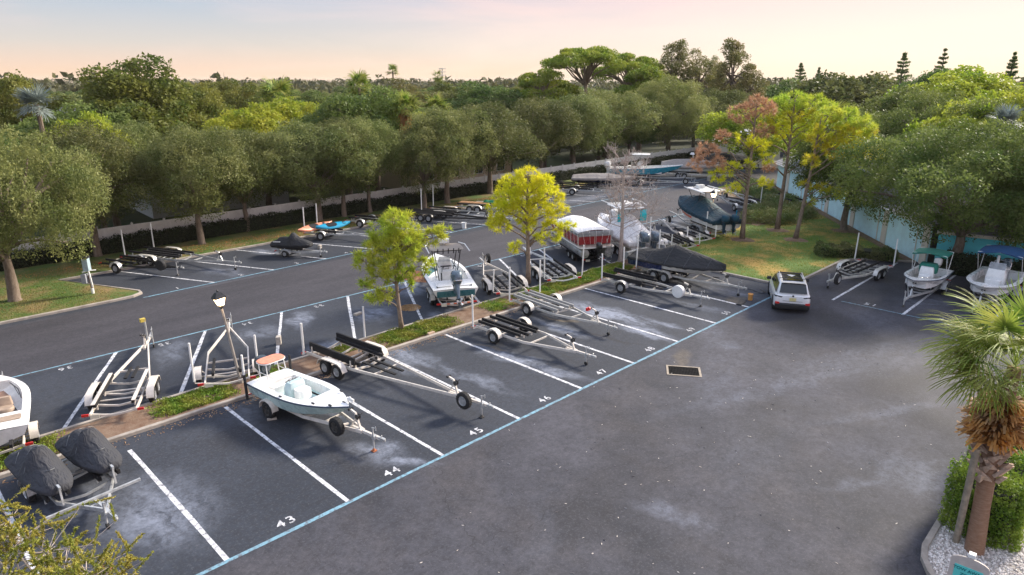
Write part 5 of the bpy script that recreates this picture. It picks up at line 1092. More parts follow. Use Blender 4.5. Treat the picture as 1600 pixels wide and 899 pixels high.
# ================================================================ RIGHT ROW
trailer('boat_trailer', 'empty galvanised tandem trailer with two tall white posts beside the white car', (40.28, -3.25), (35.61, -1.75), W=2.5, side=1, tandem=True, fm=alum, bunks=((.42, -1.5, 1.6),), low=((.2, -1.0, 1.8),), posts=(pvc, pvc), posth=1.9, spare=(4.4, .42))
tI2, L2, a2, o2 = trailer('boat_trailer', 'trailer under the small white boat with the green top', (39.63, -6.60), (36.05, -5.94), W=2.1, side=1, fm=galv, rz=PI+.02, length=4.6, bunks=((.45, -1.2, 1.4),), jackwheel=False)
o2 = Vector((39.60, -6.04))
tI2.location = (o2.x, o2.y, 0)
bt = boat('skiff', 'small white centre console with green bimini and green console cover', 'boat', o2, a2)
h = Hull(-1.6, 5.0, 2.0, .55, 1.12, .28, rake=.6, p=2.6); boat_hull(bt, h, gel, railm=navyrail, gun=.16, t0=.12, t1=.82, fz=.78, liner=floorm)
console(bt, .5, .78, .75, .55, .85, gel, wind=False)
b = MB(); b.loft([rrect(.30, 0, .26, .46, 1.25, 3, .2), rrect(.30, 0, .28, .48, 1.62, 3, .2), rrect(.32, 0, .20, .40, 1.80, 3, .2)]); b.build('console_cover', cgreen, bt, True)
bimini(bt, -.9, .7, .88, 2.35, cgreen, ((-.1, -.9), (.0, .65)), 1.1, .10); outboard(bt, -1.65, 0, 1.15, -.1, .85, gel, geldirty)
for s in (-1, 1): b = MB(); b.tube([(1.5, s*.85, 1.28), (2.4, s*.55, 1.42), (3.1, s*.15, 1.5)], .018, 6); b.build('bow_rail', chrome, bt)
tJ2, L3, a3, o3 = trailer('boat_trailer', 'trailer under the white boat with the blue top, half behind the palm', (38.61, -9.28), (37.29, -8.50), W=2.3, side=1, fm=galv, rz=PI+.0, length=5.2, bunks=((.5, -1.4, 1.6),))
o3 = Vector((41.24, -9.16))
tJ2.location = (o3.x, o3.y, 0); tJ2.rotation_euler.z = a3
bt = boat('skiff', 'larger white centre console with blue bimini, half behind the palm fronds', 'boat', o3, a3)
h = Hull(-2.0, 6.0, 2.4, .58, 1.22, .25, rake=.6, p=3.2); boat_hull(bt, h, gel, railm=pvc, gun=.20, t0=.12, t1=.84, fz=.85, liner=floorm)
console(bt, .6, .85, .95, .8, .95, gel); leaning_post(bt, -.5, .85, fr=chrome)
b = MB(); b.tube([(.35, -.1, 1.7), (.35, -.1, 2.5)], .07, 8); b.build('rolled_chart', pvc, bt)
bimini(bt, -1.4, .9, 1.05, 2.65, cblue, ((-.6, -1.35), (-.4, .85)), 1.2, .14); outboard(bt, -2.05, 0, 1.25, -.1, 1.0, cowl)
b = MB(); b.box((3.85, 0, 1.50), (.5, .14, .05)); b.build('anchor_roller', geldirty, bt)

# ================================================================ WHITE CAR
def car(loc, rz):
    t = thing('parked_car', 'small white SUV with roof rails and black tailgate glass, seen from behind', 'car', loc, rz)
    # stations: x, half width, sill z, belt z (lower body)
    st = [(-2.22, .70, .40, .78), (-2.20, .82, .34, .96), (-2.08, .90, .28, 1.06), (-1.75, .925, .26, 1.08), (-.9, .93, .25, 1.06), (0, .93, .25, 1.03), (.9, .925, .25, 1.00), (1.35, .92, .27, .96), (1.9, .88, .30, .86), (2.12, .78, .34, .76), (2.22, .62, .40, .62)]
    b = MB(); rings = []
    for x, w_, z0, z1 in st:
        m1 = z0+(z1-z0)*.55
        rings.append([(x, -w_*.9, z0), (x, -w_, z0+.08), (x, -w_*1.0, m1), (x, -w_*.97, z1-.08), (x, -w_*.90, z1), (x, -w_*.5, z1+.015), (x, 0, z1+.02), (x, w_*.5, z1+.015), (x, w_*.90, z1), (x, w_*.97, z1-.08), (x, w_, m1), (x, w_, z0+.08), (x, w_*.9, z0)])
    b.loft(rings); b.build('body', carw, t, True)
    # greenhouse
    g = [(-2.10, .82, 1.06, .80, 1.08), (-1.95, .83, 1.06, .73, 1.42), (-1.80, .84, 1.06, .69, 1.60), (-1.2, .85, 1.06, .68, 1.655), (-.4, .85, 1.05, .68, 1.665), (.2, .84, 1.03, .67, 1.62), (.75, .82, 1.01, .72, 1.30), (1.15, .80, .99, .78, 1.02)]
    b = MB(); rings = [[(x, -w0, z0-.03), (x, -w0, z0), (x, -w1, z1-.06), (x, -w1*.93, z1), (x, 0, z1+.02), (x, w1*.93, z1), (x, w1, z1-.06), (x, w0, z0), (x, w0, z0-.03)] for x, w0, z0, w1, z1 in g]
    b.loft(rings); b.build('roof', carw, t, True)
    def quad(nm, P, m_, off=(0, 0, 0)):
        q = MB(); P = [Vector(p)+Vector(off) for p in P]; n_ = (P[1]-P[0]).cross(P[3]-P[0]).normalized()*.012
        q.add([tuple(p) for p in P]+[tuple(p-n_) for p in P], [(0, 1, 2, 3), (7, 6, 5, 4), (0, 4, 5, 1), (1, 5, 6, 2), (2, 6, 7, 3), (3, 7, 4, 0)]); return q.build(nm, m_, t)
    quad('rear_window', [(-2.125, -.70, 1.10), (-2.125, .70, 1.10), (-1.845, .62, 1.57), (-1.845, -.62, 1.57)], glass, (-.018, 0, .015))
    quad('windscreen', [(1.16, .70, 1.05), (1.16, -.70, 1.05), (.24, -.60, 1.61), (.24, .60, 1.61)], glass, (.04, 0, .03))
    for s in (-1, 1):
        for (xa, xb, ta, tb) in ((-1.95, -1.25, -1.72, -1.22), (-1.18, -.22, -1.15, -.22), (-.14, .82, -.14, .26)):
            q = [(xa, s*.862, 1.10), (xb, s*.860, 1.09), (tb, s*.715, 1.56), (ta, s*.715, 1.56)]
            quad('side_window', q if s < 0 else q[::-1], glass, (0, s*.012, 0))
        b = MB(); b.tube([(-1.75, s*.60, 1.64), (-1.6, s*.60, 1.72), (.0, s*.60, 1.74), (.15, s*.60, 1.64)], .022, 6); b.build('roof_rail', alum, t, True)
        b = MB(); b.loft([rrect(.72, s*1.02, .07, .11, 1.06, 3, .3), rrect(.72, s*1.02, .08, .12, 1.16, 3, .3), rrect(.72, s*1.0, .06, .10, 1.22, 3, .3)]); b.build('wing_mirror', plast, t, True)
        b = MB(); b.add([(-2.20, s*.50, .93), (-2.16, s*.88, .99), (-2.13, s*.885, .90), (-2.21, s*.56, .88), (-1.95, s*.925, .97), (-1.95, s*.93, .92)], [(0, 1, 2, 3), (1, 4, 5, 2), (3, 2, 1, 0), (2, 5, 4, 1)]); o = b.build('tail_light', plast, t)
        o.location = (-.03, s*.012, 0)
        b = MB(); b.loft([[(x, y, z) for y, z in ((s*.62, .50), (s*.86, .50), (s*.88, .64), (s*.66, .62))] for x in (-2.29, -2.18)]); b.lathe((-2.29, s*.76, .57), [(-.02, .07), (.02, .075)], 'X', 12); b.build('red_reflector', redl, t)
        for x in (-1.38, 1.36):
            wheel(t, x, s*.83, s, .34, .22, dark=True); b = MB(); b.lathe((x, s*.86, .36), [(-.08 if s > 0 else -.075, .40), (.075, .40)], 'Y', 20); b.build('wheel_arch', plast, t)
    b = MB(); b.loft([rrect(-2.15, 0, .14, .84, .26, 3, .2), rrect(-2.17, 0, .16, .88, .34, 3, .2), rrect(-2.17, 0, .16, .88, .52, 3, .2), rrect(-2.12, 0, .12, .84, .58, 3, .2)]); b.build('rear_bumper', plast, t, True)
    b = MB(); b.box((-2.245, 0, .80), (.012, .34, .17)); b.build('licence_plate', mat('yellowish_plate', (.70, .62, .30), .4, 0, .2, 30), t)
    b = MB(); b.lathe((-2.245, 0, .99), [(-.01, .05), (.01, .055)], 'X', 14); b.build('round_badge', plast, t)
    b = MB(); b.bar((-2.235, -.5, .70), (-2.235, .5, .70), .012, .012); b.bar((-2.232, -.62, 1.03), (-2.232, .62, 1.03), .012, .012) if False else None; b.build('tailgate_seam', plast, t)
    b = MB(); b.bar((-2.02, 0, 1.22), (-1.93, .34, 1.34), .015, .03); b.build('rear_wiper', plast, t) if False else None
    b = MB(); b.add([(-1.55, -.52, 1.685), (-1.55, .52, 1.685), (.05, .50, 1.675), (.05, -.50, 1.675)], [(0, 3, 2, 1)]); b.build('glass_roof', glass, t)
    b = MB()
    for x in (-1.35, -.25): b.tube([(x, -.66, 1.73), (x, 0, 1.76), (x, .66, 1.73)], .022, 6)
    b.build('cross_bar', blackm, t, True)
    b = MB(); b.loft([rrect(-1.86, 0, .10, .60, 1.635, 3, .2), rrect(-1.90, 0, .10, .60, 1.66, 3, .2)]); b.build('spoiler', carw, t, True)
    return t
ca = R(29); c0 = Vector((29.79, -2.11)); car((c0.x+2.28*math.cos(ca), c0.y+2.28*math.sin(ca)), ca)
# ================================================================ LAMPS, POSTS, SMALL THINGS
def street_lamp(label, loc, H_, lean):
    t = thing('street_lamp', label, 'street lamp', loc, 0); t.rotation_euler = (lean[0], lean[1], 0)
    b = MB(); b.lathe((0, 0, 0), [(0, .12), (.12, .12), (.16, .08), (.3, .06), (H_*.6, .05), (H_-.62, .042)], 'Z', 12); b.build('post', mat('lamp_post_metal', (.32, .29, .26), .55, .1, .2, 6), t, True)
    b = MB(); b.lathe((0, 0, H_-.62), [(-.10, .055), (0, .10), (.03, .07)], 'Z', 10); b.build('lamp_neck', blackm, t, True)
    b = MB(); b.loft([rrect(0, 0, .10, .10, H_-.59, 1, .05), rrect(0, 0, .19, .19, H_-.27, 1, .05)])
    gm = mat('lit_lamp_glass', (.95, .85, .70), .4, 0, .05, 3, emit=(1.0, .70, .38, 4.0)); b.build('lamp_glass', gm, t)
    b = MB()
    for sx in (-1, 1):
        for sy in (-1, 1): b.bar((sx*.105, sy*.105, H_-.60), (sx*.195, sy*.195, H_-.26), .022, .022)
    b.build('lantern_frame', blackm, t)
    b = MB(); b.loft([rrect(0, 0, .24, .24, H_-.27, 1, .05), rrect(0, 0, .23, .23, H_-.23, 1, .05), rrect(0, 0, .10, .10, H_-.05, 1, .05), rrect(0, 0, .05, .05, H_-.02, 1, .1)]); b.lathe((0, 0, H_-.02), [(0, .03), (.04, .05), (.09, .01)], 'Z', 8); b.build('lantern_roof', blackm, t)
    l = bpy.data.lights.new('lamp_light', 'POINT'); l.energy = 18; l.color = (1, .68, .38); l.shadow_soft_size = .22; lo = bpy.data.objects.new('lamp_light', l); col.objects.link(lo); lo.parent = t; lo.location = (0, 0, H_-.70)
    return t
street_lamp('lit street lamp with four-sided lantern standing in the median near the angular trailer', (*(4.97, 10.28), .08), 4.0, (-.085, -.085))
street_lamp('lit street lamp beside the lawn, in front of the navy-covered boat', (*(45.18, 11.29), .1), 3.45, (0, 0))
# loose posts along the kerbs
for i, (p, hh, lab) in enumerate((((11.62, 11.26), 1.55, 'short white post standing in the empty stall left of the green pine'),
        ((35.40, 10.74), 2.6, 'tall white post between the twin outboards and the covered runabout'))):
    b = MB(); b.tube([(0, 0, 0), (.02, .01, hh)], .045, 10); b.lathe((.02, .01, hh), [(0, .05), (.03, .05), (.04, .001)], 'Z', 10); o = b.build('white_post', pvc, None, True); o.location = (*p, .1 if i else 0); tag(o, lab, 'post')
def block(name, label, cat, p, d, m, rz=.3, z=0.0):
    b = MB(); b.box((0, 0, d[2]/2), d); o = b.build(name, m, bevel=.012); o.location = (*p, z); o.rotation_euler = (0, 0, rz); return tag(o, label, cat)
block('concrete_block', 'tan concrete block on the asphalt against the median kerb, left end of stall 46', 'block', (14.02, 9.11), (.42, .2, .2), mat('tan_block', (.46, .33, .24), .9, 0, .2, 9, bump=.5), .1)
block('concrete_block', 'grey concrete block standing on the stall line above the poling platform', 'block', (8.21, 13.38), (.22, .28, .40), conc, -.6)
block('concrete_block', 'low pale block lying behind the short white post', 'block', (13.22, 14.36), (.45, .2, .12), conc, .2)
block('concrete_block', 'concrete block under the tongue of the black jet ski trailer', 'block', (19.59, 29.36), (.28, .22, .24), conc, .5)
block('concrete_block', 'small block beside the wheel of the near skiff trailer', 'block', (4.44, 6.50), (.34, .12, .07), conc, -.4)
block('concrete_block', 'block under the tongue of the grey-covered boat trailer', 'block', (72.38, 26.76), (.3, .3, .6), conc, -.4)
def bucket(label, p, m, r=.15, h=.38):
    t = thing('bucket', label, 'bucket', p); b = MB(); b.lathe((0, 0, 0), [(0, r*.85), (h, r), (h+.01, r*1.06), (h-.03, r*1.06), (h-.03, r*.95), (h*.9, r*.9), (h*.9, .001)], 'Z', 16, cap=False); b.build('pail', m, t, True)
    b = MB(); b.tube([(r, 0, h), (r*.7, .10, h-.12), (0, .16, h-.18), (-r*.7, .10, h-.12), (-r, 0, h)], .006, 4); b.build('handle', rimm, t)
bucket('white bucket by the tongue of the long black trailer', (31.95, 27.07), pvc, .2, .5)
bucket('orange and white bucket on the ground left of the white car', (30.55, 0.60), mat('orange_bucket', (.75, .36, .10), .5), .14, .36)
o = block('loading_ramp', 'flat dark ramp lying on the asphalt near the worn stall 50 number', 'ramp', (29.63, 0.69), (.9, .3, .06), blackm, .2)
b = MB(); P = [(32.44, 1.70), (32.34, 1.24), (32.06, 0.63), (32.46, 0.58), (32.86, 1.09)]; b.tube([(x, y, .03) for x, y in P], .014, 5); o = b.build('hose', blackm, None, True); tag(o, 'black hose coiled loosely on the asphalt left of the white car', 'hose')
# drain grate
dA, dB, dC = Vector((18.25, -1.70)), Vector((19.08, -2.90)), Vector((19.17, -1.18)); ddir = (dB-dA); Ld = ddir.length; ang = math.atan2(ddir.y, ddir.x); wd = max(.7, (dC-dA).length*.98)
t = thing('drain_grate', 'rectangular black storm drain grate with a tan frame set in the asphalt', 'drain', (dA.x, dA.y, 0), ang); fm_ = mat('tan_frame', (.34, .29, .23), .85, 0, .25, 6, bump=.4)
for c_, d_ in (((Ld/2, .04, .012), (Ld, .075, .02)), ((Ld/2, wd-.04, .012), (Ld, .075, .02)), ((.045, wd/2, .0125), (.09, wd-.17, .019)), ((Ld-.045, wd/2, .0125), (.09, wd-.17, .019))):
    b = MB(); b.box(c_, d_); b.build('frame_side', fm_, t)
b = MB(); b.box((Ld/2, wd/2, .006), (Ld-.18, wd-.17, .004)); b.build('pit_shade_sheet', mat('pit_shade_black', (.003, .003, .004), 1, spec=.1), t)  # flat sheet under the bars, the drain's inner shade painted as black
for k in range(20):
    b = MB(); b.box((.12+(Ld-.24)*k/19, wd/2, .014), (.022, wd-.18, .010)); b.build('grate_bar', mat('grate_iron', (.008, .008, .009), .8, spec=.2), t)
b = MB(); b.bar((.1, wd*.5, .020), (Ld-.1, wd*.5, .020), .03, .008); b.build('grate_rib', MC['grate_iron'], t)
# meter box on the left island
t = thing('meter_box', 'weathered grey-blue box on a white and brown post at the tip of the left island', 'utility box', (4.21, 28.39), -.6)
b = MB(); b.tube([(0, 0, .1), (.0, .0, .45)], .08, 8); b.build('white_base', pvc, t, True)
b = MB(); b.tube([(0, 0, .40), (-.05, .05, 1.2)], .07, 8); b.build('brown_post', mat('old_timber', (.20, .11, .06), .9, 0, .3, 8), t, True)
b = MB(); b.tube([(.06, -.06, .5), (.0, -.04, 1.35), (-.06, .02, 1.55)], .05, 6); b.tube([(-.3, -.2, 1.45), (.0, -.02, 1.5), (.3, .2, 1.45)], .035, 6); b.build('white_pipe', pvc, t, True)
b = MB(); b.box((-.10, .05, 1.85), (.30, .42, .75)); b.build('cabinet', mat('blue_grey_box', (.34, .45, .50), .6, 0, .2, 5), t, bevel=.02)
b = MB(); b.box((-.26, -.10, 1.05), (.26, .38, .55)); b.build('lower_cabinet', mat('grey_box', (.30, .32, .36), .6, 0, .2, 5), t, bevel=.02)
b = MB(); b.box((-.10, .05, 2.27), (.34, .46, .10)); b.lathe((-.1, .05, 2.3), [(0, .12), (.1, .10), (.13, .001)], 'Z', 10); b.build('cap', blackm, t, True)
# parking sign at the bottom right
sp = Vector((11.52, -14.04)); t = thing('parking_sign', 'cream sign with turquoise tow-away panel in front of the foreground palm', 'sign', (sp.x, sp.y, 0), R(183)); 
b = MB(); pts = [(-.38, .55), (.38, .55), (.38, 1.34)] + [(.38*math.cos(a), 1.34+.14*math.sin(a)) for a in np.linspace(0, math.pi, 9)][1:-1] + [(-.38, 1.34)]
V = [(0.02, x, z) for x, z in pts]+[(-.02, x, z) for x, z in pts]; n_ = len(pts); b.add(V, [tuple(range(n_)), tuple(range(2*n_-1, n_-1, -1))]+[(k, n_+k, n_+(k+1) % n_, (k+1) % n_) for k in range(n_)])
b.build('sign_board', mat('sign_board', (.52, .46, .42), .6, 0, .1, 4), t)
b = MB(); b.box((.024, 0, .98), (.008, .56, .50)); b.build('turquoise_panel', mat('turquoise_panel', (.12, .62, .58), .5, 0, .05, 4), t)
b = MB(); b.bar((-.05, 0, .1), (-.05, 0, 1.52), .09, .09, up=(1, 0, 0)); b.box((-.05, 0, 1.55), (.14, .14, .08)); b.build('sign_post', pvc, t)
def text_on(parent, txt, loc, size, m, rot):
    cu = bpy.data.curves.new('lettering', 'FONT'); cu.body = txt; cu.size = size; cu.align_x = 'CENTER'; cu.align_y = 'CENTER'; cu.offset = .02*size; cu.extrude = .002
    o = bpy.data.objects.new('lettering_source', cu); col.objects.link(o); bpy.context.view_layer.update(); dg = bpy.context.evaluated_depsgraph_get(); me = bpy.data.meshes.new_from_object(o.evaluated_get(dg)); bpy.data.objects.remove(o)
    me.materials.clear(); me.materials.append(m); q = bpy.data.objects.new('lettering', me); col.objects.link(q); q.location = loc; q.rotation_euler = rot; q.parent = parent; return q
dteal = mat('dark_teal_paint', (.0, .16, .17), .6)
text_on(t, 'TOW AWAY', (.032, 0, 1.14), .105, dteal, (PI/2, 0, PI/2)); text_on(t, 'ZONE', (.032, 0, 1.00), .105, dteal, (PI/2, 0, PI/2))
# hydrant-like bollard at the right edge
t = thing('hydrant', 'yellow hydrant with pale blue bonnet at the right edge beyond the gravel', 'hydrant', (17.66, -14.29), 0)
b = MB(); b.lathe((0, 0, .08), [(0, .20), (.04, .20), (.05, .13), (.55, .13), (.57, .17), (.62, .17)], 'Z', 14); b.tube([(-.24, 0, .48), (.24, 0, .48)], .07, 10); b.tube([(0, -.22, .42), (0, .1, .42)], .09, 10); b.build('barrel', mat('yellow_paint', (.70, .42, .05), .5, 0, .15, 5), t, True)
b = MB(); b.lathe((0, 0, .70), [(0, .17), (.02, .17), (.12, .14), (.2, .06), (.26, .03)], 'Z', 14); b.build('bonnet', mat('pale_blue_paint', (.40, .52, .56), .5, 0, .15, 5), t, True)

# ================================================================ FENCE, HEDGES, SHRUBS
t = thing('vinyl_fence', 'long pale vinyl privacy fence behind the clipped hedge', 'fence', (-20, 38.7, 0), math.atan2(2.2, 92)); fmv = mat('cream_vinyl', (.74, .73, .70), .5, 0, .14, 1.5)
PW = 2.3; pm = None
b = MB(); b.box((PW/2, 0, .95), (PW-.13, .04, 1.5))
for k in range(14): b.box((.14+k*(PW-.28)/13, -.0, .95), (.012, .048, 1.4))
b.box((PW/2, 0, 1.72), (PW-.13, .06, .10)); b.box((PW/2, 0, .15), (PW-.13, .06, .12)); p0 = b.build('fence_panel', fmv, t)
b = MB(); b.box((0, 0, .92), (.125, .125, 1.84)); b.box((0, 0, 1.86), (.16, .16, .04)); b.lathe((0, 0, 1.87), [(0, .09), (.09, .01)], 'Z', 4); q0 = b.build('fence_post', fmv, t)
for k in range(1, 52):
    c = p0.copy(); c.parent = t; c.location = (k*PW, 0, 0); col.objects.link(c)
    c = q0.copy(); c.parent = t; c.location = (k*PW, 0, 0); col.objects.link(c)
def hedge(name, label, path, wd, h, m, n_leaf, ll=.13, lw=.08, z=.08, wob=.06, cat='hedge'):
    """clipped hedge along a polyline"""
    rs = np.random.RandomState(int(n_leaf) % 97); P = np.array(path, float); o0 = P[0].copy(); P = P-o0; seg = np.diff(P, axis=0); L_ = np.hypot(*seg.T); cum = np.r_[0, np.cumsum(L_)]
    u = rs.uniform(0, cum[-1], n_leaf); i = np.clip(np.searchsorted(cum, u)-1, 0, len(seg)-1); f = (u-cum[i])/L_[i]; c = P[i]+seg[i]*f[:, None]; nrm = np.c_[-seg[i][:, 1], seg[i][:, 0]]/L_[i][:, None]
    per = 2*h+wd; v = rs.uniform(0, per, n_leaf); off = np.where(v < h, -wd/2, np.where(v < h+wd, v-h-wd/2, wd/2)); zz = np.where(v < h, v, np.where(v < h+wd, h, per-v))
    wv = wob*(np.sin(u*1.3)+np.sin(u*3.1+1)+.6*np.sin(u*7.3)); k = 1+rs.normal(size=n_leaf)*(.05+wob*.25); C = np.c_[c+nrm*(off*k+wv*.6*np.sign(off))[:, None], z+np.maximum(.02, zz*k+wv*(zz/h))]
    ne = n_leaf//20; e_ = []
    for pe, ve, sg in ((P[0], seg[0]/L_[0], -1), (P[-1], seg[-1]/L_[-1], 1)):
        nv_ = np.array([-ve[1], ve[0]]); a_ = rs.uniform(-.5, .5, (ne, 1))*wd; zz_ = rs.uniform(0, h, (ne, 1)); q_ = pe+nv_*a_+ve*sg*(.12+rs.normal(size=(ne, 1))*.06-.25*abs(a_/wd)); e_.append(np.c_[q_, zz_+z])
    C = np.concatenate([C]+e_)
    t = thing(name, label, cat, (*o0, 0)); me = leaves_mesh('foliage', C, ll, lw, m, rs=rs, up=.2); o = bpy.data.objects.new('foliage', me); col.objects.link(o); o.parent = t; o['kind'] = 'stuff'
    b = MB(); rings = []
    Pc = P.copy(); Pc[0] += seg[0]/L_[0]*.35; Pc[-1] -= seg[-1]/L_[-1]*.35
    for p, s in zip(Pc, np.r_[seg, seg[-1:]]):
        nn = np.array([-s[1], s[0]])/np.hypot(*s)*wd*.36; rings.append([(p[0]-nn[0], p[1]-nn[1], z-.05), (p[0]-nn[0], p[1]-nn[1], z+h*.88), (p[0]+nn[0], p[1]+nn[1], z+h*.88), (p[0]+nn[0], p[1]+nn[1], z-.05)])
    b.loft(rings); b.build('inner_twigs', mat('hedge_core', (.012, .018, .008), 1, 0, .3, 8), t); return t
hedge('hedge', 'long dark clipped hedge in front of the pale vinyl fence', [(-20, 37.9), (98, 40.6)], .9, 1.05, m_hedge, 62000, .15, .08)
hedge('hedge', 'bright green hedge beside the foreground palm at the right edge', [(14.7, -13.7), (16.5, -13.75), (26, -13.9)], 1.35, 1.5, m_hedgeb, 52000, .10, .05, wob=.17)
hedge('hedge', 'dark hedge behind the boats with green and blue tops', [(45.1, -5.6), (45.6, -9), (46.6, -20)], 1.2, 1.15, m_hedge, 14000, .16, .09)
hedge('hedge', 'low loose dark hedge on the lawn behind the two white trailer posts', [(43.6, 1.9), (45.2, -.2), (46.0, -2.4)], 1.5, .6, m_juni, 7000, .16, .07, wob=.10)
def shrub_mass(label, poly_pts, h, n_leaf, m, seed, name='juniper_shrubs'):
    rs = np.random.RandomState(seed); C = []; P0 = np.mean(poly_pts, axis=0); t = None
    for (x, y, r) in [(a, b_, c) for a, b_, c in poly_pts]:
        nn = int(n_leaf*r*r/sum(q[2]**2 for q in poly_pts)); d = sphere_pts(rs, nn, .9); d[:, 2] = abs(d[:, 2]); q = rs.uniform(.5, 1.08, (nn, 1)); q *= 1+.18*np.sin(d[:, :1]*8+x)*np.sin(d[:, 1:2]*7+y)
        C.append(np.array([x-P0[0], y-P0[1], .08])+d*q*np.array([r, r, h]))
    me = leaves_mesh(name, np.concatenate(C), .20, .06, m, rs=rs, up=.5); o = bpy.data.objects.new(name, me); col.objects.link(o); o.location = (P0[0], P0[1], 0); tag(o, label, 'shrubs', kind='stuff'); return o
shrub_mass('spreading green junipers filling the bed behind the two green-gold pines', [(51.5, 10.7, 1.3), (53.3, 10.2, 1.7), (54.6, 11.8, 1.5), (55.6, 9.4, 1.9), (56.8, 11.8, 1.8), (58.2, 9.6, 1.5), (59.4, 12.3, 1.8), (61, 14, 1.7), (53.5, 8.4, 1.3), (62.6, 12.5, 1.6), (52, 9, 1.0), (57, 8.2, 1.1)], 1.0, 30000, m_juni, 4)
shrub_mass('low shrubs in the sandy bed at the corner of the turquoise building', [(64.5, 17, 1.6), (66.5, 19.2, 1.5), (69.5, 20.5, 1.4), (65.5, 15.4, 1.3), (67.6, 17.6, 1.3), (71.5, 20.6, 1.2)], .9, 14000, m_juni, 5)
# ground cover on the median
def cover_patch(label, x0, x1, n_, seed, h=.12, y0=9.12, y1=10.72, m=None):
    rs = np.random.RandomState(seed); x = rs.uniform(x0, x1, n_); y = rs.uniform(y0, y1, n_); e = np.minimum(np.minimum(x-x0, x1-x)*1.2, 1); ok = (rs.uniform(size=n_) < e+.15) & (np.sin(x*3.1)+np.sin(y*5+x*1.7)+rs.normal(size=n_)*.6 > -1.3)
    z = .10+rs.uniform(0, h, n_)*(1+.5*np.sin(x*4)*np.sin(y*6)); C = np.c_[x-x0, y, z][ok]; me = leaves_mesh('ground_cover', C, .10, .045, m or m_cover, rs=rs, up=.8); o = bpy.data.objects.new('ground_cover', me); col.objects.link(o); o.location = (x0, 0, 0); tag(o, label, 'ground cover', kind='stuff')
cover_patch('low green ground cover on the median behind the covered jet skis', -9, -1.2, 9000, 1)
cover_patch('strip of ground cover on the median left of the near street lamp', 1.3, 4.6, 7500, 2, y0=9.25)
cover_patch('tuft of ground cover behind the poling platform of the pale green skiff', 5.3, 7.0, 3200, 3)
cover_patch('ground cover patch behind the long tandem trailer', 9.2, 10.4, 2000, 4, y0=9.9)
cover_patch('bright ground cover round the foot of the green pine', 11.4, 16.3, 11000, 5, .14)
cover_patch('ground cover on the median behind the tower boat', 18.4, 20.3, 3500, 6, y0=9.2)
cover_patch('long bright ground cover strip from the yellow pine to the bare tree', 20.9, 31.5, 24000, 7, .16)
def litter(label, cx, cy, rx, ry, n_, m, seed, z=.01, ll=.09, name='fallen_leaves'):
    rs = np.random.RandomState(seed); a = rs.uniform(0, 6.28, n_); q = rs.uniform(0, 1, n_)**.6; C = np.c_[rx*q*np.cos(a), ry*q*np.sin(a), np.full(n_, z)]; D = rs.normal(size=(n_, 3)); D[:, 2] *= .08
    me = leaves_mesh(name, C, ll, .03, m, rs=rs, D=D); o = bpy.data.objects.new(name, me); col.objects.link(o); o.location = (cx, cy, 0); tag(o, label, 'leaf litter', kind='stuff')
litter('rusty dead needles lying on the asphalt left of the tower boat', *(20.06, 18.07), 1.0, 1.7, 6500, m_brown, 1)
litter('small patch of rusty needles between the green pine and the tower boat wheels', *(15.93, 13.32), .6, .6, 1400, m_brown, 2)
litter('scattered brown leaves along the foot of the median kerb', 8, 8.6, 14, .35, 900, m_brown, 3)
litter('dry leaves scattered under the left row of oaks', 30, 35.4, 30, 1.6, 9000, m_dead, 5, .12, .12)
litter('pale specks of paper and leaves scattered over the open asphalt', 14, -6, 13, 6, 220, mat('pale_specks', (.5, .46, .42), .9), 8, .012, .10)

# ================================================================ BUILDINGS
tealw = mat('turquoise_stucco', (.62, .88, .92), .85, 0, .10, 1.2, bump=.25, bscale=30); tealb = mat('deep_turquoise_stucco', (.14, .66, .74), .85, 0, .12, 1.2, bump=.25, bscale=30); creamw = mat('cream_stucco', (.66, .60, .50), .85, 0, .08, 1.5, bump=.2)
shing = mat('grey_shingles', (.24, .235, .24), .95, 0, .2, 3, bump=.8, bscale=14, stretch=(1, 3, 1))
A = Vector((73.4, 18.5, 0)); B_ = Vector((46.2, -4.15, 0)); d = (B_-A); LW = d.length; rz = math.atan2(d.y, d.x)
t = thing('turquoise_building', 'long low turquoise building with cream pilasters and grey shingle roof right of the lawn', 'building', A, rz)
# local +x runs along the wall towards the camera's right, local -y faces the lot? (n = left of travel)
DY = 11.0
def wallbox(x0, x1, y0, y1, z0, z1, nm, m_):
    b = MB(); b.box(((x0+x1)/2, (y0+y1)/2, (z0+z1)/2), (x1-x0, y1-y0, z1-z0)); return b.build(nm, m_, t)
side_ = 1 if True else -1
wallbox(0, LW, 0, .25, 0, 2.85, 'wall', tealw)
wallbox(0, .25, .25, DY, 0, 2.85, 'wall', tealw)
for x in np.arange(3.9, LW, 6.2): wallbox(x, x+.75, -.09, -.003, 0, 2.80, 'pilaster', creamw)
wallbox(-.4, LW+.4, -.5, -.44, 2.70, 2.92, 'fascia', creamw); wallbox(-.4, LW+.4, -.44, 0, 2.84, 2.88, 'soffit', creamw)
b = MB(); b.bar((-.4, -.57, 2.84), (LW+.4, -.57, 2.84), .12, .10); b.build('gutter', pvc, t)
for x in np.arange(3.2, LW, 6.2): b = MB(); b.tube([(x, -.57, 2.8), (x, -.12, 2.6), (x, -.08, .1)], .04, 6); b.build('downpipe', creamw, t)
b = MB(); ov = .5; ridge = 1.9; rows = 16
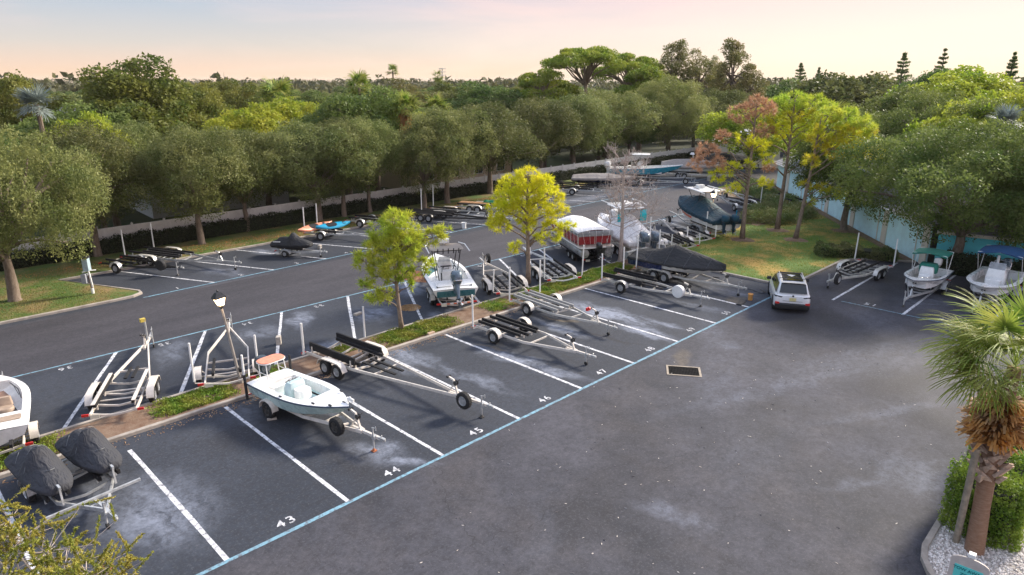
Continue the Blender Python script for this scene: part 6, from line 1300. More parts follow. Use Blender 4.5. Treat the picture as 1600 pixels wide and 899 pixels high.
for k in range(rows):   # shingle courses, each a lip above the next
    y0 = -ov+(DY/2+ov)*k/rows; y1 = -ov+(DY/2+ov)*(k+1)/rows+.05; z0 = 2.90+ridge*(k/rows); z1 = 2.90+ridge*((k+1)/rows); i0 = (y0+ov)*.9; i1 = (y1+ov)*.9
    b.add([(-.5+i0*0, y0, z0+.05), (LW+.5-i0*.9, y0, z0+.05), (LW+.5-i1*.9, y1, z1+.03), (-.5, y1, z1+.03), (-.5, y0, z0), (LW+.5-i0*.9, y0, z0)], [(0, 1, 2, 3), (4, 5, 1, 0)])
b.build('shingle_roof_front', shing, t)
b = MB(); b.add([(-.5, DY/2, 2.90+ridge), (LW-5, DY/2, 2.90+ridge), (LW+.5, DY+ov, 2.9), (-.5, DY+ov, 2.9)], [(0, 1, 2, 3)]); b.add([(LW-5, DY/2, 2.92+ridge), (LW+.5, -ov, 2.93), (LW+.5, DY+ov, 2.93)], [(0, 1, 2)]); b.build('shingle_roof_back', shing, t)
# second wing behind the boats
E0, E1 = Vector((46.5, -4.7)), Vector((48.6, -18)); d2 = E1-E0; L2w = d2.length
t = thing('turquoise_building', 'deep turquoise wing with grey roof behind the hedge and the right-hand oak', 'building', (E0.x, E0.y, 0), math.atan2(d2.y, d2.x))
wallbox(0, L2w, 0, .25, 0, 2.4, 'wall', tealb); wallbox(-.1, L2w, -.45, -.38, 2.28, 2.50, 'fascia', creamw); wallbox(-.1, L2w, -.38, 0, 2.40, 2.44, 'soffit', creamw)
b = MB()
for k in range(16):
    y0 = -.5+5*k/16; y1 = y0+.35; z0 = 2.50+1.5*k/16; z1 = z0+.105; xa = y0*.9+.4; b.add([(xa, y0, z0+.05), (L2w, y0, z0+.05), (L2w, y1, z1+.03), (xa+.3, y1, z1+.03), (xa, y0, z0), (L2w, y0, z0)], [(0, 1, 2, 3), (4, 5, 1, 0)])
b.build('shingle_roof_front', shing, t)
def house(label, loc, rz, W_, D_, H_, wm, rm, rh=2.0, wins=2, gable=True, door=False):
    t = thing('house', label, 'house', loc, rz); b = MB(); b.box((0, 0, H_/2), (W_, D_, H_)); b.build('wall', wm, t)
    b = MB(); o_ = .5
    for s in (-1, 1):
        for k in range(8):
            q0, q1 = k/8, (k+1)/8+.02; y0 = s*(D_/2+o_)*(1-q0); y1 = s*(D_/2+o_)*(1-q1); z0 = H_-.1+rh*q0; z1 = H_-.1+rh*q1
            b.add([(-W_/2-o_, y0, z0+.06), (W_/2+o_, y0, z0+.06), (W_/2+o_, y1, z1+.04), (-W_/2-o_, y1, z1+.04), (-W_/2-o_, y0, z0), (W_/2+o_, y0, z0)], [(0, 1, 2, 3), (4, 5, 1, 0)])
    b.build('roof', rm, t)
    for s in (-1, 1): b = MB(); b.add([(s*W_/2, -D_/2, H_), (s*W_/2, D_/2, H_), (s*W_/2, 0, H_+rh*D_/(D_+1))], [(0, 1, 2)]); b.build('gable', wm, t)
    for k in range(wins):
        x = -W_/2+(k+.5)*W_/wins; b = MB(); b.box((x, -D_/2-.02, H_*.55), (1.5, .08, 1.3)); f = b.build('window', pvc, t); b = MB(); b.box((x-.34, -D_/2-.07, H_*.55), (.60, .03, 1.14)); b.build('pane', glass, f); b = MB(); b.box((x+.34, -D_/2-.07, H_*.55), (.60, .03, 1.14)); b.build('pane', glass, f)
    return t
rbrown = mat('brown_shingles', (.20, .15, .12), .95, 0, .2, 3, bump=.5); rgrey = mat('light_grey_shingles', (.36, .34, .34), .95, 0, .15, 3, bump=.5); rwhite = mat('white_roof', (.62, .62, .64), .8, 0, .1, 3); beige = mat('beige_stucco', (.60, .47, .34), .9, 0, .08, 1); brick = mat('brick_red_wall', (.36, .13, .09), .9, 0, .2, 6)
house('beige house with brown roof seen through the gap behind the middle of the fence', (48.72, 50.45), .05, 16, 9, 3.2, beige, rbrown, 2.0, 4)
house('cream house with pale grey roof beyond the fence above the kayaks', (33.77, 62.31), .05, 17, 9, 3.1, creamw, rgrey, 2.4, 4)
house('white house glimpsed low between the oaks at the left of the fence', (21.42, 53.88), -.05, 13, 8, 3.0, mat('white_stucco', (.62, .62, .62), .9), rwhite, 2.0, 3)
house('brick-red gabled house rising behind the leftmost oak', (20.2, 99.5, 10.0)[:2], 1.9, 9, 7, 6.6, brick, rgrey, 1.8, 2)
house('white-roofed building past the far end of the aisle behind the dying pine', (100.15, 36.27), .5, 26, 9, 3.4, creamw, rwhite, 1.4, 5)
house('pale building showing between the trees at the right above the turquoise wing', (116.45, 2.01), -.6, 14, 9, 5.0, mat('pale_grey_wall', (.55, .54, .50), .9), rgrey, 2.0, 3)
house('low white building half hidden behind the right-hand oaks', (82.11, 4.75), -.7, 14, 8, 4.0, mat('white_stucco', (.62, .62, .62), .9), rwhite, 1.2, 3)

# ================================================================ TREES
# left row of live oaks (ground point, height, radius)
OL = [((0.69, 30.05), 10.6, 5.0, 9, 'large oak nearest the left edge, trunk in the grass island'), ((7.02, 38.15), 9.2, 3.9, 1, 'oak behind the two leftmost trailers, second from the left edge'), ((13.76, 36.67), 9.0, 3.7, 2, 'oak above the tandem trailer with two white posts'),
      ((18.25, 38.64), 8.9, 3.4, 3, 'oak between the white-post trailer and the black jet ski'), ((24.79, 38.50), 9.0, 4.0, 0, 'pale oak directly behind the coral kayak'), ((27.33, 38.47), 8.3, 3.2, 1, 'slim oak just right of the kayak trailer posts'),
      ((30.24, 38.67), 8.0, 3.0, 2, 'oak standing behind the green pine top'), ((38.58, 37.21), 9.6, 4.3, 3, 'dark oak behind the two tandem trailers'), ((34.97, 36.28), 8.4, 2.6, 0, 'narrow oak with a bare trunk next to the beige house'),
      ((45.85, 38.53), 9.8, 4.5, 1, 'oak just left of the yellow pine'), ((57.51, 41.65), 10.2, 4.6, 2, 'broad oak right behind the yellow pine'), ((65.48, 43.11), 10.4, 5.0, 3, 'broad oak left of the bare tree'), ((74.35, 44.16), 10.6, 4.6, 0, 'broad oak behind the bare tree'),
      ((89.13, 43.37), 12.4, 6.0, 9, 'tall rounded oak behind the turquoise and grey-covered boats'), ((100.03, 41.95), 10.2, 5.0, 2, 'oak in deep shade behind the dying pine')]
for p, H_, r_, k, lab in OL: kind_tree(f'oak{k}' if k < 9 else 'broad1', 'oak_tree', lab, 'tree', p, H_*random.choice((.98, 1.04, 1.1)), r_*random.uniform(1.2, 1.4))
t_ = kind_tree('dark0', 'broadleaf_tree', 'bright green glossy tree crowding the fence between the pale oak and the beige house', 'tree', (36.90, 46.88), 11.2, 5.6)
# right side oaks
for p, H_, r_, k, lab in [((45.85, -6.07), 9.6, 7.2, 9, 'oak trunk between the green and blue boat tops, by the deep turquoise wing'), ((53.44, 3.71), 8.8, 5.0, 1, 'oak on the lawn against the turquoise wall, right of the gold pines'),
        ((47.37, -10.97), 9.2, 5.0, 0, 'oak cut off by the right edge over the blue boat top'), 
        ((72, 3), 10.9, 7.5, 9, 'big oak behind the turquoise roof right of the gold pines'), ((63, -4), 10.4, 7.2, 9, 'big oak behind the roof, above the green boat top'), ((58, -12), 9.8, 6.0, 1, 'oak behind the deep turquoise wing at the right'), ((82, 8), 11.2, 7.5, 0, 'oak farther behind the turquoise roof'), ((76, -5), 10.6, 6, 1, 'second-row oak behind the roof at the right')]:
    kind_tree(f'roak{k}' if k < 9 else 'broad0', 'oak_tree', lab, 'tree', p, H_, r_)
# pines
pine('pine_tree', 'young bright green pine in the median left of the tower boat', (*(13.36, 10.65), .09), 5.9, [(0, 0, 5.6, .75, None), (-.5, .4, 5.0, .75, None), (.55, -.3, 4.9, .75, None), (-.95, .2, 4.3, .75, None), (.9, .1, 4.25, .7, None), (.1, -.6, 4.4, .8, None), (0, .8, 4.3, .8, None), (1.55, -.9, 4.6, .55, None), (1.9, -1.2, 4.9, .45, None),
     (-1.3, .9, 3.6, .65, None), (-.6, -.4, 3.6, .75, None), (.6, .5, 3.5, .75, None), (-1.0, .2, 2.95, .6, None), (.3, -.1, 2.9, .6, None), (1.0, -.9, 3.3, .5, None), (-.9, .9, 1.7, .45, None), (-.5, .4, 1.9, .5, None), (-1.25, 1.1, 2.3, .4, None), (.4, -.5, 2.3, .3, None)], m_pineg, seed=3, lean=(-.02, .02), r0=.11, NL=.28)
pine('pine_tree', 'yellow-gold pine in the median between the tower boat and the red pontoon', (*(23.72, 11.77), .09), 6.9, [(0, 0, 6.5, .85, None), (-.7, .6, 6.1, .8, None), (.7, -.6, 6.1, .8, None), (-.9, .8, 5.3, .9, None), (.1, .3, 5.4, .9, None), (.9, -.9, 5.4, .85, None), (-1.3, 1.1, 4.6, .8, None), (-.4, .2, 4.5, .85, None), (.6, -.5, 4.6, .85, None), (1.35, -1.2, 4.5, .6, None),
     (-1.1, 1.3, 3.6, .7, None), (-.2, -.1, 3.7, .6, None), (1.2, -.8, 3.6, .55, None), (1.9, -1.5, 3.5, .5, None), (.7, -.6, 2.9, .5, None), (-.6, .4, 2.3, .45, None), (1.4, -1.0, 2.9, .4, None), (-1.6, 1.2, 3.9, .5, None)], m_piney, seed=8, r0=.15, NL=.26)
bare_tree('leafless_tree', 'leafless grey-pink tree in front of the turquoise boat', (*(32.16, 10.92), .09), 7.3)
pine('pine_tree', 'dying pine with rust-brown top beside the covered-boat lamp', (*(44.41, 8.08), .1), 10.6, [(0, 0, 10.1, 1.1, m_brown), (-.7, .7, 9.6, 1.0, m_brown), (.6, -.5, 9.9, .8, m_brown), (-1.4, 1.6, 7.9, .7, m_brown), (-2.6, 2.3, 6.9, .9, m_brown), (-3.2, 2.5, 5.9, .8, m_brown), (-2.3, 1.4, 6.0, .7, m_brown), (-.4, .5, 7.7, .75, None), (.6, -.3, 7.2, .6, None), (-1.2, 1.0, 5.5, .8, None), (-1.9, 1.6, 5.0, .7, None), (.2, .1, 5.7, .6, None), (-.8, .7, 4.1, .6, None), (.9, -.8, 6.2, .6, None), (.8, -.8, 4.6, .4, None)], m_piney, seed=5, r0=.17, ntuft=26, nneed=30, NL=.32, NW=.035)
pine('pine_tree', 'tallest green-gold pine, middle of the three on the lawn', (*(49.84, 7.68), .1), 11.0, [(0, 0, 10.4, 1.1, m_pineg), (-1.0, .9, 10.0, 1.0, m_pineg), (1.1, -1.0, 10.2, 1.1, m_pineg), (2.0, -1.8, 9.8, .9, m_pineg), (-1.5, 1.3, 9.1, 1.0, m_pine), (0, 0, 9.2, 1.1, m_pine), (1.4, -1.3, 9.0, 1.1, m_pine), (-1.5, 1.4, 8.0, .9, m_brown), (-.5, .4, 8.1, .9, m_piney), (.9, -.8, 8.0, .9, m_pine), (-1.6, 1.4, 7.1, .6, m_piney), (1.6, -1.5, 7.6, .7, m_pine), (-1.0, .9, 5.2, .6, m_brown), (-1.1, 1.0, 3.9, .6, m_piney), (1.4, -1.1, 5.4, .5, m_pine)], m_pine, seed=6, r0=.18, ntuft=26, nneed=34, NL=.32, NW=.035, lean=(.01, -.01))
pine('pine_tree', 'green-gold pine nearest the turquoise wall, right of the three on the lawn', (*(47.37, 5.12), .1), 10.0, [(.8, -1.0, 9.4, 1.0, m_pineg), (1.7, -2.0, 9.3, 1.1, m_pineg), (2.6, -2.8, 8.7, 1.1, m_pineg), (1.0, -1.2, 8.4, 1.1, m_pine), (2.0, -2.2, 8.0, 1.2, m_pine), (3.1, -3.1, 7.8, 1.0, m_pine), (.3, -.6, 7.7, .9, m_pine), (1.5, -1.6, 7.0, 1.0, m_pine), (2.6, -2.8, 6.9, .9, m_piney), (3.8, -3.6, 6.7, .8, m_piney), (.3, -.2, 6.1, .7, m_pine), (.3, -.2, 4.2, .5, m_pine), (1.2, -1.1, 4.0, .6, m_pine), (2.0, -2.0, 3.6, .6, m_pine), (.5, -.6, 3.0, .4, m_pine)], m_pine, seed=7, r0=.16, ntuft=26, nneed=34, NL=.32, NW=.035, lean=(.06, -.06))
for lab, p in (('dying pine', (44.21, 7.98)), ('middle lawn pine', (49.59, 7.57)), ('right lawn pine', (47.15, 5.03)), ('young lawn oak', (53.18, 3.62))):
    b = MB(); P = [(.9*math.cos(a)*(1+.15*math.sin(a*3)), .9*math.sin(a)*(1+.12*math.cos(a*4))) for a in np.linspace(0, 2*PI, 20)[:-1]]; b.add([(x, y, 0) for x, y in P]+[(0, 0, .07)], [(k, (k+1) % 19, 19) for k in range(19)])
    o = b.build('mulch_ring', soil, None); o.location = (*p, .11); tag(o, f'ring of brown mulch round the foot of the {lab}', 'mulch', kind='stuff')

# foreground cabbage palm
grass_blades('lawn_grass', 'short green and straw-coloured grass of the lawn between the car and the pines', lawn, 110000, 1, (.08, .16, .012), (.20, .30, .03), (.46, .33, .10))
grass_blades('strip_grass', 'grass on the island and strip under the left oaks', [(-14, 26.5), (5.6, 26.4), (3.2, 33.3), (60, 35), (60, 37), (-14, 36.8)], 90000, 2, (.07, .14, .012), (.17, .25, .03), (.30, .22, .09))
pb_ = Vector((*(14.12, -13.79), .08)); t = thing('cabbage_palm', 'foreground cabbage palm with orange dead skirt at the right edge', 'palm tree', pb_)
tp = [Vector((0, 0, 0))]+[Vector((*q, z))-Vector((0, 0, 0)) for q, z in ()]
trk = [((13.96, -13.81), 0), ((14.26, -13.71), 1.3), ((14.49, -13.63), 2.5), ((14.51, -13.62), 3.7), ((14.35, -13.71), 5.2)]
T_ = [Vector((q[0]-pb_.x, q[1]-pb_.y, z)) for q, z in trk]; T_[0] = Vector((0, 0, 0))
b = MB(); b.tube([tuple(p) for p in T_], [.23, .20, .20, .24, .15], 14); b.build('trunk', mat('palm_trunk', (.22, .115, .065), .95, 0, .3, 6, bump=1.2, stretch=(1, 1, 4), c2=(.30, .19, .13)), t, True)
rs = np.random.RandomState(2)
def at_h(z):
    for a, c in zip(T_[:-1], T_[1:]):
        if z <= c.z: q = (z-a.z)/(c.z-a.z); return a.lerp(c, q)
    return T_[-1]
bootm = mat('boot_stubs', (.34, .24, .18), .9, 0, .3, 9, bump=.8, c2=(.55, .42, .33))
for k in range(30):   # criss-crossed boots
    z = 1.95+1.15*k/30; a = k*2.4; c = at_h(z); b = MB(); d = Vector((math.cos(a), math.sin(a), 0)); s_ = Vector((-math.sin(a), math.cos(a), 0)); tw = .28*(1 if k % 2 else -1)
    b.add([c+d*.27+s_*.12, c+d*.27-s_*.12, c+d*.42+s_*(tw-.035)+Vector((0, 0, .34)), c+d*.42+s_*(tw+.035)+Vector((0, 0, .34)), c+d*.18+s_*.09+Vector((0, 0, .03)), c+d*.18-s_*.09+Vector((0, 0, .03)), c+d*.32+s_*(tw-.03)+Vector((0, 0, .34)), c+d*.32+s_*(tw+.03)+Vector((0, 0, .34))], [(0, 1, 2, 3), (7, 6, 5, 4), (0, 4, 5, 1), (1, 5, 6, 2), (2, 6, 7, 3), (3, 7, 4, 0)]); b.build('boot', bootm, t)
C = []; D = []
b = MB()
for k in range(900):
    q = rs.uniform(0, 1); z = 3.05+1.25*q; a = rs.uniform(0, 6.28); c = at_h(min(z, 4.9)); rr = .30+.38*math.sin(math.pi*min(1, q*.75+.25)); d = Vector((math.cos(a), math.sin(a), 0)); p0 = c+d*.15; dn = rs.uniform(-.55, .25); ln = rs.uniform(.28, .62)*(.6+rr)
    p1 = p0+Vector((d.x, d.y, .15))*ln*.75; p2 = p1+Vector((d.x*.5, d.y*.5, dn))*ln*.5; s_ = Vector((-d.y, d.x, rs.normal()*.4)).normalized()*rs.uniform(.02, .05)
    o_ = len(b.v); b.v += [tuple(p0-s_), tuple(p0+s_), tuple(p1+s_*.9), tuple(p1-s_*.9), tuple(p2+s_*.5), tuple(p2-s_*.5)]; b.f += [(o_, o_+1, o_+2, o_+3), (o_+3, o_+2, o_+4, o_+5)]
b.build('dead_skirt', m_dead, t)
FM = [frond_mesh('frond', 30+i, m_palm, npl=50, L_=1.25, pet=1.05, droop=.62, wd=.045) for i in range(4)]
top = at_h(5.05)
FR = [(150, 14), (168, 6), (132, 8), (118, 16), (100, 8), (140, -6), (160, -10), (96, 30), (130, 38), (165, 34), (200, 20), (215, 6), (240, 14), (70, 10), (55, 20), (85, 50), (40, 5), (10, 10), (150, 60), (350, 15), (325, 8), (300, 20), (270, 8), (255, 35), (30, 45), (330, 50), (210, 50), (0, 75), ]
for i, (az, el) in enumerate(FR):
    o = bpy.data.objects.new('frond', FM[i % 4]); col.objects.link(o); o.parent = t; az += 0
    o.location = top+Vector((0, 0, .1+.3*max(0, el)/90)); o.rotation_euler = (rs.uniform(-.5, .5), -R(el), R(az)); sc = rs.uniform(.85, 1.1); o.scale = (sc, sc, sc)
# support pole leaning on the palm
pp = (14.19, -13.35); b = MB(); p1 = (*(13.94, -13.38), 3.1); b.tube([(0, 0, 0), (p1[0]-pp[0], p1[1]-pp[1], 3.0)], .085, 12); o = b.build('support_pole', mat('grey_timber', (.26, .22, .17), .9, 0, .3, 5, bump=.6), None, True); o.location = (*pp, .09); tag(o, 'round grey timber pole leaning against the foreground palm', 'pole')
# bottlebrush whose top enters the bottom-left corner
mt = Vector((-4.50, -7.27)); t = thing('bottlebrush_tree', 'olive-leaved tree whose top fills the bottom left corner', 'tree', (mt.x, mt.y, 0)); rs = np.random.RandomState(12); b = MB(); C = []; D = []; Cr = []
b.tube([(0, 0, 0), (.1, 0, 2.5), (.0, .1, 4.6)], [.14, .10, .06], 8)
sprays = []
for (px_, q) in (((-4.43, -5.35), 6.0), ((-4.49, -4.92), 6.1), ((-4.26, -5.94), 6.0), ((-4.16, -6.27), 5.9), ((-3.99, -6.62), 5.9), ((-4.44, -6.16), 5.8), ((-4.69, -5.65), 5.9), ((-3.89, -6.89), 5.8), ((-4.56, -5.41), 6.0), ((-4.87, -5.28), 6.1), ((-4.04, -6.90), 5.8), ((-4.31, -7.02), 6.0), ((-4.70, -6.63), 6.0), ((-4.05, -7.28), 5.9)):
    sprays.append(np.array([px_[0]-mt.x, px_[1]-mt.y, q]))
for sp_ in sprays:
    base = np.array([0, .05, 4.3]); P = limb_path(base, sp_, rs, .10, 5); b.tube(P, [.022, .018, .014, .010, .005], 5)
    for k in range(20):
        a = sp_ + rs.normal(size=3)*np.array([.26, .26, .14]); d = rs.normal(size=3)+np.array([0, 0, .8]); d /= np.linalg.norm(d); e = a+d*rs.uniform(.22, .42); P2 = [tuple(sp_+(a-sp_)*.2), tuple(a), tuple(e)]; b.tube(P2, [.006, .004, .002], 3, cap=False)
        for j in range(64):
            q = rs.uniform(0, 1); c = a*(1-q)+e*q; dd = d*.7+rs.normal(size=3)*.65; C.append(c); D.append(dd)
        if k == 0 and rs.uniform() < .3: Cr += [e+rs.normal(size=3)*.03 for _ in range(40)]
b.build('branches', barkg, t, True)
me = leaves_mesh('crown', np.array(C), .085, .020, leafmat('olive_leaves', (.17, .22, .03), (.36, .38, .07), (.46, .40, .08), .35, clump=3, vary=.02), rs=rs, D=np.array(D)); o = bpy.data.objects.new('crown', me); col.objects.link(o); o.parent = t
if Cr: me = leaves_mesh('red_leaves', np.array(Cr), .08, .02, leafmat('reddish_leaves', (.40, .12, .06), (.50, .18, .10), None, .3), rs=rs); o = bpy.data.objects.new('red_leaves', me); col.objects.link(o); o.parent = t

# neighbours' trees crowding the back of the fence
rsn = np.random.RandomState(21); kk = ['roak0', 'dark1', 'oak2', 'warm1', 'roak1', 'lime0', 'oak0', 'dark2', 'warm0', 'roak0', 'dark0', 'oak3']
nb = [('between the large oak and the second oak', -4), ('behind the second oak', 3.5), ('above the two leftmost trailers', 10.5), ('behind the tandem trailer with white posts', 17), ('left of the cream house', 23.5), ('behind the kayak trailer', 33), ('right of the beige house', 52), ('behind the yellow pine crown', 59), ('behind the bare tree', 67), ('behind the turquoise boat', 76), ('beyond the tall rounded oak', 85), ('far left beyond the fence', -13)]
wd_ = {'roak': 'bright green oak', 'dark': 'glossy dark green tree', 'oak': 'grey-green oak', 'warm': 'olive-gold tree', 'lime': 'lime green tree'}
for (lab, x), k_ in zip(nb, kk): kind_tree(k_, 'neighbour_tree', wd_[k_[:-1]]+' over the fence, '+lab, 'tree', (x, 45.5+.03*x+rsn.uniform(-1.5, 2.5), 0), rsn.uniform(7.6, 9.6), rsn.uniform(4.4, 5.6))
kind_tree('lime0', 'broadleaf_tree', 'yellow-green tree over the far end of the turquoise roof', 'tree', (70, 12, 0), 9.6, 4.5)
# ---------------------------------------------------------------- background landmarks
def bgt(px_ytop_D, key, rad, label, name='broadleaf_tree', group=None):
    x, y, z = px_ytop_D; return kind_tree(key, name, label, 'tree', (x, y, 0), z, rad, group)
bgt((17.9, 60.8, 13.8), 'warm0', 8.0, 'broad tall tree with glowing top rising behind the left oaks')
bgt((22.3, 63.6, 11.9), 'warm2', 6.0, 'right shoulder tree beside the tall glowing tree at the left')
bgt((7.9, 63.1, 12.8), 'warm1', 4.6, 'glowing tree cut off by the left edge of the skyline')
bgt((57.9, 152.8, 11.9), 'warm1', 5.0, 'small domed tree on the skyline right of the tall left tree')
bgt((41.6, 94.7, 12.4), 'warm2', 6.5, 'warm green tree on the skyline above the third oak')
bgt((65.1, 81.5, 12.7), 'euc1', 6.5, 'hazy brown-green tree on the skyline left of centre')
bgt((26.2, 52.3, 10.0), 'lime0', 5, 'lime green crown behind the fourth oak'); bgt((31.6, 55.2, 10.5), 'lime0', 5.5, 'lime green crown below the feathery palm'); bgt((9.3, 44.5, 9.9), 'lime0', 3.5, 'yellow-green crown wedged between the two leftmost oaks'); bgt((32.4, 45.6, 10.6), 'dark1', 5.5, 'deep green crown behind the beige house gap')
bgt((102.3, 7.0, 14.1), 'lime0', 9.0, 'lime yellow tree rising at the right of the skyline'); bgt((68.8, -4.1, 12.0), 'lime0', 6.0, 'lime tree cut off by the right edge'); bgt((140.7, 18.9, 13.8), 'dark1', 9.0, 'dark domed tree beside the tall tiered conifer'); bgt((185.7, 43.5, 13.3), 'dark2', 8.0, 'dark rounded tree left of the conical conifer')
bgt((83.5, 79.2, 11.6), 'dark0', 9, 'dark reddish-edged tree on the skyline left of the umbrella pines'); bgt((91.0, 99.2, 11.3), 'warm0', 7, 'warm crown on the skyline at the picture centre-left'); bgt((123.9, 38.3, 12.2), 'dark2', 9, 'dark crown above the lime pines'); bgt((107.7, 24.8, 13.4), 'far0', 9, 'grey-green crown above the building roof'); bgt((80.3, 25.5, 9.4), 'lime0', 6, 'lime crown behind the dying pine top')
bgt((63.5, -2.7, 10.9), 'lime0', 5, 'light green crown beside the red-trunk palm at right')
# umbrella pines
def umbrella(label, xyz, rx, th, seed, m, arch=.35):
    x, y, z = xyz; rs = np.random.RandomState(seed); t = thing('umbrella_pine', label, 'tree', (x, y, 0)); C = []; b = MB(); b.tube([(0, 0, 0), (.2, .1, z*.4), (.0, .1, z*.68)], [.5, .38, .28], 8)
    for k in range(30):
        a = rs.uniform(0, 6.28); q = rs.uniform(0, 1)**.5; c = np.array([rx*q*math.cos(a), rx*q*math.sin(a), z-1.2-th*arch*q*q*2.2+rs.normal()*.3]); r_ = rs.uniform(1.3, 2.4); nn = 480; d = sphere_pts(rs, nn, .3); C.append(c+d*rs.uniform(.4, 1, (nn, 1))**.5*np.array([r_, r_, r_*.42])); b.tube(limb_path((0, .1, z*.62), c, rs, .08), [.17, .13, .09, .04], 5)
    b.build('trunk', barkp, t, True); me = leaves_mesh('crown', np.concatenate(C), .55, .16, m, rs=rs); o = bpy.data.objects.new('crown', me); col.objects.link(o); o.parent = t
m_umb = leafmat('umbrella_needles', (.12, .20, .02), (.24, .34, .04), (.32, .36, .05), .35)
umbrella('highest umbrella pine, left of the pair over the skyline', (92.0, 62.7, 18.0), 7.0, 3, 1, m_umb); umbrella('umbrella pine right of the highest one', (104.7, 62.6, 17.1), 7.5, 3, 2, m_umb, .5); umbrella('sloping umbrella pine at the left end of the umbrella pines', (90.9, 71.7, 14.7), 6.0, 4, 3, m_umb, .6); umbrella('low umbrella pine between the umbrella group and the open-crowned trees', (93.7, 52.1, 14.9), 4.0, 3, 4, m_umb, .8)
# open-crowned tall trees
bgt((104.9, 53.3, 19.0), 'euc0', 4.2, 'tall open-crowned tree right of the umbrella pines', 'eucalyptus_tree'); bgt((107.2, 49.5, 17.8), 'euc1', 3.6, 'thin tall tree between the two open-crowned ones', 'eucalyptus_tree'); bgt((105.5, 42.1, 18.8), 'euc0', 4.0, 'tallest open-crowned tree above the dying pine', 'eucalyptus_tree'); bgt((106.9, 39.3, 15.1), 'euc1', 2.6, 'short feathery tree right of the tallest open-crowned tree', 'eucalyptus_tree'); bgt((117.4, 51.7, 16.9), 'euc1', 2.4, 'slim airy tree just left of the tallest open-crowned tree', 'eucalyptus_tree')
for px_, lab, sd in (((158.1, 31.3, 17.8), 'conical tiered conifer on the right skyline', 1), ((159.9, 24.5, 18.3), 'tallest tiered conifer, right of the conical one', 2), ((170.0, 57.7, 16.3), 'small tiered conifer above the gold pines', 3), ((180.8, 57.5, 15.1), 'tiny spire conifer just right of the small tiered one', 4), ((152.4, 11.3, 16.8), 'thin ragged conifer near the right edge', 5)):
    x, y, z = px_; norfolk('tiered_conifer', lab, (x, y, 0), z, sd, rad=z*(.12 if sd in (4, 5) else .17))
# background palms
BP = [frond_mesh('frond', 60+i, m_palm, npl=22, L_=1.1, pet=.9, droop=.5, wd=.12) for i in range(2)]; SP = frond_mesh('frond', 70, m_silver, npl=22, L_=1.2, pet=.8, droop=.25, wd=.13)
def bg_palm(label, xyz, sc, fr, nfr=26, skirt=False, trunk_vis=True):
    x, y, z = xyz; t = thing('fan_palm', label, 'palm tree', (x, y, 0)); rs = np.random.RandomState(int(x*7+y) % 1000); hz = z-1.3*sc; b = MB(); b.tube([(0, 0, 0), (.1, 0, hz*.5), (0, 0, hz)], [.22, .17, .16], 8); b.build('trunk', barkm, t, True)
    for k in range(nfr):
        o = bpy.data.objects.new('frond', fr[k % len(fr)]); col.objects.link(o); o.parent = t; o.location = (0, 0, hz); o.rotation_euler = (0, -R(rs.uniform(-50, 75)), rs.uniform(0, 6.28)); o.scale = (sc, sc, sc)
    if skirt:
        C = np.c_[rs.normal(size=(700, 2))*.30, hz-.3-rs.uniform(0, 2.2, 700)]; me = leaves_mesh('dead_skirt', C, .6, .08, m_dead, rs=rs, D=np.c_[rs.normal(size=(700, 2))*.3, -np.ones(700)]); o = bpy.data.objects.new('dead_skirt', me); col.objects.link(o); o.parent = t
for a in (('tall fan palm left of centre above the canopy', (46.3, 64.0, 12.8), 1.25, BP, 30, False), ('lone high thin palm on the skyline', (82.0, 106.2, 15.0), .9, BP, 18, False), ('small high palm beside the tower mast on the skyline', (95.7, 108.3, 14.0), .9, BP, 18, False), ('squat palm with a shaggy brown skirt behind the dark oak', (37.5, 42.1, 10.7), 1.0, BP, 34, True), ('feathery palm above the fourth oak', (35.2, 64.6, 12.0), 1.5, BP, 34, False),
          ('silver-blue fan palm at the left behind the large oak', (6.5, 45.1, 11.4), .8, (SP,), 26, False), ('bluish fan palm showing between right-hand trees', (55.7, -4.5, 8.0), .7, (SP,), 22, False), ('palm with a red-brown crownshaft beside the pale building', (59.7, -4.1, 9.0), 1.0, BP, 22, False), ('pale fan palm behind the lime pines', (65.1, 10.3, 9.7), 1.4, BP, 30, False), ('second pale fan palm behind the lime pines, lower', (59.2, 6.0, 8.6), 1.2, BP, 26, False),
          ('fan palm low behind the third oak', (48.1, 50.4, 10.3), 1.1, BP, 26, False), ('silver fan palm at the right between lime crowns', (57.8, -5.2, 10.0), .7, (SP,), 24, False)): bg_palm(*a)
# mast on the skyline
x, y, z = (160.2, 184.8, 16.5); t = thing('lighting_mast', 'thin stadium lighting mast on the skyline beside the small palm', 'mast', (x, y, 0)); b = MB(); b.tube([(0, 0, 0), (0, 0, z)], .18, 6); b.build('pole', alum, t)
for k in range(3): b = MB(); b.box((0, 0, z-.4-1.1*k), (1.8, 1.8, .3)); b.build('light_bank', alum, t)

# ---------------------------------------------------------------- the wood beyond: individual trees in rings of distance
random.seed(11); placed = []
camx, camy = -5.3, -15.8
def free(x, y, r):
    for (a, b_, c) in placed:
        if (a-x)**2+(b_-y)**2 < ((r+c)*.62)**2: return False
    return True
for o in list(col.objects):
    if o.get('category') in ('tree', 'house', 'building', 'palm tree') and o.parent is None:
        r_ = {'house': 7.5, 'building': 8}.get(o['category'], 3.5); placed.append((o.location.x, o.location.y, r_))
names = {'dark': ('broadleaf_tree', 'dark green broadleaf tree in the wood beyond the lot'), 'warm': ('broadleaf_tree', 'olive-gold broadleaf tree in the wood beyond the lot'), 'far': ('broadleaf_tree', 'grey-green rounded tree in the wood beyond the lot'), 'lime': ('broadleaf_tree', 'lime green tree in the wood beyond the lot'), 'oak': ('oak_tree', 'soft grey-green oak in the wood beyond the lot'), 'roak': ('oak_tree', 'brighter green oak in the wood beyond the lot')}
cnt = 0; tries = 0
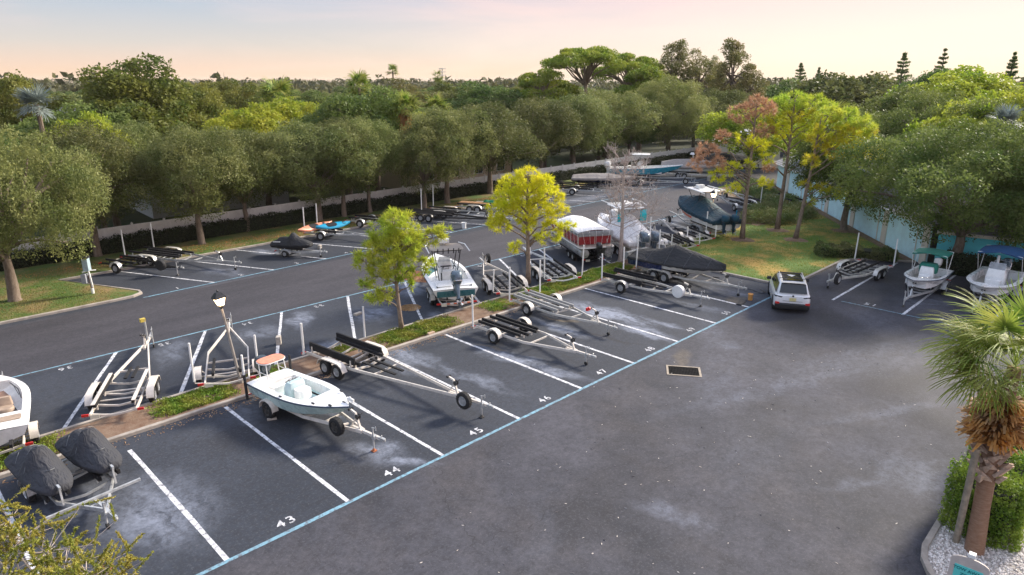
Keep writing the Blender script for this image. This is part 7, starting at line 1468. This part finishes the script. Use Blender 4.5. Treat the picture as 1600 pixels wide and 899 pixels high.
while cnt < 290 and tries < 40000:
    tries += 1; az = R(random.uniform(6, 84)); D_ = 60+260*random.random()**1.25
    x = camx+D_*math.sin(az); y = camy+D_*math.cos(az)
    # keep clear of the lot, the left strip and the buildings
    if y < 46+.03*x and y > 24+.02*x and x < 98: continue
    q = (x-73.4)*(-4.15-18.5)-(y-18.5)*(46.2-73.4)      # side of the building wall line
    if y <= 46+.03*x and x < 98 and not (y < 16 and x > 56 and (y-18.5) < (x-73.4)*.835-12): continue
    if y < -14 : continue
    r_ = random.uniform(3.6, 5.8)*(1+.0012*D_)
    if not free(x, y, r_): continue
    cap_ = 12.06-.0085*D_ if az < R(55) else 12.3-.002*D_
    H_ = min(random.uniform(7.0, 10.5), cap_+random.uniform(-1.0, 1.3)); rr = random.random()
    if D_ > 150: key = random.choice(('far0', 'far1', 'dark1', 'warm2', 'far0', 'dark0'))
    else: key = random.choice(('dark0', 'dark1', 'dark2', 'warm0', 'warm1', 'far0', 'far1', 'oak1', 'oak3', 'roak0', 'lime0'))
    nm, lab = names[key[:-1]]; sec_ = ('behind the leftmost oaks', 'behind the kayak trailer oaks', 'behind the beige house', 'around the umbrella pines', 'above the turquoise roof', 'at the far right')[min(5, int((math.degrees(az)-6)/13))]; rk = 'near rank' if D_ < 110 else 'middle rank' if D_ < 190 else 'far rank'
    lab = lab.replace('in the wood beyond the lot', sec_+', '+rk); placed.append((x, y, r_))
    kind_tree(key, nm, lab, 'tree', (x, y), max(5, H_), r_, lab.replace(' tree', ' trees').replace(' oak ', ' oaks ')); cnt += 1
print('wood trees', cnt, 'tries', tries)
def far_woods():
    rs = np.random.RandomState(5); C = []
    for k in range(2600):
        az = R(rs.uniform(2, 88)); D_ = 300+2300*rs.uniform()**1.8; x, y = camx+D_*math.sin(az), camy+D_*math.cos(az); r_ = rs.uniform(5, 9); h = rs.uniform(6.0, 8.8)+7*rs.uniform()**4+max(0, D_-600)*.0014; r_ *= 1+D_*.0008; d = sphere_pts(rs, 42, .5); d[:, 2] = abs(d[:, 2]); C.append(np.array([x, y, 1])+d*np.array([r_, r_, h-1]))
    C = np.concatenate(C); me = leaves_mesh('far_woods', C, 3.2, 2.0, m_far, rs=rs); o = bpy.data.objects.new('far_woods', me); col.objects.link(o); tag(o, 'far woodland canopy reaching the horizon', 'woodland', kind='stuff')
m_far = leafmat('far_canopy', (.06, .07, .028), (.13, .125, .05), None, .3)
far_woods()
for o in col.objects:
    if o.type == 'MESH' and o.parent is None and not o.get('kind') and not o.get('label'): print('UNLABELLED', o.name)

# thin evening haze: one closed box round camera, ground and scene; the sky lies outside it
m = bpy.data.materials.new('haze'); m.use_nodes = True; t = NT(m.node_tree); t.n.clear(); v = t.node('ShaderNodeVolumePrincipled'); v.inputs['Color'].default_value = (1, .93, .86, 1); v.inputs['Density'].default_value = .00010
o_ = t.node('ShaderNodeOutputMaterial'); t.l.new(v.outputs[0], o_.inputs['Volume'])
b = MB(); b.box((250, 250, 12), (6700, 6700, 27)); o = b.build('haze', m); o['kind'] = 'stuff'
